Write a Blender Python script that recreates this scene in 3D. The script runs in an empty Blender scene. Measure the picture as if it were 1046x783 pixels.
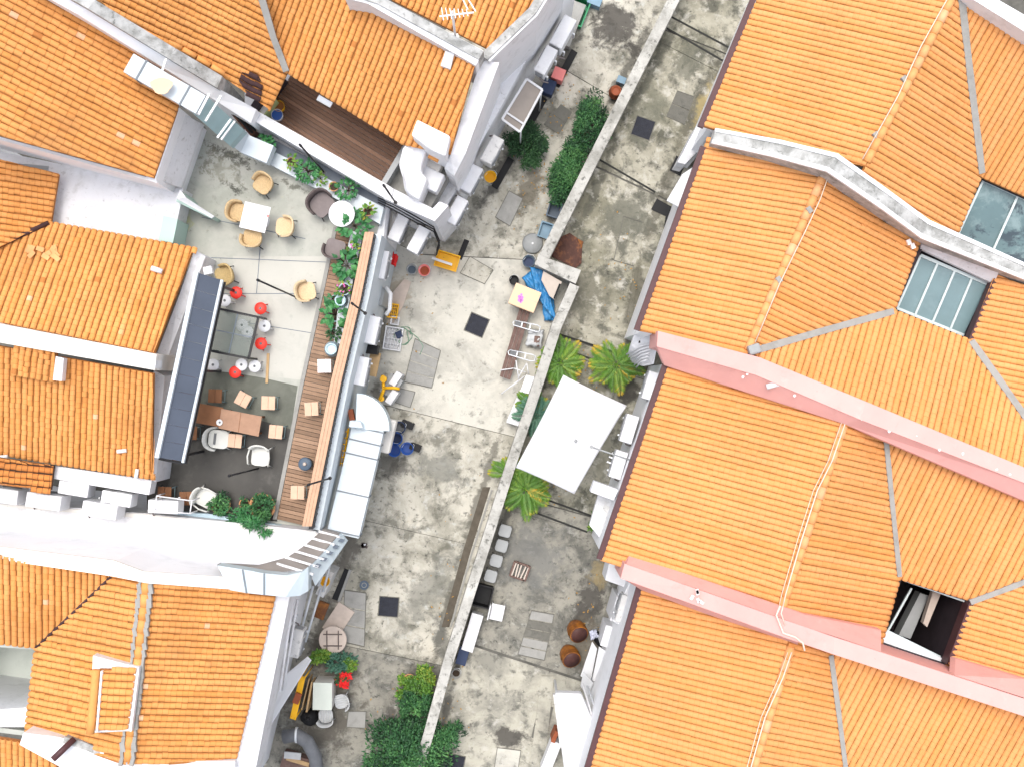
import bpy, math, random
import numpy as np
from mathutils import Vector, Matrix, noise
H = 36.0            # camera height above the lane, metres
F = 1224.0          # focal length in photograph pixels
CX, CY = 523.0, 391.5
sc = bpy.context.scene
COL = sc.collection
rnd = random.Random(7)

def P(x, y, z=0.0):
    """the point of the place seen at photograph pixel x, y that stands z metres above the lane"""
    k = (H - z) / F
    return Vector(((x - CX) * k, (CY - y) * k, z))

def ang(dx, dy):
    return math.atan2(-dy, dx)

# ------------------------------------------------------------------ materials
def nd(nt, t, **kw):
    n = nt.nodes.new(t)
    for k, v in kw.items():
        setattr(n, k, v)
    return n

def ramp(nt, fac, lo, hi):
    m = nd(nt, 'ShaderNodeMapRange'); m.clamp = True
    nt.links.new(fac, m.inputs[0]); m.inputs[1].default_value = lo; m.inputs[2].default_value = hi
    return m.outputs[0]

def mixc(nt, fac, a, b, blend='MIX'):
    m = nd(nt, 'ShaderNodeMix', data_type='RGBA', blend_type=blend)
    for sock, v in ((0, fac), (6, a), (7, b)):
        if isinstance(v, (int, float)): m.inputs[sock].default_value = v
        elif isinstance(v, tuple): m.inputs[sock].default_value = (*v, 1)
        else: nt.links.new(v, m.inputs[sock])
    return m.outputs[2]

def noise_n(nt, vec, scale, detail=6, rough=.6, dist=0.0):
    n = nd(nt, 'ShaderNodeTexNoise'); n.inputs['Scale'].default_value = scale
    n.inputs['Detail'].default_value = detail; n.inputs['Roughness'].default_value = rough
    n.inputs['Distortion'].default_value = dist
    nt.links.new(vec, n.inputs['Vector']); return n.outputs[0]

MATS = {}
def mat(name, base, rough=.7, var=.12, vscale=3.0, dirt=None, metal=0.0, bump=0.0, bscale=40.0, attr=None,
        layers=(), spec=.3, stretch=None, alpha=None, trans=0.0, patches=(), fine=False):
    """base colour with soft noise variation; layers = (colour, scale, lo, hi, amount) noise patches of dirt, moss, wear, painted glass reflections"""
    m = bpy.data.materials.new(name); m.use_nodes = True; nt = m.node_tree
    b = nt.nodes['Principled BSDF']
    geo = nd(nt, 'ShaderNodeNewGeometry'); vec = geo.outputs['Position']
    if stretch:
        mp = nd(nt, 'ShaderNodeMapping'); mp.inputs['Scale'].default_value = stretch
        nt.links.new(vec, mp.inputs['Vector']); vec = mp.outputs[0]
    dark = tuple(c * (1 - var) for c in base); light = tuple(min(1, c * (1 + var * .6)) for c in base)
    col = mixc(nt, ramp(nt, noise_n(nt, vec, vscale), .3, .7), dark, light)
    if attr:
        a = nd(nt, 'ShaderNodeAttribute', attribute_name='tint')
        rp = nd(nt, 'ShaderNodeValToRGB'); rp.color_ramp.interpolation = 'LINEAR'
        els = rp.color_ramp.elements
        for i, (p, c) in enumerate(attr):
            e = els[i] if i < 2 else els.new(p)
            e.position = p; e.color = (*c, 1)
        nt.links.new(a.outputs['Fac'], rp.inputs[0])
        v = mixc(nt, ramp(nt, noise_n(nt, vec, vscale), .3, .7), (1 - var,) * 3, (1 + var * .5,) * 3)
        col = mixc(nt, 1.0, rp.outputs[0], v, 'MULTIPLY')
    for (c, s, lo, hi, amt) in layers:
        f = ramp(nt, noise_n(nt, vec, s, 9, .68, .3), lo, hi)
        mm = nd(nt, 'ShaderNodeMath', operation='MULTIPLY'); nt.links.new(f, mm.inputs[0]); mm.inputs[1].default_value = amt
        col = mixc(nt, mm.outputs[0], col, c)
    for (px, py, z, rx, ry, rot, c, amt) in patches:     # stains of their own shape: ragged ovals, px radii
        ctr = P(px, py, z); k = (H - z) / F
        vm = nd(nt, 'ShaderNodeVectorMath', operation='SUBTRACT'); nt.links.new(geo.outputs['Position'], vm.inputs[0]); vm.inputs[1].default_value = ctr
        vr = nd(nt, 'ShaderNodeVectorRotate', rotation_type='Z_AXIS'); nt.links.new(vm.outputs[0], vr.inputs['Vector']); vr.inputs['Angle'].default_value = rot
        mp = nd(nt, 'ShaderNodeVectorMath', operation='MULTIPLY'); nt.links.new(vr.outputs[0], mp.inputs[0]); mp.inputs[1].default_value = (1 / (rx * k), 1 / (ry * k), 0)
        ln = nd(nt, 'ShaderNodeVectorMath', operation='LENGTH'); nt.links.new(mp.outputs[0], ln.inputs[0])
        nn = noise_n(nt, geo.outputs['Position'], 4.5 if fine else 2.2, 10, .78 if fine else .72, .3)
        ad = nd(nt, 'ShaderNodeMath', operation='MULTIPLY_ADD'); nt.links.new(nn, ad.inputs[0]); ad.inputs[1].default_value = 4.2 if fine else 3.2; nt.links.new(ln.outputs['Value'], ad.inputs[2])
        f = ramp(nt, ad.outputs[0], 2.6 if fine else 2.55, 2.2 if fine else 2.1)
        mm = nd(nt, 'ShaderNodeMath', operation='MULTIPLY'); nt.links.new(f, mm.inputs[0]); mm.inputs[1].default_value = amt
        col = mixc(nt, mm.outputs[0], col, c)
    nt.links.new(col, b.inputs['Base Color'])
    b.inputs['Roughness'].default_value = rough; b.inputs['Metallic'].default_value = metal
    b.inputs['Specular IOR Level'].default_value = spec
    if trans: b.inputs['Transmission Weight'].default_value = trans
    if alpha: b.inputs['Alpha'].default_value = alpha
    if bump:
        bp = nd(nt, 'ShaderNodeBump'); bp.inputs['Strength'].default_value = bump; bp.inputs['Distance'].default_value = .02
        nt.links.new(noise_n(nt, geo.outputs['Position'], bscale), bp.inputs['Height']); nt.links.new(bp.outputs[0], b.inputs['Normal'])
    MATS[name] = m
    return m

# ------------------------------------------------------------------ mesh builder
class MB:
    def __init__(s): s.v = []; s.f = []; s.sm = []; s.t = []
    def add(s, vs, fs, smooth=False, tint=.5):
        o = len(s.v); s.v.extend([tuple(v) for v in vs])
        for f in fs:
            s.f.append(tuple(i + o for i in f)); s.sm.append(smooth); s.t.append(tint)
    def box(s, c, size, rz=0.0, M=None, taper=1.0, tint=.5):
        x, y, z = size[0] / 2, size[1] / 2, size[2] / 2
        vs = []
        for dz in (-1, 1):
            k = taper if dz > 0 else 1
            for sx, sy in ((-1, -1), (1, -1), (1, 1), (-1, 1)):
                v = Vector((sx * x * k, sy * y * k, dz * z))
                if M: v = M @ v
                else: v = Matrix.Rotation(rz, 3, 'Z') @ v
                vs.append(v + Vector(c))
        s.add(vs, [(3, 2, 1, 0), (4, 5, 6, 7), (0, 1, 5, 4), (1, 2, 6, 5), (2, 3, 7, 6), (3, 0, 4, 7)], tint=tint)
        return s
    def prism(s, top, z0=None, depth=None, tint=.5):
        """top: ring of points with their own heights; sides dropped straight to z0 (or by depth)"""
        top = [Vector(p) for p in top]; n = len(top)
        a = sum(top[i].x * top[(i + 1) % n].y - top[(i + 1) % n].x * top[i].y for i in range(n))
        if a < 0: top.reverse()
        bot = [Vector((p.x, p.y, z0 if z0 is not None else p.z - depth)) for p in top]
        fs = [tuple(range(n)), tuple(range(2 * n - 1, n - 1, -1))]
        fs += [(n + i, n + (i + 1) % n, (i + 1) % n, i) for i in range(n)]
        s.add(top + bot, fs, tint=tint); return s
    def strip(s, A, B, z0=None, depth=None):
        """a band between two poly-lines of points, one block per length, thick below"""
        for i in range(len(A) - 1):
            s.prism([A[i], A[i + 1], B[i + 1], B[i]], z0, depth)
        return s
    def lathe(s, prof, c=(0, 0, 0), n=20, smooth=True, M=None, cap=True, tint=.5):
        vs = []
        for r, z in prof:
            for i in range(n):
                a = 2 * math.pi * i / n; v = Vector((r * math.cos(a), r * math.sin(a), z))
                if M: v = M @ v
                vs.append(v + Vector(c))
        fs = [(j * n + i, j * n + (i + 1) % n, (j + 1) * n + (i + 1) % n, (j + 1) * n + i) for j in range(len(prof) - 1) for i in range(n)]
        s.add(vs, fs, smooth, tint)
        if cap:
            o = len(s.v) - len(vs); m = len(prof)
            s.f.append(tuple(o + i for i in range(n - 1, -1, -1))); s.sm.append(False); s.t.append(tint)
            s.f.append(tuple(o + (m - 1) * n + i for i in range(n))); s.sm.append(False); s.t.append(tint)
        return s
    def cyl(s, c, r, h, n=16, r2=None, tint=.5):
        return s.lathe([(r, 0), (r if r2 is None else r2, h)], c, n, True, tint=tint)
    def tube(s, pts, r, n=6, r2=None, tint=.5):
        pts = [Vector(p) for p in pts]; vs = []; m = len(pts)
        for i, p in enumerate(pts):
            d = (pts[min(i + 1, m - 1)] - pts[max(i - 1, 0)]).normalized()
            a = d.cross(Vector((0, 0, 1)))
            if a.length < .05: a = d.cross(Vector((1, 0, 0)))
            a.normalize(); b = a.cross(d); rr = r if r2 is None else r + (r2 - r) * i / (m - 1)
            for k in range(n):
                t = 2 * math.pi * k / n; vs.append(p + a * math.cos(t) * rr + b * math.sin(t) * rr)
        fs = [(j * n + i, j * n + (i + 1) % n, (j + 1) * n + (i + 1) % n, (j + 1) * n + i) for j in range(m - 1) for i in range(n)]
        fs += [tuple(range(n - 1, -1, -1)), tuple((m - 1) * n + i for i in range(n))]
        s.add(vs, fs, True, tint); return s
    def bar(s, a, b, w, h):
        """square bar from a to b"""
        a = Vector(a); b = Vector(b); d = (b - a).normalized()
        q = d.cross(Vector((0, 0, 1)))
        if q.length < .05: q = Vector((1, 0, 0))
        q.normalize(); u = q.cross(d).normalized(); vs = []
        for p in (a, b):
            for sx, sy in ((-1, -1), (1, -1), (1, 1), (-1, 1)): vs.append(p + q * sx * w / 2 + u * sy * h / 2)
        s.add(vs, [(3, 2, 1, 0), (4, 5, 6, 7), (0, 1, 5, 4), (1, 2, 6, 5), (2, 3, 7, 6), (3, 0, 4, 7)]); return s
    def sweep(s, pts, w, h):
        """a duct of rectangular section; its depth hangs below the path; mitred at the bends"""
        pts = [Vector(p) for p in pts]; vs = []; m = len(pts)
        for i, p in enumerate(pts):
            d = Vector((0, 0, 0))
            if i: d += (p - pts[i - 1]).normalized()
            if i < m - 1: d += (pts[i + 1] - p).normalized()
            d.z = 0; d.normalize(); q = Vector((-d.y, d.x, 0))
            ww = w[i] if isinstance(w, (list, tuple)) else w
            for a, b in ((-.5, 0), (.5, 0), (.5, -1), (-.5, -1)): vs.append(p + q * a * ww + Vector((0, 0, b * h)))
        fs = [(j * 4 + i, j * 4 + (i + 1) % 4, (j + 1) * 4 + (i + 1) % 4, (j + 1) * 4 + i) for j in range(m - 1) for i in range(4)]
        fs = [tuple(reversed(f)) for f in fs] + [(0, 1, 2, 3), tuple((m - 1) * 4 + i for i in (3, 2, 1, 0))]
        s.add(vs, fs); return s
    def leaf(s, c, d, up, L, W, bend=.3, tint=.5):
        """one folded leaf: 2 quads along the midrib"""
        d = Vector(d).normalized(); q = d.cross(up)
        if q.length < .05: q = Vector((1, 0, 0))
        q.normalize(); n = q.cross(d); c = Vector(c)
        tip = c + d * L - n * L * bend; mid = c + d * L * .5 + n * L * .06
        vs = [c, mid + q * W / 2 + n * W * .12, tip, mid - q * W / 2 + n * W * .12, mid]
        s.add(vs, [(0, 1, 4), (1, 2, 4), (2, 3, 4), (3, 0, 4)], False, tint); return s
    def build(s, name, m, parent=None, world=False, loc=None, bevel=0.0, rz=0.0, solid=0.0):
        me = bpy.data.meshes.new(name); vs = s.v
        if world:
            off = Vector((0, 0, 0)); q = parent
            while q: off += q.location; q = q.parent
            if loc is not None and not parent: off = Vector(loc)
            vs = [(v[0] - off.x, v[1] - off.y, v[2] - off.z) for v in vs]
        me.from_pydata([tuple(v) for v in vs], [], s.f)
        me.polygons.foreach_set('use_smooth', s.sm)
        at = me.attributes.new('tint', 'FLOAT', 'FACE'); at.data.foreach_set('value', s.t)
        me.materials.append(MATS[m]); me.update()
        o = bpy.data.objects.new(name, me); COL.objects.link(o)
        if parent: o.parent = parent
        elif loc is not None: o.location = loc; o.rotation_euler.z = rz
        if bevel:
            b = o.modifiers.new('bevel', 'BEVEL'); b.width = bevel; b.segments = 2; b.limit_method = 'ANGLE'
        if solid:
            b = o.modifiers.new('solid', 'SOLIDIFY'); b.thickness = solid; b.offset = -1
        return o

LABELS = set()
def tag(o, label=None, cat=None, group=None, kind=None):
    if label: o['label'] = label
    if cat: o['category'] = cat
    if group: o['group'] = group
    if kind: o['kind'] = kind
    return o

def thing(name, label, cat, loc=(0, 0, 0), rz=0.0, group=None):
    o = bpy.data.objects.new(name, None); COL.objects.link(o); o.empty_display_size = .2
    o.location = loc; o.rotation_euler.z = rz
    return tag(o, label, cat, group)

def dup(o, parent=None):
    c = o.copy(); COL.objects.link(c); c.parent = parent
    for ch in list(o.children): dup(ch, c)
    return c

PROTO = {}
def spawn(key, maker, label, loc, rz=0.0, group=None, sc_=1.0):
    """first call builds the thing, later ones copy it with its parts"""
    if key not in PROTO:
        r = maker(); PROTO[key] = r
    else:
        r = dup(PROTO[key])
    r.location = loc; r.rotation_euler.z = rz; r.scale = (sc_,) * 3
    r['label'] = label
    if group: r['group'] = group
    elif 'group' in r: del r['group']
    return r

# ------------------------------------------------------------------ tiled roofs
class Pl:
    """a roof plane through three sighted points; z/at give its point behind any pixel"""
    def __init__(s, *p):
        a, b, c = [P(*q) if not isinstance(q, Vector) else q for q in p]
        s.n = (b - a).cross(c - a).normalized()
        if s.n.z < 0: s.n = -s.n
        s.d = s.n.dot(a)
    def at(s, x, y):
        o = Vector((0, 0, H)); r = P(x, y, 0) - o
        return o + r * ((s.d - s.n.dot(o)) / s.n.dot(r))
    def z(s, x, y): return s.at(x, y).z

def roof(pl, poly, dir_px, parent, m, pitch=.15, tile=.14, seed=1, rough=0.0, fill=None, name='roof_slope', lip=None, lift=0.0, joint=None, taper=None):
    """clay barrel tiles laid down the slope on boards; clipped to the (convex) outline"""
    rg = random.Random(seed); new = m == 'tile_bright'
    lip = (.001 if new else .003) if lip is None else lip; joint = (.007 if new else .010) if joint is None else joint; taper = (.02 if new else .04) if taper is None else taper
    jt = .1 if new else .06; fill = (.95 if new else .90) if fill is None else fill
    pts = [pl.at(*p) for p in poly]; n = pl.n
    c = (sum(p[0] for p in poly) / len(poly), sum(p[1] for p in poly) / len(poly))
    d = (pl.at(c[0] + dir_px[0] * 5, c[1] + dir_px[1] * 5) - pl.at(*c)).normalized()
    u = n.cross(d).normalized(); o = pts[0]
    uv = [((p - o).dot(u), (p - o).dot(d)) for p in pts]; N = len(uv)
    def span(x):
        lo, hi = 1e9, -1e9
        for i in range(N):
            (x0, y0), (x1, y1) = uv[i], uv[(i + 1) % N]
            if (x0 - x) * (x1 - x) <= 0 and abs(x1 - x0) > 1e-9:
                y = y0 + (y1 - y0) * (x - x0) / (x1 - x0); lo = min(lo, y); hi = max(hi, y)
        return (lo, hi) if hi - lo > 1e-4 else None
    umin = min(a for a, b in uv); umax = max(a for a, b in uv)
    mb = MB()
    mb.prism([p - n * .012 for p in pts], depth=.1, tint=.02)
    K = 7; w = pitch * fill / 2; hh = pitch * (.30 if new else .34)
    cs = [(-math.cos(math.pi * i / (K - 1)) * w, math.sin(math.pi * i / (K - 1))) for i in range(K)]
    k0 = int(math.floor(umin / pitch)); k1 = int(math.ceil(umax / pitch))
    for k in range(k0, k1 + 1):
        uc = k * pitch + rg.uniform(-1, 1) * .007 * (1 + rough)
        sp = [span(uc + x) for x, _ in cs]
        ok = [q for q in sp if q]
        if len(ok) < K: 
            if len(ok) < 3: continue
        lo = min(q[0] for q in ok); hi = max(q[1] for q in ok)
        s0 = math.floor(lo / tile) * tile - tile * rg.uniform(0, .25 if not new else .12); rowt = rg.gauss(0, .07 if new else .06)
        while s0 < hi:
            L = tile * (1 + rg.uniform(-.04, .04)); s1 = s0 + L
            tint = min(.98, max(.12, .5 + rowt + rg.gauss(0, .03 if new else .055))); 
            if rg.random() < (0 if new else .002 + .007 * rough): tint = rg.choice((.13, .97))
            jx = rg.gauss(0, .003 + .006 * rough); jz = rg.gauss(0, .002 + .005 * rough)
            secs = [(s0, 1 - taper, 0.0), (s1 - joint, 1.0, lip), (s1, .985, lip * .5)]
            rows = []
            for (sv, g, dz) in secs:
                row = []
                for j, (x, z) in enumerate(cs):
                    q = sp[j]
                    if q is None: q = ok[0] if j < K / 2 else ok[-1]
                    t = min(max(sv, q[0]), q[1])
                    row.append(o + u * (uc + x * g + jx) + d * t + n * (z * hh * g + (dz + jz + .004 + lift)))
                rows.append(row)
            if max((rows[1][j] - rows[0][j]).length for j in range(K)) > .004 or max((rows[2][j] - rows[1][j]).length for j in range(K)) > .004:
                base = len(mb.v); mb.v.extend([tuple(p) for r in rows for p in r])
                for a in range(2):
                    for j in range(K - 1):
                        mb.f.append((base + a * K + j, base + (a + 1) * K + j, base + (a + 1) * K + j + 1, base + a * K + j + 1))
                        mb.sm.append(True); mb.t.append(tint if a == 0 else jt)
                if s1 >= hi - 1e-6:
                    mb.f.append(tuple(base + 2 * K + j for j in range(K))); mb.sm.append(False); mb.t.append(.04)
            s0 = s1
    return mb.build(name, m, parent, world=True)

def ridge(p0, p1, parent, m, r=.1, seg=.3, seed=3, cable=None):
    """row of overlapping half-round ridge tiles from p0 to p1"""
    rg = random.Random(seed); mb = MB(); p0 = Vector(p0); p1 = Vector(p1); L = (p1 - p0).length; k = max(1, int(L / seg)); d = (p1 - p0) / k
    for i in range(k):
        a = p0 + d * i; t = rg.gauss(.72 if m == 'tile_bright' else .5, .08)
        mb.tube([a, a + d * .95], r * .97, 10, r * 1.05, tint=min(.95, max(.2, t)))
        mb.tube([a + d * .95, a + d * 1.0], r * 1.0, 10, tint=.1)
    return mb.build('ridge_cap', m, parent, world=True)

def band(path, w, parent, m, name='valley_gutter', h=.12, lift=.10):
    mb = MB(); pts = [Vector(p) + Vector((0, 0, lift)) for p in path]
    L = []
    for i in range(len(pts) - 1):
        k = max(2, int((pts[i + 1] - pts[i]).length / .35))
        L += [pts[i].lerp(pts[i + 1], j / k) for j in range(k)]
    L.append(pts[-1]); rg = random.Random(len(L))
    mb.sweep(L, [w * rg.uniform(.92, 1.08) for _ in L], h)
    return mb.build(name, m, parent, world=True)

def pathp(pl, *px): return [pl.at(*p) for p in px]

def wallbox(top, z0, th, parent, m, name='wall', side=1):
    """upright wall under a poly-line of top points; thickness to one side of the line"""
    mb = MB(); top = [Vector(p) for p in top]
    for i in range(len(top) - 1):
        a, b = top[i], top[i + 1]; d = (b - a); d.z = 0; d.normalize(); q = Vector((-d.y, d.x, 0)) * th * side
        mb.prism([a, b, b + q, a + q], z0)
    return mb.build(name, m, parent, world=True)
EXPOSURE = 1.12
# ------------------------------------------------------------------ palette (real-world base colours)
TR = [(0.0, (.42, .165, .040)), (.06, (.42, .165, .040)), (.1, (.56, .225, .06)), (.13, (.56, .225, .06)), (.3, (.63, .272, .076)), (.5, (.66, .302, .102)), (.75, (.69, .332, .128)), (.96, (.73, .42, .25))]
TL = [(0.0, (.30, .115, .028)), (.06, (.48, .187, .048)), (.13, (.48, .187, .048)), (.3, (.62, .262, .066)), (.5, (.67, .302, .090)), (.75, (.70, .332, .112)), (.96, (.74, .44, .26))]
TD = [(0.0, (.05, .025, .015)), (.1, (.08, .03, .015)), (.13, (.15, .06, .025)), (.3, (.42, .145, .035)), (.5, (.56, .21, .05)), (.75, (.62, .26, .07)), (.96, (.64, .36, .18))]
mat('tile_bright', (.6, .25, .06), .75, .10, .7, attr=TR, layers=((( .50, .19, .045), 1.3, .56, .8, .40), ((.30, .15, .06), .45, .60, .74, .28), ((.66, .36, .2), 7.0, .60, .75, .4), ((.30, .12, .03), 9.0, .66, .76, .5)), bump=.2, bscale=60)
mat('tile_old', (.55, .22, .06), .8, .14, .9, attr=TL, layers=(((.40, .15, .04), 1.1, .54, .8, .5), ((.26, .13, .055), .5, .58, .72, .38), ((.64, .36, .2), 7.0, .62, .76, .4), ((.20, .08, .025), 10.0, .65, .74, .55)), bump=.25, bscale=60)
mat('tile_dark', (.5, .2, .05), .8, .2, 1.2, attr=TD, layers=(((.2, .08, .03), 1.6, .5, .75, .5),), bump=.25, bscale=60)
mat('tile_sooty', (.06, .03, .03), .8, .2, 4)
mat('white_paint', (.69, .69, .705), .75, .05, .8, layers=(((.56, .56, .55), 1.1, .48, .68, .55), ((.30, .29, .27), 7.0, .58, .70, .6), ((.42, .41, .39), 2.4, .52, .68, .5)), bump=.15)
mat('white_wall', (.83, .83, .84), .8, .04, .6, layers=(((.62, .62, .62), 1.4, .52, .72, .5), ((.30, .30, .29), 6.0, .64, .76, .4)), bump=.15)
mat('white_streaked', (.72, .72, .73), .8, .05, .7, layers=(((.42, .42, .41), 1.8, .52, .72, .55), ((.12, .12, .12), 5.5, .62, .75, .6)))
mat('mossy_cap', (.47, .47, .455), .85, .15, 2.5, layers=(((.20, .20, .185), 2.6, .42, .6, .75), ((.07, .075, .065), 7.0, .56, .68, .7)), bump=.3)
mat('cream_cap', (.70, .67, .62), .85, .08, 1.5, layers=(((.45, .43, .38), 2.5, .5, .75, .5), ((.2, .2, .17), 7.0, .64, .75, .5)))
mat('pink_paint', (.67, .355, .32), .8, .06, 1.2, layers=(((.76, .48, .44), 3.0, .58, .75, .4), ((.46, .21, .18), 1.5, .56, .78, .4), ((.25, .16, .14), 9, .66, .74, .5)), bump=.2)
mat('chalk', (.78, .70, .68), .9)
DAMP = (.06, .055, .048)
GREYS = [((.18, .172, .132), .55, .44, .60, .62), ((.092, .09, .07), 1.5, .49, .62, .72), ((.04, .042, .037), 6.0, .56, .66, .75), ((.50, .50, .465), 2.6, .56, .67, .65), ((.06, .06, .05), 17, .62, .70, .5)]
EDGE = lambda pts, w, c, am: [((x0 + x1) / 2, (y0 + y1) / 2, 0, math.hypot(x1 - x0, y1 - y0) / 2 + 6, w, math.atan2(y1 - y0, x1 - x0), c, am) for (x0, y0), (x1, y1) in zip(pts, pts[1:])]
LP = EDGE([(672, 10), (610, 130), (556, 240)], 7, (.085, .08, .068), .8) + EDGE([(515, 430), (470, 570), (440, 690)], 6, (.08, .075, .06), .7) + EDGE([(600, 20), (545, 120), (480, 230)], 9, (.07, .066, .058), .85) + EDGE([(395, 280), (385, 380), (385, 440)], 8, (.13, .115, .09), .7) + EDGE([(372, 500), (345, 600), (315, 690)], 12, (.10, .09, .075), .8) + [(628, 28, 0, 30, 30, .6, DAMP, .9), (657, 60, 0, 34, 12, .6, DAMP, .9), (420, 722, 0, 24, 58, .35, (.10, .092, .08), .85), (330, 725, 0, 45, 60, .3, (.09, .08, .065), .85), (395, 475, 0, 28, 18, .1, DAMP, .7), (440, 600, 0, 60, 20, -.9, (.15, .15, .13), .6), (450, 480, 0, 30, 22, .3, (.16, .16, .14), .7), (540, 195, 0, 16, 30, .4, (.10, .085, .06), .75), (455, 660, 0, 12, 40, -.3, (.10, .10, .09), .7), (560, 120, 0, 22, 20, .4, (.10, .095, .075), .7), (400, 300, 0, 20, 22, .4, (.30, .25, .18), .7)]
YP = EDGE([(694, 20), (630, 140), (590, 240)], 6, (.09, .088, .07), .7) + EDGE([(540, 470), (500, 570), (465, 690), (445, 770)], 5, (.06, .058, .052), .75) + EDGE([(735, 60), (690, 160), (655, 260), (640, 340)], 8, (.10, .092, .07), .7) + [(520, 753, 0, 20, 13, .1, DAMP, .9), (603, 612, 0, 18, 30, .2, DAMP, .85), (640, 395, 0, 24, 18, .5, DAMP, .85), (640, 225, 0, 30, 34, .5, (.13, .13, .105), .75), (540, 570, 0, 45, 40, .3, (.15, .15, .14), .75), (615, 585, 0, 14, 16, .3, (.36, .28, .14), .6), (596, 300, 0, 30, 30, .3, (.13, .125, .095), .75), (705, 60, 0, 22, 30, .5, (.11, .11, .085), .7), (600, 660, 0, 20, 30, .3, (.14, .12, .09), .7), (660, 120, 0, 22, 36, .4, (.15, .15, .115), .6), (720, 105, 0, 8, 30, .4, (.42, .33, .14), .6)]
mat('lane_concrete', (.49, .465, .395), .9, .12, 1.6, layers=GREYS + [((.36, .27, .15), .8, .62, .76, .45)], bump=.4, bscale=25, patches=LP)
mat('yard_concrete', (.41, .388, .315), .9, .14, 1.6, layers=[((.155, .148, .10), .6, .40, .58, .75), ((.075, .075, .06), 1.7, .48, .60, .8), ((.035, .035, .03), 6.5, .56, .66, .75), ((.52, .50, .44), 2.2, .54, .66, .75), ((.05, .05, .04), 19, .62, .7, .5)], bump=.4, bscale=25, patches=YP)
mat('lane_pale', (.53, .51, .445), .9, .10, 1.3, layers=[((.30, .29, .255), .8, .46, .64, .75), ((.115, .115, .10), 2.8, .57, .68, .7), ((.06, .06, .052), 9.0, .61, .71, .65), ((.38, .29, .17), 1.0, .64, .78, .4), ((.55, .535, .49), 3.4, .58, .7, .6)], bump=.35, bscale=25, patches=LP)
mat('lane_grey', (.275, .262, .22), .9, .14, 1.6, layers=[((.09, .09, .08), 1.2, .45, .59, .8), ((.035, .036, .033), 5.5, .55, .66, .75), ((.42, .41, .37), 2.4, .56, .68, .65), ((.04, .04, .036), 18, .62, .7, .5)], bump=.4, bscale=25, patches=LP + YP)
mat('yard_mix', (.42, .40, .33), .9, .12, 1.6, layers=[((.18, .175, .15), .7, .44, .60, .75), ((.08, .08, .07), 2.0, .52, .64, .75), ((.04, .04, .035), 7.0, .58, .68, .7), ((.50, .48, .43), 2.6, .55, .67, .6)], bump=.4, bscale=25, patches=YP)
mat('groove', (.035, .035, .032), .95)
mat('drain_dark', (.10, .085, .065), .9, .3, 4)
mat('wall_cap', (.46, .45, .415), .9, .14, 1.4, layers=[((.22, .215, .19), 1.6, .44, .62, .75), ((.08, .08, .07), 5.0, .54, .66, .85), ((.05, .05, .045), 13, .60, .70, .6)], bump=.3)
mat('terrace_pale', (.43, .43, .385), .8, .08, 1.0, layers=[((.31, .325, .285), 1.1, .46, .62, .7), ((.22, .22, .19), 3.2, .58, .70, .5), ((.055, .06, .045), 1.5, .62, .72, .85), ((.10, .10, .07), 5.5, .63, .73, .7), ((.45, .42, .22), 2.0, .66, .8, .5)], spec=.3, fine=True, patches=[(238, 160, 3.6, 46, 16, .45, (.045, .045, .036), .85), (237, 192, 3.6, 30, 9, .4, (.045, .045, .036), .85), (212, 165, 3.6, 14, 24, .2, (.12, .11, .085), .7), (225, 172, 3.6, 40, 26, .4, (.24, .235, .18), .6), (300, 190, 3.6, 24, 8, .4, (.09, .09, .07), .8), (190, 225, 3.6, 14, 20, 0, (.40, .40, .18), .6)])
mat('terrace_cream', (.47, .462, .415), .8, .06, 1.0, layers=[((.36, .36, .32), 1.2, .48, .66, .65), ((.25, .25, .22), 4.0, .60, .72, .4), ((.1, .1, .08), 8.0, .68, .76, .5)], spec=.3)
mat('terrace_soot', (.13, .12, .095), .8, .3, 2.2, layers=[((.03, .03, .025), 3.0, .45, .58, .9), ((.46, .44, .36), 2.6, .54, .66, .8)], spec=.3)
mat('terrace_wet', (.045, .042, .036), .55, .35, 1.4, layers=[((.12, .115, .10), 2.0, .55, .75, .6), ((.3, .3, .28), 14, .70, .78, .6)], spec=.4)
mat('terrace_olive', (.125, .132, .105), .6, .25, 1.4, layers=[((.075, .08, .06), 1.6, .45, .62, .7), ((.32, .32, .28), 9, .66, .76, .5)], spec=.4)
WD = [(0, (.16, .10, .065)), (.4, (.24, .15, .095)), (.7, (.31, .195, .125)), (1, (.40, .265, .18))]
WB = [(0, (.09, .048, .03)), (.4, (.14, .072, .042)), (.7, (.19, .10, .06)), (1, (.26, .145, .09))]
mat('deck_timber', (.3, .17, .1), .7, .15, 6, attr=WD, layers=(((.13, .08, .05), 2.2, .56, .75, .4),), bump=.2)
mat('dark_timber', (.16, .08, .05), .6, .15, 6, attr=WB, bump=.2)
mat('rail_timber', (.50, .31, .20), .65, .15, 7, layers=(((.36, .2, .12), 3.5, .5, .7, .5),), bump=.15)
mat('table_timber', (.33, .19, .12), .6, .12, 6)
mat('brown_timber', (.20, .085, .035), .6, .15, 6)
mat('tan_wood', (.60, .40, .28), .65, .1, 6)
mat('plank_brown', (.14, .085, .07), .75, .25, 5, layers=(((.25, .17, .14), 6, .5, .7, .5),))
mat('raw_wood', (.45, .30, .15), .7, .15, 6)
mat('rattan', (.55, .40, .22), .75, .2, 30, bump=.6, bscale=70)
mat('rattan_light', (.62, .47, .29), .75, .15, 30, bump=.6, bscale=70)
mat('rattan_olive', (.46, .34, .16), .75, .2, 30, bump=.6, bscale=70)
mat('wicker_grey', (.115, .09, .085), .8, .3, 30, bump=.6, bscale=70)
mat('cushion_grey', (.20, .17, .165), .9, .1, 10)
mat('plastic_white', (.66, .66, .665), .5, .05, 3, spec=.35, layers=(((.5, .5, .49), 6, .6, .76, .4),))
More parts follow.
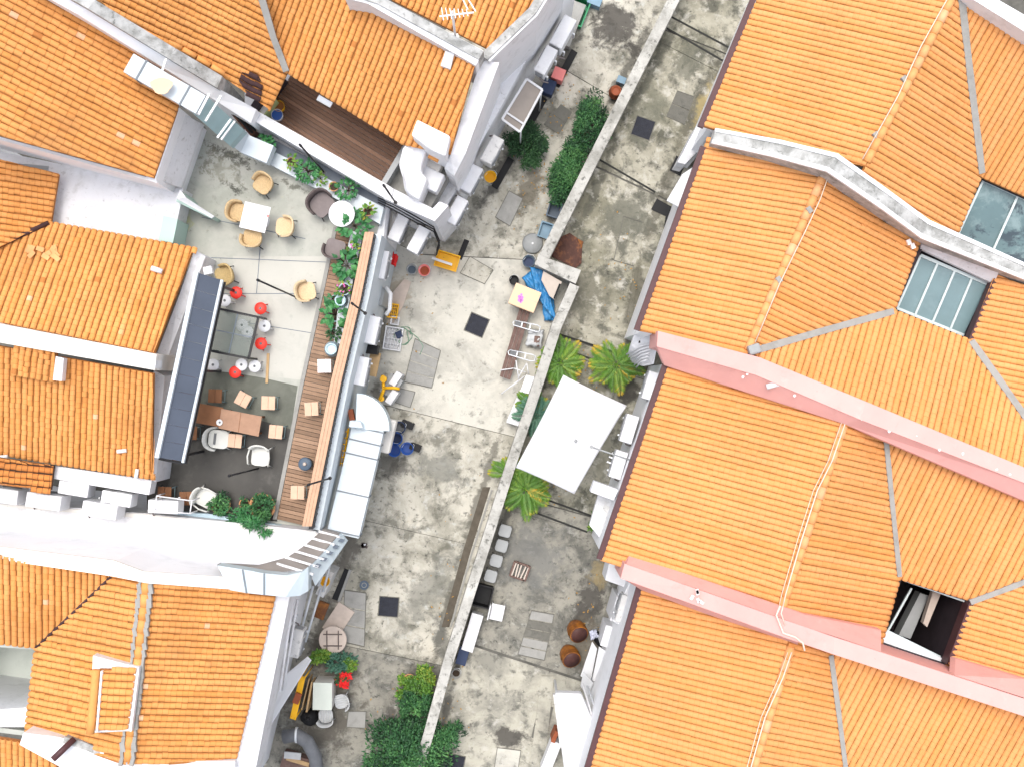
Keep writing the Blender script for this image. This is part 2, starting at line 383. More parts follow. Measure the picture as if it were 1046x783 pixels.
mat('plastic_cream', (.58, .58, .54), .5, .05, 2)
mat('plastic_red', (.75, .04, .025), .45, .05, 2)
mat('plastic_blue', (.02, .08, .32), .45, .1, 3)
mat('plastic_paleblue', (.16, .26, .34), .5, .15, 3)
mat('plastic_slate', (.07, .10, .14), .5, .15, 3)
mat('plastic_navy', (.025, .04, .09), .6, .1, 3)
mat('plastic_yellow', (.80, .42, .01), .5, .08, 3)
mat('plastic_pink', (.80, .24, .22), .5, .05, 3)
mat('plastic_green', (.02, .22, .09), .5, .1, 3)
mat('plastic_clear', (.45, .46, .46), .3, .1, 5)
mat('plastic_grey', (.30, .31, .31), .5, .1, 3)
mat('jar_orange', (.36, .13, .018), .5, .25, 4, layers=(((.10, .035, .015), 3, .42, .6, .8),))
mat('rust_brown', (.085, .035, .025), .7, .3, 6, layers=(((.30, .12, .04), 6, .5, .7, .7),))
mat('clay_red', (.28, .07, .025), .6, .2, 4)
mat('pot_terracotta', (.52, .26, .12), .75, .12, 6)
mat('pot_blue', (.42, .55, .62), .35, .08, 5, spec=.5)
mat('steel_pale', (.62, .64, .66), .45, .08, 3, metal=.35)
mat('duct_metal', (.47, .545, .58), .42, .08, 1.4, metal=.25, layers=(((.45, .50, .53), 1.6, .55, .75, .4),))
mat('duct_teal', (.27, .38, .39), .5, .1, 1.6, metal=.15)
mat('duct_white', (.53, .585, .615), .5, .05, 1.6)
mat('duct_seam', (.16, .18, .2), .5, .1, 3)
mat('black_paint', (.012, .012, .014), .5, .1, 4)
mat('iron_cover', (.022, .024, .034), .7, .25, 8, bump=.4, bscale=90)
mat('ac_white', (.68, .68, .69), .5, .06, 4, layers=(((.42, .42, .41), 5, .58, .75, .45),))
mat('ac_grille', (.28, .285, .29), .6, .1, 30)
mat('fan_dark', (.13, .135, .14), .6, .1, 6)
mat('ac_stain', (.62, .61, .59), .6, .1, 5, layers=(((.15, .15, .15), 7, .56, .7, .7),))
mat('canopy_brown', (.30, .26, .225), .6, .08, 4)
mat('awning_slate', (.07, .085, .115), .5, .12, 1.5)
mat('gutter_maroon', (.075, .03, .032), .5, .15, 4)
mat('gutter_grey', (.13, .155, .19), .5, .1, 2)
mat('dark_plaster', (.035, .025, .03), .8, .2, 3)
mat('glass_teal', (.10, .165, .175), .18, .15, .8, spec=.6, layers=(((.22, .30, .305), .9, .5, .6, .7), ((.02, .035, .05), .55, .52, .56, .85)))  # the dark layer paints black reflections into the glass colour
mat('glass_pale', (.165, .245, .26), .25, .12, 1.2, spec=.4, layers=(((.25, .33, .34), .9, .48, .64, .5),))
mat('glass_table', (.10, .14, .12), .1, .1, 2, spec=.5, alpha=.30)
mat('frame_pale', (.55, .62, .62), .5, .05, 3)
mat('sail_cloth', (.68, .68, .695), .75, .015, 1.5)
mat('tarp_blue', (.035, .22, .48), .45, .25, 4, layers=(((.2, .42, .62), 6, .52, .68, .6),))
mat('carton', (.72, .50, .33), .8, .06, 3)
mat('carton_pink', (.55, .20, .55), .8, .1, 5)
mat('board_beige', (.50, .43, .37), .8, .08, 3, layers=(((.36, .3, .25), 4, .55, .7, .5),))
mat('lamp_black', (.015, .015, .017), .4)
mat('cable_white', (.68, .58, .47), .6)
mat('mint_paint', (.42, .56, .50), .7, .06, 1.2)
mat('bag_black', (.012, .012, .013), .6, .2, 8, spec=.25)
mat('hose_green', (.16, .30, .20), .5)
mat('stone_tan', (.50, .42, .36), .85, .12, 5)
mat('hatch_grey', (.30, .295, .275), .9, .1, 3, layers=(((.18, .18, .165), 2.5, .5, .7, .6),), bump=.3)
mat('hatch_dark', (.15, .145, .125), .9, .2, 3, layers=(((.05, .05, .045), 3, .5, .7, .6),), bump=.3)
G1 = [(0, (.008, .028, .01)), (.5, (.02, .07, .022)), (1, (.06, .15, .045))]
G2 = [(0, (.008, .032, .012)), (.5, (.028, .11, .034)), (1, (.10, .25, .07))]
G3 = [(0, (.035, .10, .012)), (.5, (.085, .20, .02)), (.8, (.19, .28, .03)), (1, (.45, .31, .03))]
G4 = [(0, (.015, .08, .025)), (.5, (.03, .16, .045)), (1, (.09, .27, .08))]
G5 = [(0, (.02, .07, .05)), (.5, (.05, .14, .09)), (1, (.12, .24, .15))]
mat('leaf_bush', (.1, .2, .1), .55, .2, 3, attr=G1, spec=.35)
mat('leaf_fern', (.1, .2, .1), .55, .2, 3, attr=G2, spec=.35)
mat('leaf_palm', (.1, .2, .1), .5, .15, 3, attr=G3, spec=.4)
mat('leaf_broad', (.1, .2, .1), .5, .15, 3, attr=G4, spec=.4)
mat('leaf_blue', (.1, .2, .1), .5, .15, 3, attr=G5, spec=.4)
mat('flower_red', (.72, .02, .02), .6, .2, 8)
mat('flower_pink', (.65, .12, .4), .6, .2, 8)
mat('soil', (.05, .035, .025), .95, .3, 6)
mat('bark', (.16, .12, .08), .9, .2, 6)
mat('litter', (.38, .22, .06), .9, .3, 6)
mat('lime_plastic', (.42, .48, .22), .6, .1, 4)
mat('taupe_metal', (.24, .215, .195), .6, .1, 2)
mat('pipe_grey', (.13, .135, .145), .5, .2, 4)
mat('lid_brown', (.075, .03, .025), .6, .3, 5)
mat('counter_pale', (.55, .59, .53), .7, .06, 3)
mat('disc_grey', (.24, .25, .25), .4, .15, 5)
mat('rag_lilac', (.52, .54, .64), .85, .15, 6)
mat('base_ground', (.13, .125, .11), .95, .25, .4, layers=[((.05, .05, .045), 1.5, .45, .6, .6)])
mat('well_plaster', (.50, .53, .49), .8, .08, 1.0, layers=[((.3, .33, .3), 1.5, .5, .7, .5)])
mat('exhaust_white', (.74, .74, .75), .55, .05, 2, layers=[((.5, .5, .48), 4, .6, .78, .4)])
# ------------------------------------------------------------------ camera, sky, sun
cam = bpy.data.cameras.new('camera'); co = bpy.data.objects.new('camera', cam); COL.objects.link(co)
co.location = (0, 0, H); cam.sensor_width = 36; cam.lens = F / 1046 * 36; cam.clip_end = 1500; sc.camera = co
w = bpy.data.worlds.new('World'); sc.world = w; w.use_nodes = True; nt = w.node_tree
sky = nt.nodes.new('ShaderNodeTexSky'); sky.sky_type = 'NISHITA'; sky.sun_disc = False
SUN_EL, SUN_AZ = math.radians(75), math.radians(340)     # azimuth clockwise from the picture's up
sky.sun_elevation = SUN_EL; sky.sun_rotation = SUN_AZ; sky.dust_density = 4.0; sky.air_density = 1.0; sky.ozone_density = .4
hs = nt.nodes.new('ShaderNodeHueSaturation'); hs.inputs['Saturation'].default_value = .45      # a veiled, overcast sky
nt.links.new(sky.outputs[0], hs.inputs['Color']); nt.links.new(hs.outputs[0], nt.nodes['Background'].inputs[0]); nt.nodes['Background'].inputs[1].default_value = .15
sl = bpy.data.lights.new('sun', 'SUN'); so = bpy.data.objects.new('sun', sl); COL.objects.link(so)
sl.energy = .6; sl.angle = math.radians(20); sl.color = (1, .97, .92)
sv = Vector((math.sin(SUN_AZ) * math.cos(SUN_EL), math.cos(SUN_AZ) * math.cos(SUN_EL), math.sin(SUN_EL)))
so.rotation_euler = sv.to_track_quat('Z', 'Y').to_euler()
sc.view_settings.view_transform = 'Standard'; sc.view_settings.look = 'None'; sc.view_settings.gamma = 1
sc.view_settings.use_curve_mapping = False; sc.view_settings.exposure = EXPOSURE

# ------------------------------------------------------------------ ground
def struct(name, mb, m, loc=(0, 0, 0)):
    o = mb.build(name, m, None, world=True, loc=loc); o['kind'] = 'structure'; return o
g = MB(); S = 220
g.add([(-S, -S, -.03), (S, -S, -.03), (S, S, -.03), (-S, S, -.03)], [(0, 1, 2, 3)])
struct('ground', g, 'base_ground')
ZW = 1.2       # top of the long yard wall
def PG(x, y, zs=0.0, z=.0):
    p = P(x, y, zs); return Vector((p.x, p.y, z))
WALLC = [(748, -120), (688, 0), (553, 268), (587, 283), (569, 330), (549, 394), (520, 480), (458, 675), (437, 752), (410, 842)]
def wall_x(y):
    for (x0, y0), (x1, y1) in zip(WALLC, WALLC[1:]):
        if y0 <= y <= y1 and y1 > y0 + 20: return x0 + (x1 - x0) * (y - y0) / (y1 - y0)
    return 560
def slab(name, px, m, z=0.0, gap=.55):
    """one cast slab, shrunk a little so that the joint stays open"""
    c = Vector((sum(p[0] for p in px) / len(px), sum(p[1] for p in px) / len(px)))
    n = len(px); out = []
    for i in range(n):
        a = Vector(px[i - 1]); b = Vector(px[i]); d = Vector(px[(i + 1) % n])
        q = (c - b).normalized() * gap; out.append(P(b.x + q.x, b.y + q.y, z))
    struct(name, MB().prism(out, -.03), m)
def onwall(y): 
    p = P(wall_x(y), y, ZW); return (CX + p.x * F / H, CY - p.y * F / H)
slab('lane_pavement', [(400, -110), (740, -125), onwall(96), (470, 8)], 'lane_concrete')
slab('lane_pavement', [(470, 8), onwall(96), onwall(262), (430, 260), (330, 215)], 'lane_concrete')
slab('lane_pavement', [(330, 215), (430, 260), onwall(262), (582, 287), onwall(330), onwall(449), (280, 386)], 'lane_pale')
slab('lane_pavement', [(280, 386), onwall(449), onwall(565), (260, 505)], 'lane_concrete')
slab('lane_pavement', [(260, 505), onwall(565), onwall(690), (220, 632)], 'lane_concrete')
slab('lane_pavement', [(220, 632), onwall(690), onwall(835), (180, 850)], 'lane_grey')
YR = [(880, -120), (800, -20), (740, 100), (690, 240), (660, 340), (660, 480), (660, 620), (640, 860)]
slab('yard_pavement', [onwall(-110), (880, -110), (790, 74), onwall(16)], 'yard_concrete')
slab('yard_pavement', [onwall(17), (790, 75), (780, 97), onwall(28)], 'yard_concrete')
slab('yard_pavement', [onwall(28), (780, 97), (715, 220), onwall(160)], 'yard_concrete')
slab('yard_pavement', [onwall(161), (715, 221), (690, 380), onwall(338), (584, 287), onwall(262)], 'yard_concrete')
slab('yard_pavement', [onwall(340), (690, 381), (685, 396), onwall(354)], 'yard_concrete')
slab('yard_pavement', [onwall(354), (685, 396), (670, 545), onwall(506)], 'yard_concrete')
slab('yard_pavement', [onwall(507), (670, 546), (668, 561), onwall(521)], 'lane_grey')
slab('yard_pavement', [onwall(521), (668, 561), (660, 715), onwall(660)], 'lane_grey')
slab('yard_pavement', [onwall(662), (660, 717), (640, 860), onwall(835)], 'yard_mix')

# drain channel along the wall
d = MB(); ch = [(497, 497), (477, 562), (455, 640)]
for (x0, y0), (x1, y1) in zip(ch, ch[1:]): d.strip([P(x0 - 4, y0, .004), P(x1 - 4, y1, .004)], [P(x0 + 4, y0, .004), P(x1 + 4, y1, .004)], -.03)
struct('drain_channel', d, 'drain_dark')
for pts in ([(499, 500), (478, 566), (457, 640)],):
    d = MB()
    for (x0, y0), (x1, y1) in zip(pts, pts[1:]): d.strip([P(x0 + 2.5, y0, .03), P(x1 + 2.5, y1, .03)], [P(x0 + 4.5, y0, .03), P(x1 + 4.5, y1, .03)], -.02)
    struct('drain_kerb', d, 'hatch_grey')
d = MB(); d.strip([P(688, 150, .03), P(652, 240, .03), P(640, 330, .03)], [P(692, 152, .03), P(656, 241, .03), P(645, 332, .03)], -.02); struct('drain_kerb', d, 'yard_concrete')
d = MB(); d.strip([P(624, 560, .05), P(617, 590, .05), P(606, 640, .05)], [P(632, 560, .05), P(625, 592, .05), P(614, 640, .05)], -.02); struct('drain_kerb', d, 'lane_grey')
d = MB(); d.strip([P(553, 690, .05), P(541, 783, .05), P(530, 850, .05)], [P(566, 690, .05), P(556, 783, .05), P(545, 850, .05)], -.02); struct('drain_kerb', d, 'yard_mix')

for (x0, y0), (x1, y1) in (((685, 17), (760, 57)), ((681, 29), (745, 66)), ((570, 341), (650, 367)), ((568, 354), (625, 374)), ((556, 509), (606, 527)), ((536, 519), (600, 543)), ((612, 163), (672, 198))):
    d = MB(); w_ = 1.0; dd = (Vector((x1, y1)) - Vector((x0, y0))).normalized(); q = Vector((-dd.y, dd.x)) * w_
    d.prism([P(x0 + q.x, y0 + q.y, .006), P(x1 + q.x, y1 + q.y, .006), P(x1 - q.x, y1 - q.y, .006), P(x0 - q.x, y0 - q.y, .006)], depth=.03); struct('drain_channel', d, 'groove')
# long wall between the lane and the back yards
wl = thing('yard_wall', 'long weathered concrete boundary wall with a jog running down the lane', 'wall', PG(549, 394))
L, R = [], []
hw = 6.8
LW = [(748 - hw, -120), (688 - hw, 0), (546.5, 266), (569, 278.5)]
cap = MB()
def seg(a, b, w=hw):
    a = Vector(a); b = Vector(b); dd = (b - a).normalized(); q = Vector((-dd.y, dd.x)) * w
    cap.prism([P(*(a + q), ZW), P(*(b + q), ZW), P(*(b - q), ZW), P(*(a - q), ZW)], 0)
segs = [(748, -120), (688, 0), (634, 107), (553, 268)]
up = MB(); lo = MB()
def ring(path, w):
    l, r = [], []
    for i, p in enumerate(path):
        a = Vector(path[max(i - 1, 0)]); b = Vector(path[min(i + 1, len(path) - 1)]); dd = (b - a).normalized(); q = Vector((-dd.y, dd.x)) * w
        l.append(P(*(Vector(p) + q), ZW)); r.append(P(*(Vector(p) - q), ZW))
    return l, r
l, r = ring([(748, -120), (688, 0), (634, 107), (556, 262)], 5.6)
up.strip(l, r, 0); up.build('wall_run', 'wall_cap', wl, True)
mid = MB(); mid.prism([P(550.5, 259, ZW), P(562.5, 265, ZW), P(593.5, 276, ZW), P(588, 290, ZW), P(546, 270, ZW)], 0); mid.build('wall_run', 'wall_cap', wl, True)
l, r = ring([(587, 291), (569, 332), (549, 394), (520, 480), (458, 675), (437, 752), (410, 842)], 5.2)
lo.strip(l, r, 0); lo.build('wall_run', 'wall_cap', wl, True)
st = MB(); st.prism([P(531, 398, .55), P(546, 402, .55), P(532, 436, .55), P(517, 431, .55)], 0); st.build('wall_step', 'white_paint', wl, True, bevel=.02)

# ------------------------------------------------------------------ shophouses on the right
EV = 5.2
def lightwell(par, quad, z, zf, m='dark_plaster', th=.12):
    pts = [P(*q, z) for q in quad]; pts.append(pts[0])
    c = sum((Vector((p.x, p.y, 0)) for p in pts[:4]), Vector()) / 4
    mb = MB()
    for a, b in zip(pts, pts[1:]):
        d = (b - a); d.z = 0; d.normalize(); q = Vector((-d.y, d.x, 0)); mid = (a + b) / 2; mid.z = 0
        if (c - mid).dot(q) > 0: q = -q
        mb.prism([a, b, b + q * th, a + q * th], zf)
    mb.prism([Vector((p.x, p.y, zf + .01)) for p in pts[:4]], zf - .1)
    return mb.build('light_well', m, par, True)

def skylight(par, quad, z, n, m, cross=()):
    """sloped glass sheets between bars across the light well; quad a-b (top edge), d-c (low edge)"""
    a, b, c, d = [P(*q, zz) for q, zz in zip(quad, z)]
    s = MB(); s.prism([a, b, c, d], depth=.02); sk = s.build('skylight', m, par, True)
    f = MB()
    for i in range(n + 1):
        t = i / n; f.bar(a.lerp(b, t) + Vector((0, 0, .03)), d.lerp(c, t) + Vector((0, 0, .03)), .055, .05)
    for t in cross: f.bar(a.lerp(d, t) + Vector((0, 0, .025)), b.lerp(c, t) + Vector((0, 0, .025)), .05, .04)
    f.bar(a, b, .08, .09); f.bar(d, c, .07, .09)
    f.build('frame', 'frame_pale', sk, True)
    return sk

def gutter(par, a, b, m='gutter_maroon', w=.15):
    mb = MB(); a = Vector(a); b = Vector(b); d = (b - a); d.z = 0; d.normalize()
    q = Vector((-d.y, d.x, 0)) * -.05; mb.bar(a + q, b + q, w, .12); return mb.build('eave_gutter', m, par, True)

def cable(par, pts, r=.014, name='lightning_tape', m='cable_white'):
    return MB().tube(pts, r, 5).build(name, m, par, True)

def saddle(par, pts, m='hatch_grey'):
    for p in pts: MB().box(Vector(p) + Vector((0, 0, .06)), (.12, .16, .12), .6).build('ridge_clip', m, par, True)

# --- house at the top right
h0 = thing('shophouse', 'orange tiled shophouse in the top right corner, above the grey bent party wall', 'house', PG(840, 60))
A = Pl((775, -5, EV), (719, 124, EV), (885, 165, 7.1)); r1 = A.at(884, 168); r0 = A.at(1003, -60)
roof(A, [(799, -60), (1003, -60), (884, 170), (838, 163), (718, 129)], (-1, -.25), h0, 'tile_bright', seed=11)
B = Pl(r0, r1, P(1002, 181, 5.5))
roof(B, [(979, -18), (1002, 181), (977, 242), (940, 238), (878, 180)], (1, .6), h0, 'tile_bright', seed=12)
C = Pl(B.at(980, -18), P(1002, 181, 5.5), P(1060, 207, 5.5))
roof(C, [(980, -18), (1110, 68), (1110, 229), (1002, 181)], (-.6, 1), h0, 'tile_bright', seed=13)
ridge(A.at(1003, -60), A.at(885, 166), h0, 'tile_bright', .105)
cable(h0, [A.at(x, y) + Vector((0, 0, .17)) for x, y in ((1000, -60), (967, -2), (938, 50), (915, 100), (879, 164))], .013)
saddle(h0, [A.at(923, 82), A.at(894, 139)])
band([B.at(979, -18), B.at(990, 80), B.at(1002, 178)], .17, h0, 'hatch_grey')
gutter(h0, A.at(797, -62), A.at(717, 131))
wallbox([A.at(801, -60) - Vector((-.05, 0, .12)), A.at(721, 131) - Vector((-.05, 0, .12))], 0, .25, h0, 'white_wall', side=1)
MB().prism([P(985, -20, 7.6), P(1110, 52, 7.6), P(1110, 72, 7.6), P(985, -6, 7.6)], 5).build('parapet', 'white_streaked', h0, True)
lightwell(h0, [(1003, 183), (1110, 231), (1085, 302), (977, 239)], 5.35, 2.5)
skylight(h0, [(1004, 184), (1110, 232), (1080, 300), (978, 240)], (5.2, 5.2, 4.9, 4.9), 3, 'glass_teal')
UP = [(731, 131), (798, 143), (856, 157), (905, 192), (950, 225), (1046, 268), (1110, 297)]
LO = [(727, 146), (790, 160), (845, 175), (902, 214), (941, 243), (1046, 285), (1110, 314)]
ZP = [5.75, 6.7, 7.5, 6.9, 6.1, 6.0, 6.0]
pw = MB(); pw.strip([P(*p, z) for p, z in zip(UP, ZP)], [P(*p, z) for p, z in zip(LO, ZP)], 3.5); pw.build('parapet', 'mossy_cap', h0, True)
ed = MB()
for k in (0, 1):
    E = [(u[0] * (1 - t) + l_[0] * t, u[1] * (1 - t) + l_[1] * t) for u, l_ in zip(UP, LO) for t in ((.0 if k == 0 else .8),)]
    G = [(u[0] * (1 - t) + l_[0] * t, u[1] * (1 - t) + l_[1] * t) for u, l_ in zip(UP, LO) for t in ((.22 if k == 0 else 1.02),)]
    ed.strip([P(*p, z + .03) for p, z in zip(E, ZP)], [P(*p, z + .03) for p, z in zip(G, ZP)], depth=.1)
ed.build('coping', 'white_streaked', h0, True)

# --- second house
h1 = thing('shophouse', 'orange tiled shophouse with a pale glass skylight', 'house', PG(800, 270))
A = Pl((721, 150, EV), (654, 337, EV), (838, 183, 6.7)); ra = A.at(845, 172); rb = A.at(763, 362)
roof(A, [(722, 143), (845, 172), (763, 364), (690, 345), (653, 338)], (-1, -.2), h1, 'tile_bright', seed=21)
B = Pl(A.at(838, 183), A.at(764, 357), P(940, 243, 5.5))
roof(B, [(845, 172), (902, 212), (942, 241), (914, 317), (765, 360)], (1, .5), h1, 'tile_bright', seed=22)
zc = B.z(914, 317)
C = Pl(B.at(768, 359), B.at(914, 317), P(990, 347, zc))
roof(C, [(765, 361), (914, 317), (990, 347), (1110, 508), (1110, 520), (780, 368)], (-.25, 1), h1, 'tile_bright', seed=23, pitch=.16)
D = Pl(P(990, 347, zc), P(1016, 284, zc), C.at(1060, 441))
roof(D, [(1016, 280), (1110, 316), (1110, 510), (990, 347)], (-1, -.2), h1, 'tile_bright', seed=24)
ridge(A.at(842, 177), A.at(764, 358), h1, 'tile_bright', .105)
cable(h1, [A.at(x, y) + Vector((0, 0, .17)) for x, y in ((846, 177), (836, 205), (822, 235), (795, 290), (770, 350))], .012)
saddle(h1, [A.at(826, 215), A.at(795, 286)])
band([B.at(768, 359), B.at(840, 338), B.at(912, 318)], .17, h1, 'hatch_grey')
band([C.at(991, 348), C.at(1046, 425), C.at(1110, 512)], .17, h1, 'hatch_grey')
MB().box(A.at(769, 357) + Vector((0, 0, .15)), (.3, .25, .25), .3).build('ridge_end', 'plastic_grey', h1, True, bevel=.05)
gutter(h1, A.at(720, 151), A.at(652, 338))
wallbox([A.at(725, 150) - Vector((0, 0, .12)), A.at(657, 338) - Vector((0, 0, .12))], 0, .25, h1, 'white_wall', side=1)
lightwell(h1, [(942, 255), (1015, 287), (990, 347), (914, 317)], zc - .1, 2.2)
skylight(h1, [(940, 261), (1010, 291), (988, 344), (916, 315)], (5.0, 5.0, 4.75, 4.75), 4, 'glass_pale', ())
MB().prism([P(943, 245, 5.6), P(1020, 279, 5.6), P(1015, 290, 5.3), P(940, 254, 5.3)], depth=.15).build('flashing', 'white_paint', h1, True)
MB().prism([P(1016, 283, zc + .05), P(1019, 286, zc + .05), P(993, 349, zc + .05), P(990, 346, zc + .05)], depth=.35).build('fascia', 'gutter_maroon', h1, True)
wm = MB()
for x, y in ((927, 248), (931, 252)): wm.box(B.at(x, y) + Vector((0, 0, .09)), (.1, .14, .1), .4)
wm.build('loose_mortar', 'chalk', h1, True)
# upper pink party wall
UP = [(672, 338), (776, 365), (885, 410), (1044, 476), (1110, 504)]; LO = [(671, 354), (772, 383), (878, 428), (1044, 492), (1110, 519)]
ZP = [5.9, 7.05, 7.7, 7.35, 7.35]
pw = MB(); pw.strip([P(*p, z) for p, z in zip(UP, ZP)], [P(*p, z) for p, z in zip(LO, ZP)], 4.2); pw.build('parapet', 'pink_paint', h1, True)
SD = [(679, 373), (768, 402), (864, 433), (1044, 510), (1110, 537)]; ZS = [5.3, 6.3, 7.15, 6.75, 6.75]
pw = MB(); pw.strip([P(*p, z - .05) for p, z in zip(LO, ZP)], [P(*p, z + .12) for p, z in zip(SD, ZS)], depth=.35); pw.build('parapet_apron', 'pink_paint', h1, True)
ch = MB(); rg = random.Random(5)
for i in range(16):
    t = rg.random(); x = 690 + t * 350; y = 343 + (x - 672) * .372 + rg.uniform(3, 12)
    z = np.interp(x, [p[0] for p in UP], ZP)
    q = P(x, y, float(z) + .002); a = rg.uniform(0, 3); r_ = rg.uniform(.02, .045)
    MB().prism([q + Vector((math.cos(a + k) * r_ * rg.uniform(.5, 1.2), math.sin(a + k) * r_ * rg.uniform(.4, 1), .006)) for k in (0, 1.2, 2.4, 3.9, 5.1)], depth=.02).build('mortar_patch', 'chalk', h1, True)
fl = MB(); p = P(783, 395, 7.05); fl.tube([p, p + Vector((.27, .08, .03))], .07, 12); fl.lathe([(.08, 0), (.08, .08)], p + Vector((.3, .09, 0)), 12)
tag(fl.build('flood_lamp', 'plastic_white', None, True, loc=p), 'white tubular lamp fixed to the side of the upper pink party wall', 'lamp')

# --- third house
h2 = thing('shophouse', 'orange tiled shophouse between the two pink party walls, with an open dark light well', 'house', PG(760, 500))
A = Pl((683, 370, EV), (616, 570, EV), (866, 424, 7.1)); r1 = A.at(866, 420); r0 = A.at(797, 626)
roof(A, [(684, 366), (866, 420), (796, 628), (640, 579), (614, 571)], (-1, -.28), h2, 'tile_bright', seed=31)
B = Pl(A.at(866, 424), A.at(797, 622), P(919, 591, 5.8))
roof(B, [(866, 420), (904, 440), (919, 591), (900, 660), (796, 628)], (1, .2), h2, 'tile_bright', seed=32)
C = Pl(B.at(904, 446), P(919, 591, B.z(919, 591)), P(991, 613, B.z(919, 591)))
roof(C, [(898, 436), (1110, 526), (1110, 570), (991, 613), (919, 591), (903, 450)], (-.5, 1), h2, 'tile_bright', seed=33, pitch=.16)
zd = B.z(919, 591)
D = Pl(P(991, 613, zd), P(968, 676, zd), C.at(1046, 593))
roof(D, [(991, 613), (1110, 569), (1110, 730), (966, 682)], (-1, -.28), h2, 'tile_bright', seed=34)
ridge(A.at(866, 422), A.at(798, 622), h2, 'tile_bright', .105)
for k, (dx, r_) in enumerate(((-5, .016), (-9, .010))):
    cable(h2, [A.at(x + dx, y) + Vector((0, 0, .17)) for x, y in ((869, 424), (853, 470), (838, 500), (822, 550), (806, 605), (803, 618))], r_)
band([B.at(904, 448), B.at(911, 520), B.at(918, 588)], .12, h2, 'hatch_grey')
band([P(990, 614, zd), C.at(1020, 603), C.at(1046, 593), C.at(1110, 570)], .14, h2, 'hatch_grey')
gutter(h2, A.at(682, 371), A.at(614, 571))
wallbox([A.at(686, 371) - Vector((0, 0, .12)), A.at(618, 572) - Vector((0, 0, .12))], 0, .25, h2, 'white_wall', side=1)
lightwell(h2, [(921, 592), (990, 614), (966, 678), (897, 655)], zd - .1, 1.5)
i_ = MB(); i_.prism([P(940, 605, 4.2), P(949, 608, 4.2), P(930, 652, 4.2), P(918, 648, 4.2)], 3.8); i_.build('inner_ledge', 'plastic_grey', h2, True)
i_ = MB(); i_.prism([P(953, 604, 4.6), P(961, 606, 4.6), P(947, 640, 4.6), P(943, 636, 4.6)], 4.4); i_.build('inner_beam', 'stone_tan', h2, True)
i_ = MB(); i_.prism([P(905, 645, 5.4), P(963, 672, 5.4), P(1000, 698, 5.5), P(968, 691, 5.5), P(900, 656, 5.4)], depth=.25); i_.build('white_sill', 'white_paint', h2, True)
i_ = MB(); i_.bar(P(905, 644, 5.2), P(962, 672, 5.2), .1, .1); i_.bar(P(966, 668, 5.3), P(988, 616, 5.5), .07, .1); i_.bar(P(924, 592, 5.4), P(988, 614, 5.5), .06, .1); i_.bar(P(931, 600, 4.8), P(906, 645, 4.8), .05, .06); i_.build('well_frame', 'frame_pale', h2, True)
MB().prism([P(991, 613, zd + .05), P(995, 615, zd + .05), P(972, 680, zd + .05), P(967, 678, zd + .05)], depth=.4).build('fascia', 'gutter_maroon', h2, True)
UP = [(638, 575), (720, 604), (800, 632), (852, 650), (1046, 713), (1110, 734)]; LO = [(634, 590), (720, 621), (800, 650), (852, 668), (1046, 731), (1110, 752)]
ZP = [6.0, 7.0, 7.9, 7.6, 7.3, 7.3]
pw = MB(); pw.strip([P(*p, z) for p, z in zip(UP, ZP)], [P(*p, z) for p, z in zip(LO, ZP)], 4.2); pw.build('parapet', 'pink_paint', h2, True)
SD = [(643, 566), (720, 592), (800, 619), (822, 627), (900, 643)]; ZS = [5.3, 6.25, 7.1, 7.0, 6.2]
U2 = [(640, 575.5), (720, 603.5), (800, 631.5), (822, 639.5), (900, 665)]
pw = MB(); pw.strip([P(*p, z - .05) for p, z in zip(U2, [6.0, 7.0, 7.9, 7.75, 7.45])], [P(*p, z + .12) for p, z in zip(SD, ZS)], depth=.35); pw.build('parapet_apron', 'pink_paint', h2, True)
pw = MB(); pw.strip([P(*p, 7.25) for p in ((975, 689), (1046, 712), (1110, 733))], [P(*p, z) for p, z in (((976, 672), 6.1), ((1046, 693), 6.6), ((1110, 714), 6.8))], depth=.35); pw.build('parapet_apron', 'pink_paint', h2, True)
pw = MB(); pw.strip([P(*p, z - .05) for p, z in (((636, 590), 6.0), ((720, 620), 7.0), ((815, 655), 7.75))], [P(*p, z) for p, z in (((655, 602), 5.4), ((720, 626), 6.4), ((815, 658), 7.1))], depth=.35); pw.build('parapet_apron', 'pink_paint', h2, True)
pw = MB(); pw.tube([P(*p, 7.95) for p in ((797, 618), (793, 628), (797, 638), (800, 646), (812, 650), (820, 656), (822, 664))], .022, 6); pw.tube([P(*p, 7.95) for p in ((800, 618), (798, 626), (802, 638))], .014, 6); pw.build('lightning_tape', 'cable_white', h2, True)
ch = MB()
for i in range(5):
    x = 705 + rg.random() * 20; q = P(x, 603 + rg.random() * 12, 7.0); MB().box(q, (.12, .07, .02), rg.random() * 3).build('mortar_patch', 'chalk', h2, True)

# --- fourth house
h3 = thing('shophouse', 'orange tiled shophouse in the bottom right corner, below the lower pink wall', 'house', PG(740, 720))
A = Pl((657, 598, EV), (604, 783, EV), (806, 662, 7.1)); r1 = A.at(806, 655); r0 = A.at(746, 860)
roof(A, [(656, 598), (690, 607), (806, 652), (746, 860), (582, 860)], (-1, -.25), h3, 'tile_bright', seed=41)
B = Pl(A.at(806, 662), A.at(770, 783), P(862, 783, 6.2))
roof(B, [(806, 652), (848, 667), (874, 860), (746, 860)], (1, .2), h3, 'tile_bright', seed=42)
C = Pl(B.at(848, 668), B.at(874, 860), P(1000, 783, B.z(862, 783)))
roof(C, [(845, 662), (1110, 750), (1110, 860), (874, 860)], (-.55, 1), h3, 'tile_bright', seed=43, pitch=.16)
ridge(A.at(808, 660), A.at(747, 858), h3, 'tile_bright', .105)
for dx, r_ in ((-5, .016), (-9, .010)):
    cable(h3, [A.at(x + dx, y) + Vector((0, 0, .17)) for x, y in ((812, 664), (803, 690), (785, 730), (770, 783), (747, 858))], r_)
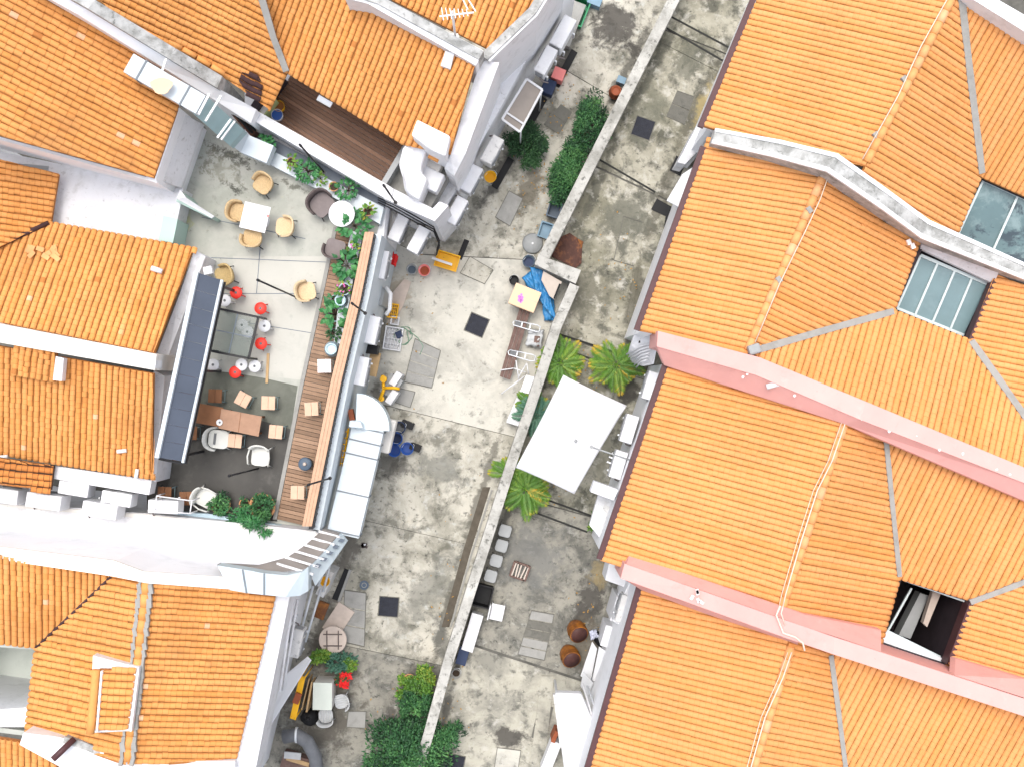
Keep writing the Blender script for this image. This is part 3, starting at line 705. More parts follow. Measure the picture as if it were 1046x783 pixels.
band([B.at(848, 668), B.at(855, 720), B.at(863, 783), B.at(874, 860)], .12, h3, 'hatch_grey')
gutter(h3, A.at(655, 599), A.at(580, 860))
wallbox([A.at(659, 599) - Vector((0, 0, .12)), A.at(585, 860) - Vector((0, 0, .12))], 0, .25, h3, 'white_wall', side=1)

# ------------------------------------------------------------------ terrace annex on the left
ZT = 3.6
ta = thing('terrace_building', 'two storey rear annex carrying the roof terrace with timber deck edge', 'building', PG(265, 340))
OUT = [(200, 128), (262, 145), (396, 205), (392, 240), (382, 262), (318, 541), (160, 520), (150, 480), (190, 300), (170, 240)]
b = MB(); b.prism([P(*p, ZT - .08) for p in OUT], 0); b.build('wall', 'white_wall', ta, True)
OF = [(196, 120), (262, 145), (394, 207), (385, 240), (376, 262), (345, 232), (333, 290), (311, 391), (305, 396), (216, 379), (205, 300), (165, 255)]
b = MB(); b.prism([P(*p, ZT) for p in [(196, 120), (262, 145), (394, 207), (377, 262), (318, 541), (160, 525), (150, 480), (165, 255)]], depth=.07); b.build('floor', 'terrace_pale', ta, True)
b = MB(); b.prism([P(*p, ZT + .004) for p in [(238, 262), (336, 262), (327, 300), (308, 388), (263, 383), (232, 300)]], depth=.03); b.build('floor_screed', 'terrace_cream', ta, True)
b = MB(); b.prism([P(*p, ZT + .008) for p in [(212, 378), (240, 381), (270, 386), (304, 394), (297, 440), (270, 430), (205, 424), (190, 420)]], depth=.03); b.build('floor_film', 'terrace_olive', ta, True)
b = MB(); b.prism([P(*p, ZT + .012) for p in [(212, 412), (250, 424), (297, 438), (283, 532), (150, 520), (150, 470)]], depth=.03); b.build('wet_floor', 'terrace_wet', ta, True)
b = MB()
for (x0, y0), (x1, y1) in (((182, 262), (336, 268)), ((206, 222), (312, 244)), ((266, 250), (262, 300)), ((254, 330), (330, 342)), ((216, 300), (330, 300))):
    b.bar(P(x0, y0, ZT + .006), P(x1, y1, ZT + .006), .018, .012)
b.build('floor_joint', 'gutter_grey', ta, True)
# timber deck of short boards with the capped rail beyond it
DL = [(345, 232), (333, 290), (311, 390), (283, 530)]; DR = [(372, 238), (359, 300), (337, 390), (309, 536)]
def lerp2(path, t):
    L = [(Vector(b_) - Vector(a_)).length for a_, b_ in zip(path, path[1:])]; s = t * sum(L)
    for (a_, b_), l_ in zip(zip(path, path[1:]), L):
        if s <= l_ + 1e-6: return Vector(a_).lerp(Vector(b_), s / l_)
        s -= l_
    return Vector(path[-1])
dk = MB(); n = 74; rg = random.Random(9)
for i in range(n):
    a, b_, c, d_ = lerp2(DL, (i + .04) / n), lerp2(DR, (i + .04) / n), lerp2(DR, (i + .93) / n), lerp2(DL, (i + .93) / n)
    z = ZT + .10 + rg.uniform(0, .006); dk.prism([P(*a, z), P(*b_, z), P(*c, z), P(*d_, z)], depth=.09, tint=min(1, max(0, rg.gauss(.55, .16))))
dk.build('deck', 'deck_timber', ta, True)
ke = MB(); ke.strip([P(x - 4.5, y, ZT + .07) for x, y in DL], [P(x - .5, y, ZT + .07) for x, y in DL], depth=.1); ke.build('deck_kerb', 'hatch_grey', ta, True)
RL = [(372.5, 237), (358.5, 305), (337.5, 390), (308.5, 537)]; RR = [(382, 239), (368.5, 305), (348.5, 390), (318.5, 540)]
rl = MB(); n = 3
for k in range(n):
    t0, t1 = k / n + .01, (k + 1) / n - .01
    rl.strip([P(a[0] + (b_[0] - a[0]) * t0, a[1], 4.62) for a, b_ in zip(RL, RR)], [P(a[0] + (b_[0] - a[0]) * t1, a[1], 4.62) for a, b_ in zip(RL, RR)], depth=.05)
rl.build('handrail', 'rail_timber', ta, True)
rl = MB(); rl.strip([P(x - 3.5, y, 4.55) for x, y in RR], [P(x + .8, y, 4.55) for x, y in RR], 3.5); cw = rl; rg = random.Random(3)
for i in range(46):
    q = Vector(RR[0]).lerp(Vector(RR[-1]), (i + .5) / 46); q = lerp2(RR, (i + .5) / 46)
    cw.bar(P(q.x + .2, q.y, 4.6), P(q.x + 2.6, q.y + .8, 4.6), .05, .05)
cw.build('railing', 'black_paint', ta, True)
co_ = MB(); co_.strip([P(x + 1.0, y, 4.25) for x, y in RR], [P(x + 8.0, y + 1, 4.25) for x, y in RR], 0); co_.build('wall_ledge', 'duct_white', ta, True)
# planter ledge, gutter along the top edge of the terrace
pl_ = MB(); pl_.strip([P(262, 146, 4.0), P(345, 188, 4.0), P(392, 212, 4.0)], [P(258, 159, 4.0), P(343, 203, 4.0), P(388, 229, 4.0)], ZT - .05); pl_.build('planter_ledge', 'duct_white', ta, True)
pl_ = MB(); pl_.strip([P(262, 134, 3.75), P(394, 201, 3.75)], [P(262, 147, 3.75), P(392, 214, 3.75)], 3.4); pl_.build('gutter', 'gutter_grey', ta, True)
pl_ = MB(); pl_.strip([P(359, 236, 3.95), P(350, 275, 3.95), P(341, 350, 3.95)], [P(371, 238, 3.95), P(360, 290, 3.95), P(349, 352, 3.95)], ZT + .05); pl_.build('planter_ledge', 'duct_white', ta, True)
# dark floor strip that paints in the shade below the awning
b = MB(); b.prism([P(*p, ZT + .02) for p in [(186, 372), (200, 376), (192, 470), (150, 470)]], depth=.04); b.build('shade_strip', 'brown_timber', ta, True)

# ------------------------------------------------------------------ left: top-left house
l1 = thing('shophouse', 'old orange tiled roof filling the top left corner, behind the silver duct', 'house', PG(80, 80))
A = Pl((181, 112, 6.3), (157, 181, 6.3), (20, 40, 8.0))
roof(A, [(-60, -70), (64, -8), (150, 52), (186, 78), (181, 113), (157, 182), (0, 139), (-60, 122)], (1, .52), l1, 'tile_old', seed=51, pitch=.152, rough=.4, tile=.2)
wl_ = MB(); wl_.prism([A.at(183, 110) - Vector((0, 0, .1)), A.at(158, 183) - Vector((0, 0, .1)), A.at(148, 180) - Vector((0, 0, .1)), A.at(172, 106) - Vector((0, 0, .1))], ZT); wl_.build('wall', 'white_wall', l1, True)
wl_ = MB(); wl_.prism([P(181, 113, 6.1), P(207, 127, 4.7), P(185, 192, 4.7), P(157, 182, 6.1)], depth=.15); wl_.build('rain_hood', 'white_paint', l1, True)
wl_ = MB(); wl_.strip([P(-60, 124, 7.0), P(0, 140, 6.9), P(157, 183, 6.1), P(160, 184, 6.1)], [P(-60, 128, 7.0), P(0, 143, 6.9), P(157, 186, 6.1), P(160, 187, 6.1)], 4.5); wl_.build('party_wall', 'white_wall', l1, True)
fn = MB(); fn.prism([P(184, 195, 4.9), P(190, 203, 4.9), P(218, 221, 4.4), P(216, 223.5, 4.4), P(180, 206, 4.9)], ZT); fn.build('fin_wall', 'mint_paint', l1, True)
fn = MB(); fn.prism([P(184, 194, 4.95), P(190, 202, 4.95), P(219, 221, 4.45), P(216, 223, 4.45), P(180, 203, 4.95)], depth=.05); fn.build('fin_cap', 'white_paint', l1, True)

# --- middle-left upper house
l2 = thing('shophouse', 'orange tiled roof with a white light well above it, left of the terrace chairs', 'house', PG(80, 260))
A = Pl((52, 227, 5.0), (197, 252, 5.0), (158, 360, 6.1))
roof(A, [(52, 227), (198, 253), (158, 361), (0, 330), (-60, 318), (-60, 290), (0, 252)], (.36, -1), l2, 'tile_old', seed=52, pitch=.165, rough=.3)
B = Pl((59, 178, 5.0), (52, 227, 5.0), (-60, 290, 6.1))
roof(B, [(60, 178), (52, 227), (0, 252), (-60, 290), (-60, 148), (0, 163)], (1, .14), l2, 'tile_old', seed=53, pitch=.155, rough=.4)
lw = MB(); lw.prism([P(-60, 120, 4.55), P(0, 155, 4.55), P(187, 193, 4.55), P(174, 250, 4.55), P(40, 232, 4.55), P(50, 170, 4.55), P(-60, 160, 4.55)], 0); lw.build('flat_roof', 'white_paint', l2, True)
lw = MB(); lw.prism([P(184, 196, 4.62), P(187, 197, 4.62), P(176, 249, 4.62), P(173, 248, 4.62)], 4.4); lw.build('roof_kerb', 'white_paint', l2, True)
wv = MB(); wv.tube([A.at(x, y) + Vector((0, 0, .09)) for x, y in ((51, 228), (25, 240), (0, 252))], .06, 8); wv.build('valley_gutter', 'tile_sooty', l2, True)
br = MB(); rg = random.Random(4)
for i in range(13):
    q = A.at(rg.uniform(26, 62), rg.uniform(254, 266)); br.box(q + Vector((0, 0, .12)), (.2, .12, .04), rg.random() * 3, tint=.8)
br.build('broken_tile', 'tile_old', l2, True)
vt = MB(); p = A.at(161, 276); vt.tube([p + Vector((-.12, .04, .12)), p + Vector((.15, -.05, .12))], .07, 10); vt.build('vent_cowl', 'plastic_white', l2, True)
ws = MB(); ws.strip([P(199, 256, 4.9), P(183, 302, 5.1), P(160, 362, 5.5)], [P(210, 262, 4.7), P(194, 305, 4.9), P(171, 366, 5.2)], 3.4); ws.build('gable_gutter', 'white_paint', l2, True)
pw = MB(); pw.strip([P(-60, 316, 6.7), P(0, 331, 6.7), P(160, 362, 6.5)], [P(-60, 336, 6.7), P(0, 350, 6.7), P(158, 378, 6.5)], 3.5); pw.build('parapet', 'cream_cap', l2, True)
pw = MB(); pw.strip([P(-60, 322, 6.74), P(0, 337, 6.74), P(159, 368, 6.54)], [P(-60, 334, 6.74), P(0, 348, 6.74), P(158.5, 376, 6.54)], 6.0); pw.build('coping', 'white_paint', l2, True)

# --- middle-left lower house
l3 = thing('shophouse', 'orange tiled roof with upright tile rows, left of the slate awning', 'house', PG(80, 420))
A = Pl((157, 380, 6.2), (155, 489, 5.3), (54, 472, 5.3))
roof(A, [(-60, 340), (0, 353), (157, 381), (155, 489), (54, 473), (0, 464), (-60, 452)], (-.02, 1), l3, 'tile_old', seed=54, pitch=.152, rough=.45)
B = Pl((55, 474, 5.3), (52, 500, 5.3), (-20, 470, 5.8))
roof(B, [(-60, 455), (0, 467), (55, 475), (52, 500), (0, 494), (-60, 488)], (1, .1), l3, 'tile_dark', seed=55, pitch=.17, rough=.8)
gt = MB(); gt.strip([P(54, 475, 5.1), P(155, 490, 5.1)], [P(52, 488, 5.1), P(152, 505, 5.1)], 4.6); gt.build('gutter', 'white_streaked', l3, True)
ws = MB(); ws.strip([P(157, 378, 5.5), P(155, 490, 5.0)], [P(168, 384, 5.3), P(159, 492, 4.9)], 3.4); ws.build('gable_gutter', 'white_paint', l3, True)
pt = Pl((16, 352, 6.45), (58, 358, 6.45), (50, 390, 6.2))
roof(pt, [(17, 350), (58, 357), (55, 390), (14, 383)], (-.1, 1), l3, 'tile_old', seed=56, pitch=.16, rough=.9)
pp = MB(); pp.prism([P(57, 364, 6.6), P(65, 366, 6.6), P(63, 389, 6.5), P(54, 388, 6.5)], depth=.25); pp.build('mortar_fillet', 'white_paint', l3, True)
for x, y, a in ((126, 460, .1), (141, 483, 1.4), (5, 466, .1)):
    p = A.at(x, y) + Vector((0, 0, .12)); MB().tube([p - Vector((math.cos(a), math.sin(a), 0)) * .12, p + Vector((math.cos(a), math.sin(a), 0)) * .12], .05, 8).build('vent_cowl', 'plastic_white', l3, True)

# --- awning over the terrace bar
aw = thing('awning', 'long slate blue awning with a pale edge over the terrace bar', 'awning', PG(190, 380, ZT, ZT))
a = MB(); AW = [P(203, 279, 6.0), P(226, 286, 5.75), P(186, 471, 5.75), P(162, 467, 6.0)]
for i in range(11):
    t0, t1 = i / 11, (i + .985) / 11
    a.prism([AW[0].lerp(AW[3], t0), AW[1].lerp(AW[2], t0), AW[1].lerp(AW[2], t1), AW[0].lerp(AW[3], t1)], depth=.04)
a.build('roof_sheet', 'awning_slate', aw, True)
a = MB(); a.bar(P(227, 286, 5.73), P(187, 472, 5.73), .06, .12); a.bar(P(201, 278, 6.05), P(160.5, 467, 6.05), .1, .12); a.build('edge_trim', 'duct_white', aw, True)
a = MB()
for t in (.03, .5, .97):
    q = AW[1].lerp(AW[2], t); a.bar(q - Vector((.05, 0, .05)), Vector((q.x - .05, q.y, ZT)), .06, .06)
a.build('post', 'black_paint', aw, True)
a = MB(); a.bar(P(229, 288, 5.55), P(189, 473, 5.55), .09, .06); a.bar(P(162, 468, 5.7), P(187, 473, 5.55), .06, .06); a.build('shadow_bar', 'black_paint', aw, True)  # black bars stand in for the dark shadow along the awning edge

# ------------------------------------------------------------------ top house with the timber courtyard
t1 = thing('shophouse', 'orange tiled house at the top with an inset dark timber courtyard', 'house', PG(330, 60))
A = Pl((241, 104, 5.7), (291, 76, 5.7), (180, 20, 7.2))
roof(A, [(40, -70), (246, -70), (294, 73), (276, 112), (236, 84), (110, 8)], (1, .48), t1, 'tile_old', seed=57, pitch=.152, rough=.3)
B = Pl(A.at(294, 75), P(412, 147, A.z(294, 75)), P(440, 34, 6.9))
roof(B, [(246, -70), (330, -40), (486, 64), (460, 158), (412, 148), (294, 75)], (-.39, 1), t1, 'tile_old', seed=58, pitch=.158, rough=.35)
band([A.at(246, -70), A.at(265, -10), A.at(280, 40), A.at(293, 74)], .16, t1, 'hatch_grey')
pw = MB(); pw.strip([P(20, -44, 9.0), P(97, 0, 8.7), P(180, 50, 7.5), P(227, 78, 6.5)], [P(14, -34, 9.0), P(90, 9, 8.7), P(174, 61, 7.5), P(222, 90, 6.5)], 4); pw.build('parapet', 'mossy_cap', t1, True)
pw = MB(); pw.strip([P(13, -34, 8.7), P(90, 9, 8.4), P(174, 61, 7.3), P(222, 90, 6.3), P(262, 112, 5.2)], [P(4, -27, 8.6), P(78, 14, 8.3), P(166, 69, 7.1), P(214, 99, 6.2), P(256, 126, 5.1)], 3.6); pw.build('parapet_side', 'white_wall', t1, True)
rd = MB(); rg = random.Random(2)
for i in range(9):
    q0 = P(100 + i * 14.5, -2 + i * 8.7, 7.65 - i * .14); q1 = P(100 + (i + .9) * 14.5, -2 + (i + .9) * 8.7, 7.65 - (i + .9) * .14)
    rd.tube([q0, q1], .07, 8, tint=rg.uniform(.3, .8))
rd.build('edge_tile', 'tile_old', t1, True)
sq = roof(A, [(247, 72), (262, 78), (268, 86), (266, 101), (252, 94), (243, 82)], (1, .48), t1, 'tile_sooty', seed=66, pitch=.152, rough=.8, lift=.05); sq.name = 'sooty_tile'
# courtyard
ck = MB(); c0, c1, c2, c3 = Vector((296, 80)), Vector((416, 146)), Vector((390, 190)), Vector((281, 108)); nb = 15; rg = random.Random(12)
c0 = Vector((300, 72)); c1 = Vector((420, 140)); c3 = Vector((270, 122)); c2 = Vector((384, 198))
for i in range(nb):
    a, b_, c, d_ = c0.lerp(c3, (i + .04) / nb), c1.lerp(c2, (i + .04) / nb), c1.lerp(c2, (i + .95) / nb), c0.lerp(c3, (i + .95) / nb)
    ck.prism([P(*a, ZT), P(*b_, ZT), P(*c, ZT), P(*d_, ZT)], depth=.05, tint=min(1, max(0, rg.gauss(.5, .2))))
ck.build('courtyard_deck', 'dark_timber', t1, True)
MB().prism([P(250, 60, ZT - .06), P(440, 130, ZT - .06), P(430, 220, ZT - .06), P(250, 140, ZT - .06)], 0).build('lower_storey', 'white_wall', t1, True)
cw = MB(); cw.strip([P(262, 113, 4.75), P(285, 126, 4.7), P(396, 189, 4.7), P(402, 193, 4.7)], [P(260, 124, 4.75), P(284, 138, 4.7), P(394, 203, 4.7), P(399, 206, 4.7)], 3.3); cw.build('courtyard_wall', 'white_paint', t1, True)
cw = MB(); cw.strip([P(412, 148, 4.6), P(387, 190, 4.6)], [P(417, 151, 4.6), P(392, 192, 4.6)], 3.4); cw.build('courtyard_rail', 'plastic_grey', t1, True)
cw = MB(); cw.prism([P(288, 76, 4.5), P(262, 112, 4.5), P(256, 108, 4.5), P(281, 70, 4.5)], 3.6); cw.build('courtyard_end', 'dark_plaster', t1, True)
b4 = MB(); b4.prism([P(326, 97, 5.6), P(340, 105, 5.6), P(337, 110, 5.5), P(323, 102, 5.5)], depth=.05); b4.build('eave_patch', 'steel_pale', t1, True)
b4 = MB(); b4.prism([P(455, 52, 7.0), P(464, 55, 7.0), P(460, 71, 6.8), P(450, 67, 6.8)], depth=.2); b4.build('mortar_fillet', 'white_paint', t1, True)
# service roof with grey floor at the corner
sf = MB(); sf.prism([P(416, 148, 4.0), P(470, 160, 4.0), P(440, 212, 4.0), P(391, 192, 4.0)], 3.3); sf.build('service_floor', 'hatch_grey', t1, True)
tl = MB()
# party wall and lane wall
pw = MB(); pw.strip([P(362, -14, 7.6), P(396, 0, 7.5), P(494, 52, 7.0)], [P(352, -2, 7.6), P(376, 4, 7.5), P(486, 67, 7.0)], 5); pw.build('parapet', 'white_streaked', t1, True)
pw = MB(); pw.strip([P(364, -14, 7.64), P(398, 1, 7.54), P(494, 52.5, 7.04)], [P(357, -5, 7.64), P(386, 4, 7.54), P(489, 61, 7.04)], 6); pw.build('coping', 'mossy_cap', t1, True)
lwA = [P(492, 60, 6.3), P(462, 160, 5.7), P(470, 152, 5.6), P(430, 215, 4.6)]
pw = MB(); pw.strip([P(491, 62, 6.2), P(460, 158, 5.7), P(454, 172, 5.2)], [P(510, 64, 6.1), P(475, 158, 5.6), P(464, 180, 5.2)], 0); pw.build('lane_wall', 'white_streaked', t1, True)
lb = MB(); lb.strip([P(556, 0, 3.1), P(500, 105, 3.1), P(440, 214, 3.1), P(434, 224, 3.1)], [P(568, 5, 3.1), P(512, 109, 3.1), P(450, 220, 3.1), P(442, 229, 3.1)], 0); lb.build('wall_ledge', 'white_paint', t1, True)
lb = MB(); lb.strip([P(545, 12, 3.0), P(497, 103, 3.0), P(448, 196, 3.0)], [P(557, 0, 3.0), P(501, 105, 3.0), P(441, 213, 3.0)], 0); lb.build('wall_face', 'white_wall', t1, True)
lb = MB(); lb.strip([P(396, 190, 4.65), P(442, 213, 4.65), P(449, 206, 4.65)], [P(392, 203, 4.65), P(444, 226, 4.65), P(458, 210, 4.65)], 0); lb.build('corner_wall', 'white_paint', t1, True)

t3 = thing('shophouse', 'small strip of orange roof with a mossy edge at the top, under the aerial', 'house', PG(480, 20))
B = Pl((498, 50, 6.2), (545, 6, 6.2), (440, -30, 7.2))
roof(B, [(382, -50), (560, -60), (550, 4), (498, 50), (400, 0)], (-.39, 1), t3, 'tile_old', seed=59, pitch=.158, rough=.35)
pw = MB(); pw.strip([P(570, -40, 6.35), P(541, 9, 6.35), P(491, 57, 6.35)], [P(580, -34, 6.35), P(549, 16, 6.35), P(500, 63, 6.35)], 0); pw.build('parapet', 'white_streaked', t3, True)
pw = MB(); pw.strip([P(570, -41, 6.42), P(540.5, 8, 6.42), P(490.5, 56, 6.42)], [P(578, -36, 6.42), P(547, 14, 6.42), P(498, 61, 6.42)], depth=.15); pw.build('coping', 'mossy_cap', t3, True)
pw = MB(); pw.strip([P(582, -36, 4.6), P(551, 17, 4.6)], [P(592, -32, 4.6), P(560, 12, 4.6)], 0); pw.build('lane_wall', 'white_wall', t3, True)
gl = MB(); gl.prism([P(553, -6, 2.6), P(566, -3, 2.6), P(558, 28, 2.6), P(545, 34, 2.6)], 0); gl.build('side_passage', 'drain_dark', t3, True)

# ------------------------------------------------------------------ bottom left house
l5 = thing('shophouse', 'white walled house at the bottom left with a small tiled dormer', 'house', PG(150, 680))
ZE = 6.0
R_ = Pl((281, 610, ZE), (241, 776, ZE), (150, 596, 7.3)); ra = R_.at(150, 594); rb = R_.at(130, 776)
roof(R_, [(151, 590), (232, 596), (282, 606), (241, 776), (130, 778)], (1, .04), l5, 'tile_old', seed=61, pitch=.155, rough=.4)
M_ = Pl(R_.at(150, 594), R_.at(130, 776), P(36, 662, 6.3))
roof(M_, [(114, 586), (151, 592), (130, 778), (100, 770), (26, 746), (36, 661)], (-1, -.2), l5, 'tile_old', seed=62, pitch=.165, rough=.3)
L_ = Pl(M_.at(114, 587), M_.at(36, 661), P(0, 657, M_.z(36, 661)))
roof(L_, [(-60, 557), (0, 566), (116, 586), (36, 661), (0, 657), (-60, 650)], (.02, 1), l5, 'tile_old', seed=63, pitch=.158, rough=.25)
wv = MB(); wv.tube([L_.at(x, y) + Vector((0, 0, .03)) for x, y in ((114, 588), (75, 625), (37, 661))], .045, 6); wv.build('valley_gutter', 'tile_sooty', l5, True)
ridge(R_.at(150, 592), R_.at(131, 776), l5, 'tile_old', .13)
for dx in (-5.5, 5.5):
    m_ = MB(); rg = random.Random(int(dx * 10)); pth = []
    for i in range(26):
        t = i / 25; q = R_.at(150 - 19.5 * t, 593 + 183 * t); m_.box(q + Vector((dx / 41, 0, .06)), (rg.uniform(.05, .12), rg.uniform(.14, .26), .1), rg.uniform(-.3, .3))
    m_.build('ridge_mortar', 'hatch_grey', l5, True)
NO = [(-60, 551), (0, 559), (116, 573), (146, 584), (232, 590), (300, 592)]; NI = [(-60, 562), (0, 571), (115, 588), (150, 595), (232, 601), (306, 604)]
ZN = [7.0, 7.0, 7.4, 7.5, 6.8, 6.3]
pw = MB(); pw.strip([P(*p, z) for p, z in zip(NO, ZN)], [P(*p, z) for p, z in zip(NI, ZN)], 0); pw.build('parapet', 'white_wall', l5, True)
pw = MB(); pw.strip([P(p[0], p[1] - 1, z + .05) for p, z in zip(NO, ZN)], [P(p[0], p[1] - 1.5, z + .05) for p, z in zip(NI, ZN)], depth=.1); pw.build('coping', 'cream_cap', l5, True)
wallbox([R_.at(283, 604) - Vector((0, 0, .05)), R_.at(243, 776) - Vector((0, 0, .05)), R_.at(225, 850) - Vector((0, 0, .05))], 0, .3, l5, 'white_wall', side=-1)
fl_ = MB(); fl_.strip([P(283, 606, 5.9), P(242, 776, 5.9), P(224, 850, 5.9)], [P(296, 608, 5.75), P(262, 780, 5.75), P(244, 850, 5.75)], 4.5); fl_.build('eave_wall', 'white_paint', l5, True)
dn = MB()
for x0, x1, z in ((299, 286, 4.9), (304, 289, 4.4)):
    dn.tube([P(x0, 612, z), P(x1, 705, z - .2)], .035, 8)
dn.build('drain_pipe', 'white_paint', l5, True)
ws = MB(); ws.prism([P(314, 670, 1.6), P(318, 674, 1.6), P(250, 783, 3.6), P(238, 850, 3.6), P(252, 760, 4.4), P(290, 690, 3.0)], depth=.05)
ws.build('sun_sheet', 'sail_cloth', l5, True)
lightwell(l5, [(-60, 656), (36, 663), (26, 746), (-60, 735)], 6.0, 3.2, 'well_plaster')
pw = MB(); pw.strip([P(-60, 716, 6.1), P(0, 724, 6.1), P(28, 722, 6.1)], [P(-60, 734, 6.1), P(0, 742, 6.1), P(28, 742, 6.1)], 3.2); pw.build('well_wall', 'white_streaked', l5, True)
pi = MB(); pi.tube([P(-40, 728, 5.2), P(0, 725, 5.2), P(18, 722, 5.2), P(24, 720, 5.0), P(27, 717, 4.6)], .07, 8); pi.build('well_pipe', 'plastic_white', l5, True)
pw = MB(); pw.strip([P(24, 748, 6.9), P(60, 752, 6.8), P(130, 776, 6.9), P(240, 777, 6.2)], [P(20, 760, 6.9), P(62, 783, 6.8), P(140, 796, 6.9), P(240, 795, 6.2)], 4); pw.build('parapet', 'white_streaked', l5, True)
mo = MB(); mo.strip([P(66, 752, 6.86), P(85, 757, 6.86), P(118, 771, 6.86)], [P(64, 758, 6.86), P(88, 766, 6.86), P(124, 781, 6.86)], 6.5); mo.build('mossy_strip', 'mossy_cap', l5, True)
# dormer
DZ = 7.55
dm = MB(); q = [P(95, 669, DZ - .35), P(142, 681, DZ - .1), P(133, 746, DZ - .1), P(91, 748, DZ - .35)]; dm.prism(q, 6.2); dm.build('dormer', 'white_paint', l5, True)
dpl = Pl((106, 672, DZ + .02), (98, 748, DZ + .02), (139, 681, DZ - .12))
roof(dpl, [(101, 683), (139, 684), (131, 744), (97, 746)], (1, .05), l5, 'tile_old', seed=64, pitch=.17, rough=.3)
dr = MB(); a, b_ = dpl.at(99, 683) + Vector((0, 0, .05)), dpl.at(93, 748) + Vector((0, 0, .05)); dr.tube([a.lerp(b_, i / 6) for i in range(7)], .1, 10); dr.build('dormer_ridge', 'tile_old', l5, True)
dr = MB(); dr.strip([dpl.at(139, 683), dpl.at(131, 746)], [dpl.at(143, 681) + Vector((0, 0, .06)), dpl.at(135, 746) + Vector((0, 0, .06))], depth=.15); dr.strip([dpl.at(104, 684) + Vector((0, 0, .09)), dpl.at(99, 746) + Vector((0, 0, .09))], [dpl.at(106, 684) + Vector((0, 0, .09)), dpl.at(101, 746) + Vector((0, 0, .09))], depth=.12); dr.build('dormer_mortar', 'white_streaked', l5, True)

l6 = thing('shophouse', 'sliver of orange tiled roof cut off at the bottom left edge', 'house', PG(20, 775))
A = Pl((0, 752, 6.4), (52, 782, 6.4), (0, 850, 5.6))
roof(A, [(-60, 746), (0, 753), (30, 758), (70, 790), (90, 850), (-60, 850)], (.02, 1), l6, 'tile_old', seed=65, pitch=.165, rough=.3)
pp_ = MB(); p0 = P(54, 775, 7.3); pp_.tube([P(76, 754, 6.95), p0], .075, 10); tag(pp_.build('drain_spout', 'gutter_maroon', None, True, loc=P(76, 754, 6.95)), 'dark maroon pipe lying across the white parapet at the bottom left', 'pipe')

# --- white ledge and party wall roof between terrace and bottom house
lg = MB(); lg.prism([P(-60, 497, 4.3), P(0, 512, 4.3), P(150, 524, 4.3), P(322, 542, 4.3), P(330, 549, 4.3), P(306, 600, 4.3), P(-60, 600, 4.3)], 0); lg.build('service_ledge', 'white_paint', ta, True)
lg = MB(); lg.strip([P(-60, 499, 4.36), P(0, 514, 4.36), P(150, 525, 4.36), P(322, 543, 4.36)], [P(-60, 502, 4.36), P(0, 517, 4.36), P(150, 529, 4.36), P(325, 547, 4.36)], 4.1); lg.build('ledge_kerb', 'cream_cap', ta, True)
lg = MB(); lg.strip([P(150, 522, 3.9), P(212, 524, 3.9), P(310, 540, 3.9)], [P(150, 529, 3.9), P(212, 533, 3.9), P(310, 545, 3.9)], 3.5); lg.build('ledge_step', 'pot_blue', ta, True)
# ------------------------------------------------------------------ furniture makers (local coordinates, z up, front towards -y)
def rrect(w, d, r, n=5):
    pts = []
    for cx, cy, a0 in ((w / 2 - r, d / 2 - r, 0), (-w / 2 + r, d / 2 - r, 90), (-w / 2 + r, -d / 2 + r, 180), (w / 2 - r, -d / 2 + r, 270)):
        for i in range(n + 1):
            a = math.radians(a0 + 90 * i / n); pts.append((cx + r * math.cos(a), cy + r * math.sin(a)))
    return pts

def shell(mb, w, d, r, z0, z1, a0, a1, th=.045, flare=.04, top=None):
    """curved chair back following a rounded outline from angle a0 to a1 (degrees, 90 = back)"""
    n = 22; rows = []
    for i in range(n + 1):
        t = i / n; a = math.radians(a0 + (a1 - a0) * t)
        k = 1 / max(abs(math.cos(a)) ** 2.6 + abs(math.sin(a)) ** 2.6, 1e-6) ** (1 / 2.6)
        x, y = math.cos(a) * k * w / 2, math.sin(a) * k * d / 2; nx, ny = math.cos(a), math.sin(a)
        zt = z1 if top is None else top(t)
        rows.append([Vector((x, y, z0)), Vector((x + nx * flare, y + ny * flare, zt)), Vector((x + nx * (flare - th), y + ny * (flare - th), zt + .008)), Vector((x - nx * th, y - ny * th, z0))])
    vs = [p for r_ in rows for p in r_]; fs = []
    for i in range(n):
        for j in range(4):
            fs.append((i * 4 + j, i * 4 + (j + 1) % 4, (i + 1) * 4 + (j + 1) % 4, (i + 1) * 4 + j))
    fs += [(3, 2, 1, 0), tuple(n * 4 + j for j in range(4))]
    mb.add(vs, fs, True)

def mk_tub(m, cat='chair', name='tub_chair', cushion=None, legs='black_paint', w=.52, d=.50, z1=.76):
    def f():
        t = thing(name, '', cat)
        s = MB(); s.prism([Vector((x, y, .44)) for x, y in rrect(w * .92, d * .96, .14)], depth=.06); s.build('seat', cushion or m, t, bevel=.012)
        b = MB(); shell(b, w, d, .2, .36, z1, -12, 192, top=lambda q: .60 + (z1 - .60) * math.sin(math.pi * q) ** 1.1); b.build('backrest', m, t)
        for sx in (-1, 1):
            for sy in (-1, 1):
                MB().tube([(sx * w * .36, sy * d * .36, .40), (sx * w * .46, sy * d * .46, 0)], .014, 6).build('leg', legs, t)
        return t
    return f

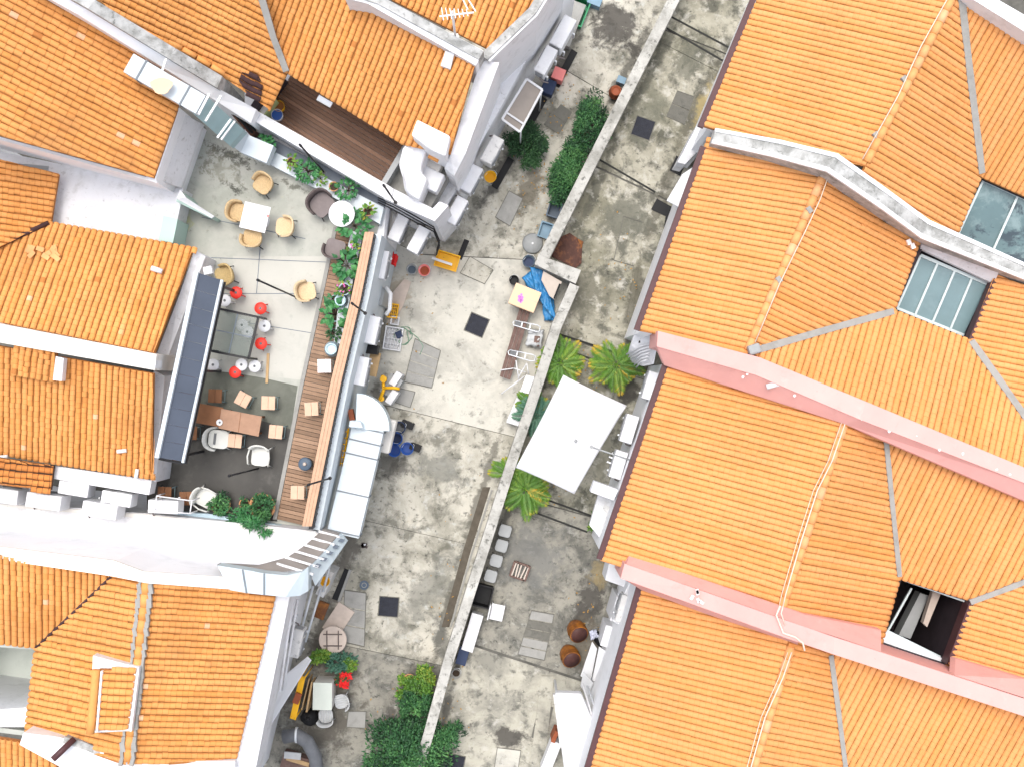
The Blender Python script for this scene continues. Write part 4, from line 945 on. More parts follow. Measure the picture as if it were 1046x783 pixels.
def mk_plastic():
    t = thing('armchair', '', 'chair')
    s = MB(); s.prism([Vector((x, y, .43)) for x, y in rrect(.46, .50, .12)], depth=.035); s.build('seat', 'plastic_cream', t, bevel=.01)
    b = MB(); shell(b, .50, .52, .2, .50, .80, 38, 142, th=.03, flare=.07); bk_ = b.build('backrest', 'plastic_cream', t)
    b = MB(); b.box((0, .247, .50), (.22, .02, .09)); b.build('back_slot', 'black_paint', bk_)
    for sx in (-1, 1):
        a = MB(); a.tube([(sx * .25, .20, .64), (sx * .29, 0, .66), (sx * .27, -.20, .62), (sx * .25, -.24, .45)], .022, 6); a.build('armrest', 'plastic_cream', t)
        for sy in (-1, 1): MB().tube([(sx * .20, sy * .20, .42), (sx * .27, sy * .28, 0)], .017, 6, .012).build('leg', 'plastic_cream', t)
    return t

def mk_loungechair():
    t = thing('armchair', '', 'chair')
    s = MB(); s.prism([Vector((x, y, .40)) for x, y in rrect(.50, .56, .16)], depth=.06); s.build('seat', 'plastic_cream', t, bevel=.015)
    b = MB(); shell(b, .58, .64, .2, .30, .70, 10, 170, th=.03, flare=.05, top=lambda q: .46 + .27 * math.sin(math.pi * q)); b.build('backrest', 'plastic_cream', t)
    b = MB(); b.box((0, .10, .42), (.30, .06, .02)); b.build('back_slot', 'fan_dark', t)
    for sx in (-1, 1):
        for sy in (-1, 1): MB().tube([(sx * .2, sy * .2, .36), (sx * .28, sy * .28, 0)], .015, 6).build('leg', 'plastic_cream', t)
    return t

def mk_round_stool(m):
    def f():
        t = thing('round_stool', '', 'stool')
        s = MB(); s.lathe([(.10, .425), (.155, .43), (.165, .445), (.155, .46), (.06, .468)], n=22); s.build('seat', m, t)
        r = MB(); r.lathe([(.035, .466), (.035, .472)], n=12); r.build('seat_hole', 'fan_dark', t)
        for i in range(4):
            a = math.pi / 4 + i * math.pi / 2; MB().tube([(math.cos(a) * .11, math.sin(a) * .11, .43), (math.cos(a) * .17, math.sin(a) * .17, 0)], .016, 6).build('leg', m, t)
        return t
    return f

def mk_wood_stool(m):
    def f():
        t = thing('wooden_stool', '', 'stool')
        s = MB()
        for k in (-1, 1): s.box((k * .092, 0, .455), (.178, .36, .03))
        s.build('seat', m, t, bevel=.006)
        for sx in (-1, 1):
            for sy in (-1, 1): MB().tube([(sx * .14, sy * .14, .44), (sx * .22, sy * .17, 0)], .011, 6).build('leg', 'duct_teal', t)
            MB().tube([(sx * .19, -.15, .16), (sx * .19, .15, .16)], .009, 5).build('stretcher', 'duct_teal', t)
        return t
    return f

def mk_ac(w=.86, d=.36, h=.62, m='ac_white', stand=True):
    def f():
        t = thing('air_conditioner', '', 'air conditioner')
        b = MB(); b.box((0, 0, h / 2), (w, d, h)); body = b.build('casing', m, t, bevel=.018)
        l = MB(); l.box((0, 0, h + .004), (w * .95, d * .86, .012)); l.build('lid', m, body, bevel=.004)
        g = MB(); g.lathe([(.245, 0), (.245, .03), (.225, .03), (.225, 0)], (0, 0, 0), 24, cap=False)
        for r_ in (.06, .12, .18): g.lathe([(r_, .018), (r_ + .012, .03), (r_ + .012, .018)], (0, 0, 0), 20, cap=False)
        for i in range(8):
            a = i * math.pi / 4; g.bar((0, 0, .02), (math.cos(a) * .23, math.sin(a) * .23, .02), .012, .012)
        R = Matrix.Translation((-w * .15, -d / 2, h * .5)) @ Matrix.Rotation(math.pi / 2, 4, 'X')
        g.v = [tuple(R @ Vector(v)) for v in g.v]; g.build('fan_grille', 'ac_grille', body)
        fd = MB(); fd.lathe([(.22, 0), (.22, .006)], (0, 0, 0), 24); fd.v = [tuple(R @ Vector(v)) for v in fd.v]; fd.build('fan_opening', 'fan_dark', body)
        lv = MB()
        for i in range(7): lv.box((w * .34, -d / 2 - .004, h * (.2 + .1 * i)), (w * .2, .01, .02))
        for i in range(8): lv.box((w / 2 + .003, 0, h * (.16 + .1 * i)), (.008, d * .7, .022))
        lv.build('louvre', 'ac_grille', body)
        if stand:
            for k in (-1, 1):
                q = MB(); q.box((k * w * .32, 0, -.03), (.05, d * 1.25, .06)); q.box((k * w * .32, d * .6, -.2), (.05, .05, .34)); q.build('bracket', 'steel_pale', t)
        pp_ = MB(); pp_.tube([(w * .46, d * .1, h * .25), (w * .56, d * .2, h * .25), (w * .58, d * .5, h * .15), (w * .5, d * .9, 0)], .022, 6); pp_.build('pipe', 'cushion_grey', t)
        return t
    return f

def mk_manhole():
    t = thing('manhole_cover', '', 'manhole cover')
    p = MB(); p.box((0, 0, .011), (.56, .56, .022)); p.build('plate', 'iron_cover', t, bevel=.006)
    r_ = MB()
    for i in range(-4, 5): r_.box((i * .058, 0, .024), (.02, .48, .008))
    r_.build('tread', 'iron_cover', t)
    f_ = MB()
    for s_ in (-1, 1): f_.box((s_ * .295, 0, .007), (.02, .61, .014)); f_.box((0, s_ * .295, .007), (.57, .02, .014))
    f_.build('frame', 'hatch_dark', t)
    for k in (-1, 1): MB().box((k * .19, .0, .030), (.05, .025, .008)).build('lift_hole', 'black_paint', t)
    return t

def pot(t, m, r=.16, h=.28):
    p = MB(); p.lathe([(r * .68, 0), (r * .98, h * .92), (r * 1.1, h * .93), (r * 1.1, h), (r * .94, h), (r * .9, h * .86)], n=18); p.build('pot', m, t)
    MB().lathe([(r * .9, h * .84), (r * .9, h * .87)], n=16).build('soil', 'soil', t)

# ------------------------------------------------------------------ the roof terrace
ZTD = ZT + .105      # deck boards
t = thing('square_table', 'square white table among four tan chairs on the pale terrace', 'table', P(266.5, 226, ZT), ang(25.5, 6))
MB().box((0, 0, .735), (.70, .70, .03)).build('tabletop', 'plastic_white', t, bevel=.008)
MB().cyl((0, 0, .02), .035, .70).build('column', 'steel_pale', t); MB().cyl((0, 0, 0), .24, .02).build('base', 'steel_pale', t)
c = thing('cup', 'small cup with a pinkish rim standing on the square white table', 'cup', P(274, 221, ZT + .75))
MB().lathe([(.025, 0), (.035, .07), (.03, .07), (.022, .01)], n=14).build('body', 'plastic_white', c); MB().lathe([(.036, .07), (.036, .076), (.03, .076)], n=14).build('rim', 'plastic_pink', c)
def face(dx, dy):      # rotation that turns a chair's open front (-y) towards the image direction dx, dy
    return ang(dx, dy) + math.pi / 2
TC = 'tan woven tub chairs on the terrace'
tan = mk_tub('rattan'); tanl = mk_tub('rattan_light', cushion='rattan_light'); tano = mk_tub('rattan_olive')
for key, mk, x, y, dx, dy, lab in (
    ('tan', tan, 272, 191, -.6, .9, 'tan woven tub chair standing alone above the square white table by the mossy stains'),
    ('tan', tan, 247, 219, 1, .25, 'tan woven tub chair on the left side of the square white table'),
    ('tanl', tanl, 294, 234, -1, -.1, 'pale tan woven tub chair on the right side of the square white table'),
    ('tan', tan, 261, 245, .15, -1, 'tan woven tub chair below the square white table, pushed under it'),
    ('tano', tano, 233, 283, -1, .3, 'olive tan tub chair by the top end of the slate awning, beside a red stool'),
    ('tanl', tanl, 316, 299, 1, -.2, 'pale tan tub chair at the end of the black pole, next to the timber deck')):
    spawn(key, mk, lab, P(x, y, ZT), face(dx, dy), TC)
gr = mk_tub('wicker_grey', name='wicker_armchair', cushion='cushion_grey', w=.66, d=.62, z1=.80)
spawn('gr', gr, 'large grey brown wicker armchair left of the round white table', P(331, 211, ZT), face(.8, .75), 'wicker armchairs')
spawn('gr', gr, 'grey brown wicker armchair facing up the deck, below the round white table', P(344, 256, ZTD), face(.3, -1), 'wicker armchairs', .86)
t = thing('round_table', 'round white table overhung by a broad leafed plant in the terrace corner', 'table', P(353, 222.5, ZT))
MB().lathe([(.33, .72), (.345, .73), (.345, .745), (.33, .75)], n=36).build('tabletop', 'plastic_white', t); MB().cyl((0, 0, .02), .035, .70).build('column', 'steel_pale', t); MB().cyl((0, 0, 0), .22, .02).build('base', 'steel_pale', t)
# spot poles
def pole(x0, y0, z0, x1, y1, z1, lab):
    a, b_ = P(x0, y0, z0), P(x1, y1, z1); t = thing('lamp_pole', lab, 'lamp pole', a)
    MB().tube([a, b_], .024, 8).build('pole', 'lamp_black', t, True)
    MB().tube([b_, b_ + (b_ - a).normalized() * .14], .034, 10).build('lamp_head', 'lamp_black', t, True)
    MB().cyl((0, 0, -.02), .05, .03).build('foot', 'lamp_black', t)
pole(331, 176, 4.2, 308, 150, 6.0, 'black pole rising from the planter ledge below the timber courtyard')
pole(303, 304, ZT, 265, 287, 6.4, 'black pole slanting across the pale terrace below the square white table')
pole(373, 320, 4.6, 361, 311, 5.6, 'short black pole on the timber handrail near the pale blue pots')
pole(264, 478, ZT, 236, 485, 5.3, 'black pole on the dark terrace floor under the white armchair')
pole(337, 488, 4.6, 317, 494, 5.7, 'short black pole on the lower end of the timber handrail')
pole(404, 207, 4.7, 393, 191, 6.0, 'black pole on the white corner wall above the lane air conditioners')
# glass high table and stools
t = thing('glass_table', 'black framed glass table ringed by red and white stools', 'table', P(240, 340, ZT))
gz = ZT + .98; Q = [P(222, 315, gz), P(264, 324, gz), P(254, 366, gz), P(213, 358, gz)]
MB().prism(Q, depth=.015).build('glass_top', 'glass_table', t, True)
fr = MB()
for a, b_ in zip(Q, Q[1:] + Q[:1]): fr.bar(a, b_, .06, .06)
fr.bar(P(262, 323.5, gz), P(269, 325.5, gz), .05, .05); fr.build('frame', 'black_paint', t, True)
fr = MB(); fr.bar((Q[0] + Q[1]) / 2, (Q[2] + Q[3]) / 2, .025, .03); fr.bar((Q[1] + Q[2]) / 2, (Q[0] + Q[3]) / 2, .025, .03); fr.build('glazing_bar', 'gutter_grey', t, True)
for q in Q: MB().bar(q, Vector((q.x, q.y, ZT)), .05, .05).build('leg', 'black_paint', t, True)
rs, wsx = mk_round_stool('plastic_red'), mk_round_stool('plastic_white')
SG = 'round stools around the glass table'
for k, x, y, lab in (
    ('r', 241, 299, 'round red stool beside the olive tan chair, farthest from the glass table'), ('r', 266, 315, 'round red stool just above the right corner of the glass table'),
    ('r', 266.5, 351, 'round red stool halfway down the right side of the glass table'), ('r', 240, 380, 'round red stool just below the glass table'),
    ('w', 229.5, 307, 'round white stool above the left corner of the glass table'), ('w', 270, 333, 'round white stool at the right side of the glass table between two red ones'),
    ('w', 247, 332, 'upper of two white stools seen through the glass table'), ('w', 252.5, 339, 'lower of two white stools seen through the glass table'),
    ('w', 260, 374, 'round white stool below the right corner of the glass table'), ('w', 246.5, 372.5, 'round white stool half hidden under the lower edge of the glass table'),
    ('w', 217.5, 372.5, 'round white stool by the awning below the left corner of the glass table')):
    q_ = P(x, y, ZT + .46); spawn(k + 'st', rs if k == 'r' else wsx, lab, (q_.x, q_.y, ZT), rnd.random(), SG)
# long timber table
t = thing('long_table', 'long brown timber table reaching out from under the awning on the dark floor', 'table', P(232, 428, ZT))
tt = MB(); tt.prism([P(226, 417, 4.36), P(267.5, 425, 4.36), P(264, 445.5, 4.36), P(223, 437, 4.36)], depth=.04); tt.build('tabletop', 'table_timber', t, True, bevel=.005)
tt = MB(); tt.prism([P(194, 410, 4.34), P(228, 416, 4.34), P(225, 436, 4.34), P(192, 430, 4.34)], depth=.04); tt.build('tabletop', 'brown_timber', t, True, bevel=.005)
tt = MB(); tt.bar(P(246, 421, 4.363), P(243.5, 441, 4.363), .012, .006); tt.build('seam', 'brown_timber', t, True)
for x, y in ((230, 420), (264, 426), (261, 443), (227, 435), (198, 413), (196, 428)): MB().bar(P(x, y, 4.3), Vector((P(x, y, 4.3).x, P(x, y, 4.3).y, ZT)), .05, .05).build('leg', 'brown_timber', t, True)
a = thing('ashtray', 'small round white ashtray on the long brown table', 'ashtray', P(224.5, 431, 4.37))
MB().lathe([(.05, 0), (.085, .045), (.07, .045), (.03, .012)], n=20).build('dish', 'plastic_white', a); MB().lathe([(.028, .012), (.028, .02)], n=12).build('ash', 'fan_dark', a)
wst, wsb = mk_wood_stool('tan_wood'), mk_wood_stool('brown_timber')
WG = 'square wooden stools with metal legs'
for k, x, y, r_, z, lab in (
    ('b', 224, 404, .1, ZT, 'dark brown square stool above the long table next to the awning'), ('t', 252, 407.5, -.35, ZT, 'tilted tan square stool above the middle of the long table'),
    ('t', 277.5, 411, .12, ZT, 'tan square stool above the right end of the long table'), ('t', 285, 440, .05, ZT, 'tan square stool at the right end of the long table'),
    ('t', 321, 417, .2, ZTD, 'tan square stool on the timber deck level with the long table'), ('t', 244, 449, .05, ZT, 'tan square stool touching the cream lounge chair under the long table'),
    ('b', 199, 441, .1, ZT, 'dark brown square stool under the long table beside the awning'), ('b', 195, 507, .15, ZT, 'dark brown square stool right of the white air conditioner corner'),
    ('b', 173, 502, .1, ZT, 'dark brown square stool in the dark lower left corner of the terrace'), ('t', 307, 501, .12, ZTD, 'tan square stool against the handrail at the lower end of the deck')):
    spawn(k + 'ws', wst if k == 't' else wsb, lab, P(x, y, z), r_ + ang(1, .15), WG)
spawn('pw', mk_wood_stool('chalk'), 'pale whitish square stool on the timber deck below the pale blue pots', P(334, 374, ZTD), .02, WG)
spawn('lc', mk_loungechair, 'cream lounge chair lying along the lower side of the long table', P(227, 447.5, ZT), face(1, .12), 'cream plastic armchairs')
spawn('pc', mk_plastic, 'cream plastic armchair in the middle of the dark terrace floor', P(269, 465, ZT), face(-.15, -1) + math.pi * .92, 'cream plastic armchairs')
spawn('pc', mk_plastic, 'cream plastic armchair turned towards the potted plants at the terrace bottom', P(214, 507, ZT), face(1, .5), 'cream plastic armchairs')
sb = thing('timber_stick', 'thin raw timber batten lying on the pale terrace', 'batten', P(273, 378, ZT + .01))
MB().bar(P(274, 361, ZT + .03), P(272.5, 391, ZT + .03), .07, .03).build('batten', 'raw_wood', sb, True)
bl = thing('round_bin', 'round slate grey stand with a pale knob on the deck by the handrail', 'bin', P(314, 472.5, ZTD))
MB().lathe([(.15, 0), (.17, .34), (.18, .35), (.18, .38), (.15, .40), (.04, .41)], n=24).build('body', 'plastic_slate', bl); MB().lathe([(.05, .40), (.05, .44), (.03, .46)], n=14).build('knob', 'stone_tan', bl)
wb = thing('junction_box', 'small white box at the top end of the slate awning', 'box', P(214, 277, 5.2)); MB().box((0, 0, .1), (.22, .2, .2), .2).build('case', 'plastic_white', wb, bevel=.01); MB().box((0, 0, .205), (.16, .14, .015), .2).build('lid', 'ac_white', wb)
mb_ = thing('mint_cabinet', 'pale mint cabinet at the terrace edge below the white fin wall', 'cabinet', P(184, 240, ZT)); MB().box((0, 0, .55), (.36, .62, 1.1), ang(1, .2)).build('body', 'mint_paint', mb_, bevel=.01); MB().box((0, 0, 1.115), (.38, .64, .03), ang(1, .2)).build('top', 'mint_paint', mb_)
# courtyard clutter
cb = thing('plastic_basin', 'yellow green plastic crate on its side in the dark courtyard corner', 'crate', P(276, 112, ZT)); MB().box((0, 0, .3), (.32, .55, .6), ang(.5, -.6) + 1.57).build('body', 'lime_plastic', cb, bevel=.02); MB().box((0, 0, .605), (.26, .48, .02), ang(.5, -.6) + 1.57).build('top', 'cream_cap', cb)
ob = thing('paint_bucket', 'orange bucket in the timber courtyard corner', 'bucket', P(287, 111, ZT)); MB().lathe([(.11, 0), (.15, .3), (.14, .3), (.11, .03)], n=18).build('body', 'plastic_yellow', ob); MB().lathe([(.13, .26), (.13, .27)], n=16).build('fill', 'jar_orange', ob)
ob = thing('paint_bucket', 'blue and white bucket below the orange one in the timber courtyard', 'bucket', P(285, 120, ZT)); MB().lathe([(.12, 0), (.16, .3), (.15, .3), (.12, .03)], n=18).build('body', 'plastic_white', ob); MB().lathe([(.145, .27), (.145, .28)], n=16).build('fill', 'plastic_blue', ob)
# ------------------------------------------------------------------ ducts
def ductpart(t, pts, w, h, m, name='duct_run', seams=(), sm='duct_seam'):
    MB().sweep(pts, w, h).build(name, m, t, True, bevel=.012)
    for a, b_ in zip(pts, pts[1:]):
        a = Vector(a); b_ = Vector(b_)
    for i, tq in enumerate(seams):
        L = [(Vector(q) - Vector(p)).length for p, q in zip(pts, pts[1:])]; s_ = tq * sum(L)
        for k, l_ in enumerate(L):
            if s_ <= l_ + 1e-6:
                c0 = Vector(pts[k]).lerp(Vector(pts[k + 1]), s_ / l_); d_ = (Vector(pts[k + 1]) - Vector(pts[k])).normalized(); break
            s_ -= l_
        ww = w if not isinstance(w, (list, tuple)) else w[min(k, len(w) - 1)]
        q = MB(); q.sweep([c0 - d_ * .02 + Vector((0, 0, .022)), c0 + d_ * .02 + Vector((0, 0, .022))], ww + .045, h + .044); q.build('flange', sm, t, True)
dA = thing('roof_duct', 'silver rectangular duct with brackets running over the top left roof to the planter', 'duct', P(210, 110, ZT, ))
ductpart(dA, [P(131, 64, 7.6), P(205, 107, 7.2)], .50, .4, 'duct_white', seams=(.18, .78))
ductpart(dA, [P(204, 107, 7.1), P(242, 141, 5.6)], .54, .4, 'duct_teal')
ductpart(dA, [P(238, 137, 5.5), P(250, 147, 4.75), P(276, 158, 4.6)], .50, .4, 'duct_white')
pt = MB(); p = P(165, 88, 7.605); pt.prism([p + Vector((math.cos(a) * .26 * (1 + .2 * math.sin(3 * a)), math.sin(a) * .2, .004)) for a in [i * .449 for i in range(14)]], depth=.003); pt.build('patch', 'carton', dA, True)
for x, y, x2, y2, z in ((166, 72, 170, 60, 7.7), (203, 117, 214, 96, 7.4), (210, 124, 226, 98, 6.9), (222, 141, 236, 122, 6.3), (226, 143, 240, 124, 6.0)):
    MB().bar(P(x, y, z), P(x2, y2, z + .05), .05, .04).build('bracket', 'steel_pale', dA, True)
cb_ = thing('cable_tray', 'rusty dark cable tray between the white courtyard wall and the silver duct', 'cable tray', P(244, 122, ZT))
q = MB(); q.prism([P(226, 106, 4.9), P(236, 110, 4.9), P(262, 134, 4.4), P(256, 139, 4.4)], depth=.5); q.build('tray', 'rust_brown', cb_, True)
q = MB(); q.tube([P(230, 108, 4.95), P(245, 122, 4.8), P(258, 136, 4.5)], .04, 6); q.tube([P(232, 107, 4.95), P(248, 121, 4.8), P(261, 134, 4.5)], .03, 6); q.build('cable', 'bag_black', cb_, True)
dB = thing('lane_duct', 'big pale metal duct with a quarter round elbow along the terrace wall', 'duct', P(366, 470))
ductpart(dB, [P(376, 436, 3.3), P(364, 488, 3.3), P(350, 546, 3.6)], .88, .55, 'duct_white', seams=(.02, .14, .27, .62, .98))
# quarter round elbow
q = MB(); c0 = P(363, 438, 3.34); pts = [c0]
for i in range(13):
    a = math.radians(88 - i * 7.6); pts.append(c0 + Vector((math.cos(a) * .93, math.sin(a) * .98, 0)))
q.prism(pts, depth=.6); q.build('elbow', 'duct_metal', dB, True, bevel=.012)
q = MB(); q.prism([P(357, 429, 3.75), P(368, 430, 3.75), P(371, 437, 3.75), P(356, 436, 3.75)], depth=.3); q.build('collar', 'duct_white', dB, True, bevel=.03)
q = MB(); q.sweep([P(399, 428, 2.4), P(391, 462, 2.4)], .34, .5); q.build('side_box', 'cream_cap', dB, True, bevel=.05)
# corner duct round the white wall of the bottom house
dC = thing('corner_duct', 'silver duct bending round the white wall towards the bottom left roof', 'duct', P(290, 590))
arc = [(226, 582), (245, 587.5), (264, 590.5), (285, 592), (300, 589), (312, 582)]
za = [6.9, 6.9, 6.85, 6.75, 6.55, 6.3]
ot = [P(222, 577, 6.75), P(248, 581, 6.75), P(270, 585, 6.7), P(292, 587, 6.6), P(308, 584, 6.45), P(315, 578, 6.3)]
ob_ = [P(235, 602, 7.0), P(252, 605, 7.0), P(270, 607, 6.95), P(292, 609, 6.85), P(306, 608, 6.6), P(315, 603, 6.4)]
q = MB(); q.strip(ot, ob_, depth=.45); q.build('bend', 'duct_metal', dC, True)
q = MB()
for a, b_ in ((1, 1), (2, 2)): MB().bar(ot[a] + Vector((0, 0, .03)), ob_[b_] + Vector((0, 0, .03)), .035, .035).build('seam', 'duct_seam', dC, True)
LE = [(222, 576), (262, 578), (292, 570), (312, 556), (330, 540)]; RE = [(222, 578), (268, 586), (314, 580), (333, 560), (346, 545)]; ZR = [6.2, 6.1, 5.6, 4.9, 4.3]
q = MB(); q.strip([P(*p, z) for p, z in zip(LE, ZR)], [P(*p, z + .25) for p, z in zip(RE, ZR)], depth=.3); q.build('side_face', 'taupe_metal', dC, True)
q = MB(); q.strip([P(315, 580, 6.0), P(334, 560, 5.2), P(347, 545, 4.5)], [P(322, 598, 6.0), P(341, 572, 5.2), P(354, 553, 4.5)], depth=.3); q.build('riser', 'duct_metal', dC, True)
q = MB()
for i in range(6):
    t_ = i / 5; q.bar(P(283 + 43 * t_, 575 - 33 * t_, 5.85 - 1.45 * t_), P(320 + 27 * t_, 586 - 38 * t_, 6.15 - 1.5 * t_), .055, .06)
q.build('stiffener', 'plastic_white', dC, True)
q = MB()
for i in range(5):
    t_ = (i + .5) / 5; x, y, z = 318 + 30 * t_, 581 - 32 * t_, 6.02 - 1.5 * t_
    MB().prism([P(x, y, z + .03), P(x + 5, y + 1.5, z + .03), P(x + 7.5, y - 1.5, z - .1), P(x + 2.5, y - 3, z - .1)], depth=.03).build('vent_slot', 'gutter_grey', dC, True)
# white exhaust duct at the courtyard corner
dD = thing('exhaust_duct', 'bulky white exhaust duct elbow at the courtyard corner above the lane', 'duct', P(432, 180, 4.0))
q = MB(); q.prism([P(426, 122, 6.5), P(460, 139, 6.5), P(455, 160, 6.4), P(446, 156, 6.4), P(436, 151, 6.4), P(420, 138, 6.5)], 4.6); q.build('inlet', 'exhaust_white', dD, True, bevel=.05)
q = MB(); q.prism([P(419, 139, 5.7), P(433, 147, 5.7), P(436, 154, 5.6), P(431, 168, 5.4), P(430, 176, 5.3), P(437, 182, 5.2), P(428, 205, 5.1), P(413, 195, 5.2), P(411, 181, 5.5), P(407, 168, 5.6), P(411, 152, 5.7)], 4.0); q.build('elbow', 'exhaust_white', dD, True, bevel=.08)
q = MB(); q.box(P(440, 186, 4.0) + Vector((0, 0, .3)), (.66, .52, .6), ang(1, .5)); q.build('fan_box', 'exhaust_white', dD, True, bevel=.04)
q = MB(); q.box(P(442, 168, 4.0) + Vector((0, 0, .3)), (.62, .4, .5), ang(1, .5)); q.build('fan_cover', 'cream_cap', dD, True, bevel=.04)
q = MB(); q.bar(P(440, 155, 5.4), P(450, 160, 5.4), .35, .12); q.build('tile_stub', 'tile_old', dD, True)
# television aerial
an = thing('aerial', 'white television aerial on the small mossy edged roof at the top', 'aerial', P(466, 44, 6.6))
q = MB(); q.tube([P(466, 44, 6.6), P(462, 12, 8.6)], .03, 6); q.build('mast', 'plastic_white', an, True)
q = MB(); q.bar(P(449, 17, 8.5), P(484, 13, 8.5), .035, .035)
for i in range(7): x = 451 + i * 4.2; q.bar(P(x, 8 + i * .3, 8.52), P(x + 2, 21 - i * .7, 8.52), .02, .02)
q.bar(P(470, -6, 8.5), P(478, 10, 8.5), .03, .03); q.bar(P(476, -4, 8.5), P(486, 12, 8.5), .03, .03); q.build('element', 'plastic_white', an, True)
q = MB(); q.prism([P(458, 34, 6.75), P(468, 34, 6.75), P(470, 46, 6.75), P(459, 44, 6.75)], depth=.3); q.build('mount', 'cream_cap', an, True, bevel=.02)

# ------------------------------------------------------------------ air conditioners
AG = 'air conditioner outdoor units'
ac = mk_ac(.78, .34, .58); acs = mk_ac(.78, .34, .58, 'ac_stain'); acb = mk_ac(.90, .38, .72)
def acs_at(key, mk, x, y, z, dx, dy, lab, s=1.0):
    r = spawn(key, mk, lab, P(x, y, z), ang(dx, dy), AG, s)
for a in (
    ('ac', ac, 409, 235, 2.3, 0.45, -1, 'left one of two white air conditioners tucked under the black pole at the wall corner'),
    ('ac', ac, 429, 247, 2.3, 0.55, -1, 'right one of two white air conditioners at the wall corner, above the red bucket'),
    ('ac', ac, 391, 272, 2.5, 0.2, -1, 'white air conditioner beside a red cloth, left of the grey bucket'),
    ('ac', ac, 382, 338, 2.5, 0.22, -1, 'white air conditioner beside the white bottle crate in the lane'),
    ('ac', ac, 371, 379, 2.7, 0.2, -1, 'white air conditioner just above the quarter round duct elbow'),
    ('acs', acs, 503, 157, 2.4, 0.55, -1, 'stained white air conditioner below the brown canopy'),
    ('ac', ac, 482, 186, 2.2, 0.55, -1, 'white air conditioner with a yellow tub at its side'),
    ('ac', ac, 467, 218, 2.2, 0.55, -1, 'white air conditioner next to the lane gutter, above the yellow tray'),
    ('ac', ac, 557, 67, 2.4, -0.55, 1, 'white air conditioner above the brown canopy, beside the pink box'),
    ('acb', acb, 574, 40, 2.2, -0.55, 1, 'tall white air conditioner topmost along the lane wall'),
    ('acb', acb, 55, 509, 4.45, -1, -0.16, 'wide white air conditioner on the white ledge, second from the left edge'),
    ('acb', acb, 111, 518, 4.45, -1, -0.16, 'wide white air conditioner in front, nearest the terrace corner'),
    ('ac', ac, 83, 497, 4.45, -1, -0.16, 'white air conditioner in the back row under the gutter, farther left'),
    ('ac', ac, 126, 507, 4.45, -1, -0.16, 'white air conditioner in the back row under the gutter, farther right'),
    ('acb', acb, 12, 503, 4.45, -1, -0.14, 'white air conditioner cut off by the left edge of the picture'),
    ('ac', ac, 173, 515, 4.4, -1, -0.05, 'white air conditioner in a wire cage at the terrace corner'),
    ('ac', ac, 663, 394, 2.6, -0.3, 1, 'white air conditioner beneath the fringed palm on the yard side of the pink wall end'),
    ('ac', ac, 641, 437, 2.4, -0.3, 1, 'white air conditioner beside the right tip of the white shade'),
    ('ac', ac, 630, 473, 2.2, -0.3, 1, 'white air conditioner below the black pipes by the white shade'),
    ('acb', acb, 293, 637, 3.4, 0.22, -1, 'white air conditioner on the wall of the bottom left house, upper of two'),
    ('acs', acs, 305, 652, 2.6, 0.22, -1, 'stained air conditioner on the wall of the bottom left house, lower of two'),
    ('acs', acs, 636, 618, 2.0, -0.3, 1, 'stained air conditioner under the eave at the end of the lower pink wall')):
    acs_at(*a)
cg = thing('wire_cage', 'white wire cage round the air conditioner at the terrace corner', 'cage', P(180, 515, 4.4))
q = MB()
for dz in (.1, .7): 
    C4 = [P(160, 506, 4.4 + dz), P(196, 511, 4.4 + dz), P(194, 524, 4.4 + dz), P(158, 521, 4.4 + dz)]
    for a, b_ in zip(C4, C4[1:] + C4[:1]): q.tube([a, b_], .018, 5)
for x, y in ((160, 506), (196, 511), (194, 524), (158, 521)): q.tube([P(x, y, 5.1), P(x, y, 5.1) - Vector((0, 0, .75))], .018, 5)
q.build('wire', 'plastic_white', cg, True)
# canopy over the lane wall
cp = thing('canopy', 'brown sheet canopy in a white frame on the lane wall', 'canopy', P(535, 106))
q = MB(); q.prism([P(538, 82, 2.6), P(553, 92, 2.5), P(531, 134, 2.5), P(514, 122, 2.6)], depth=.03); q.build('sheet', 'canopy_brown', cp, True)
q = MB(); C4 = [P(538, 81, 2.62), P(554, 92, 2.52), P(531, 135, 2.52), P(513, 122, 2.62)]
for a, b_ in zip(C4, C4[1:] + C4[:1]): q.bar(a, b_, .06, .06)
q.bar(P(517, 115, 2.64), P(535, 127, 2.54), .05, .05); q.build('frame', 'plastic_white', cp, True)
q = MB()
for x, y in ((553, 93), (532, 133)): q.tube([P(x, y, 2.5), Vector((P(x, y, 2.5).x, P(x, y, 2.5).y, 0))], .025, 6)
q.build('post', 'steel_pale', cp, True)

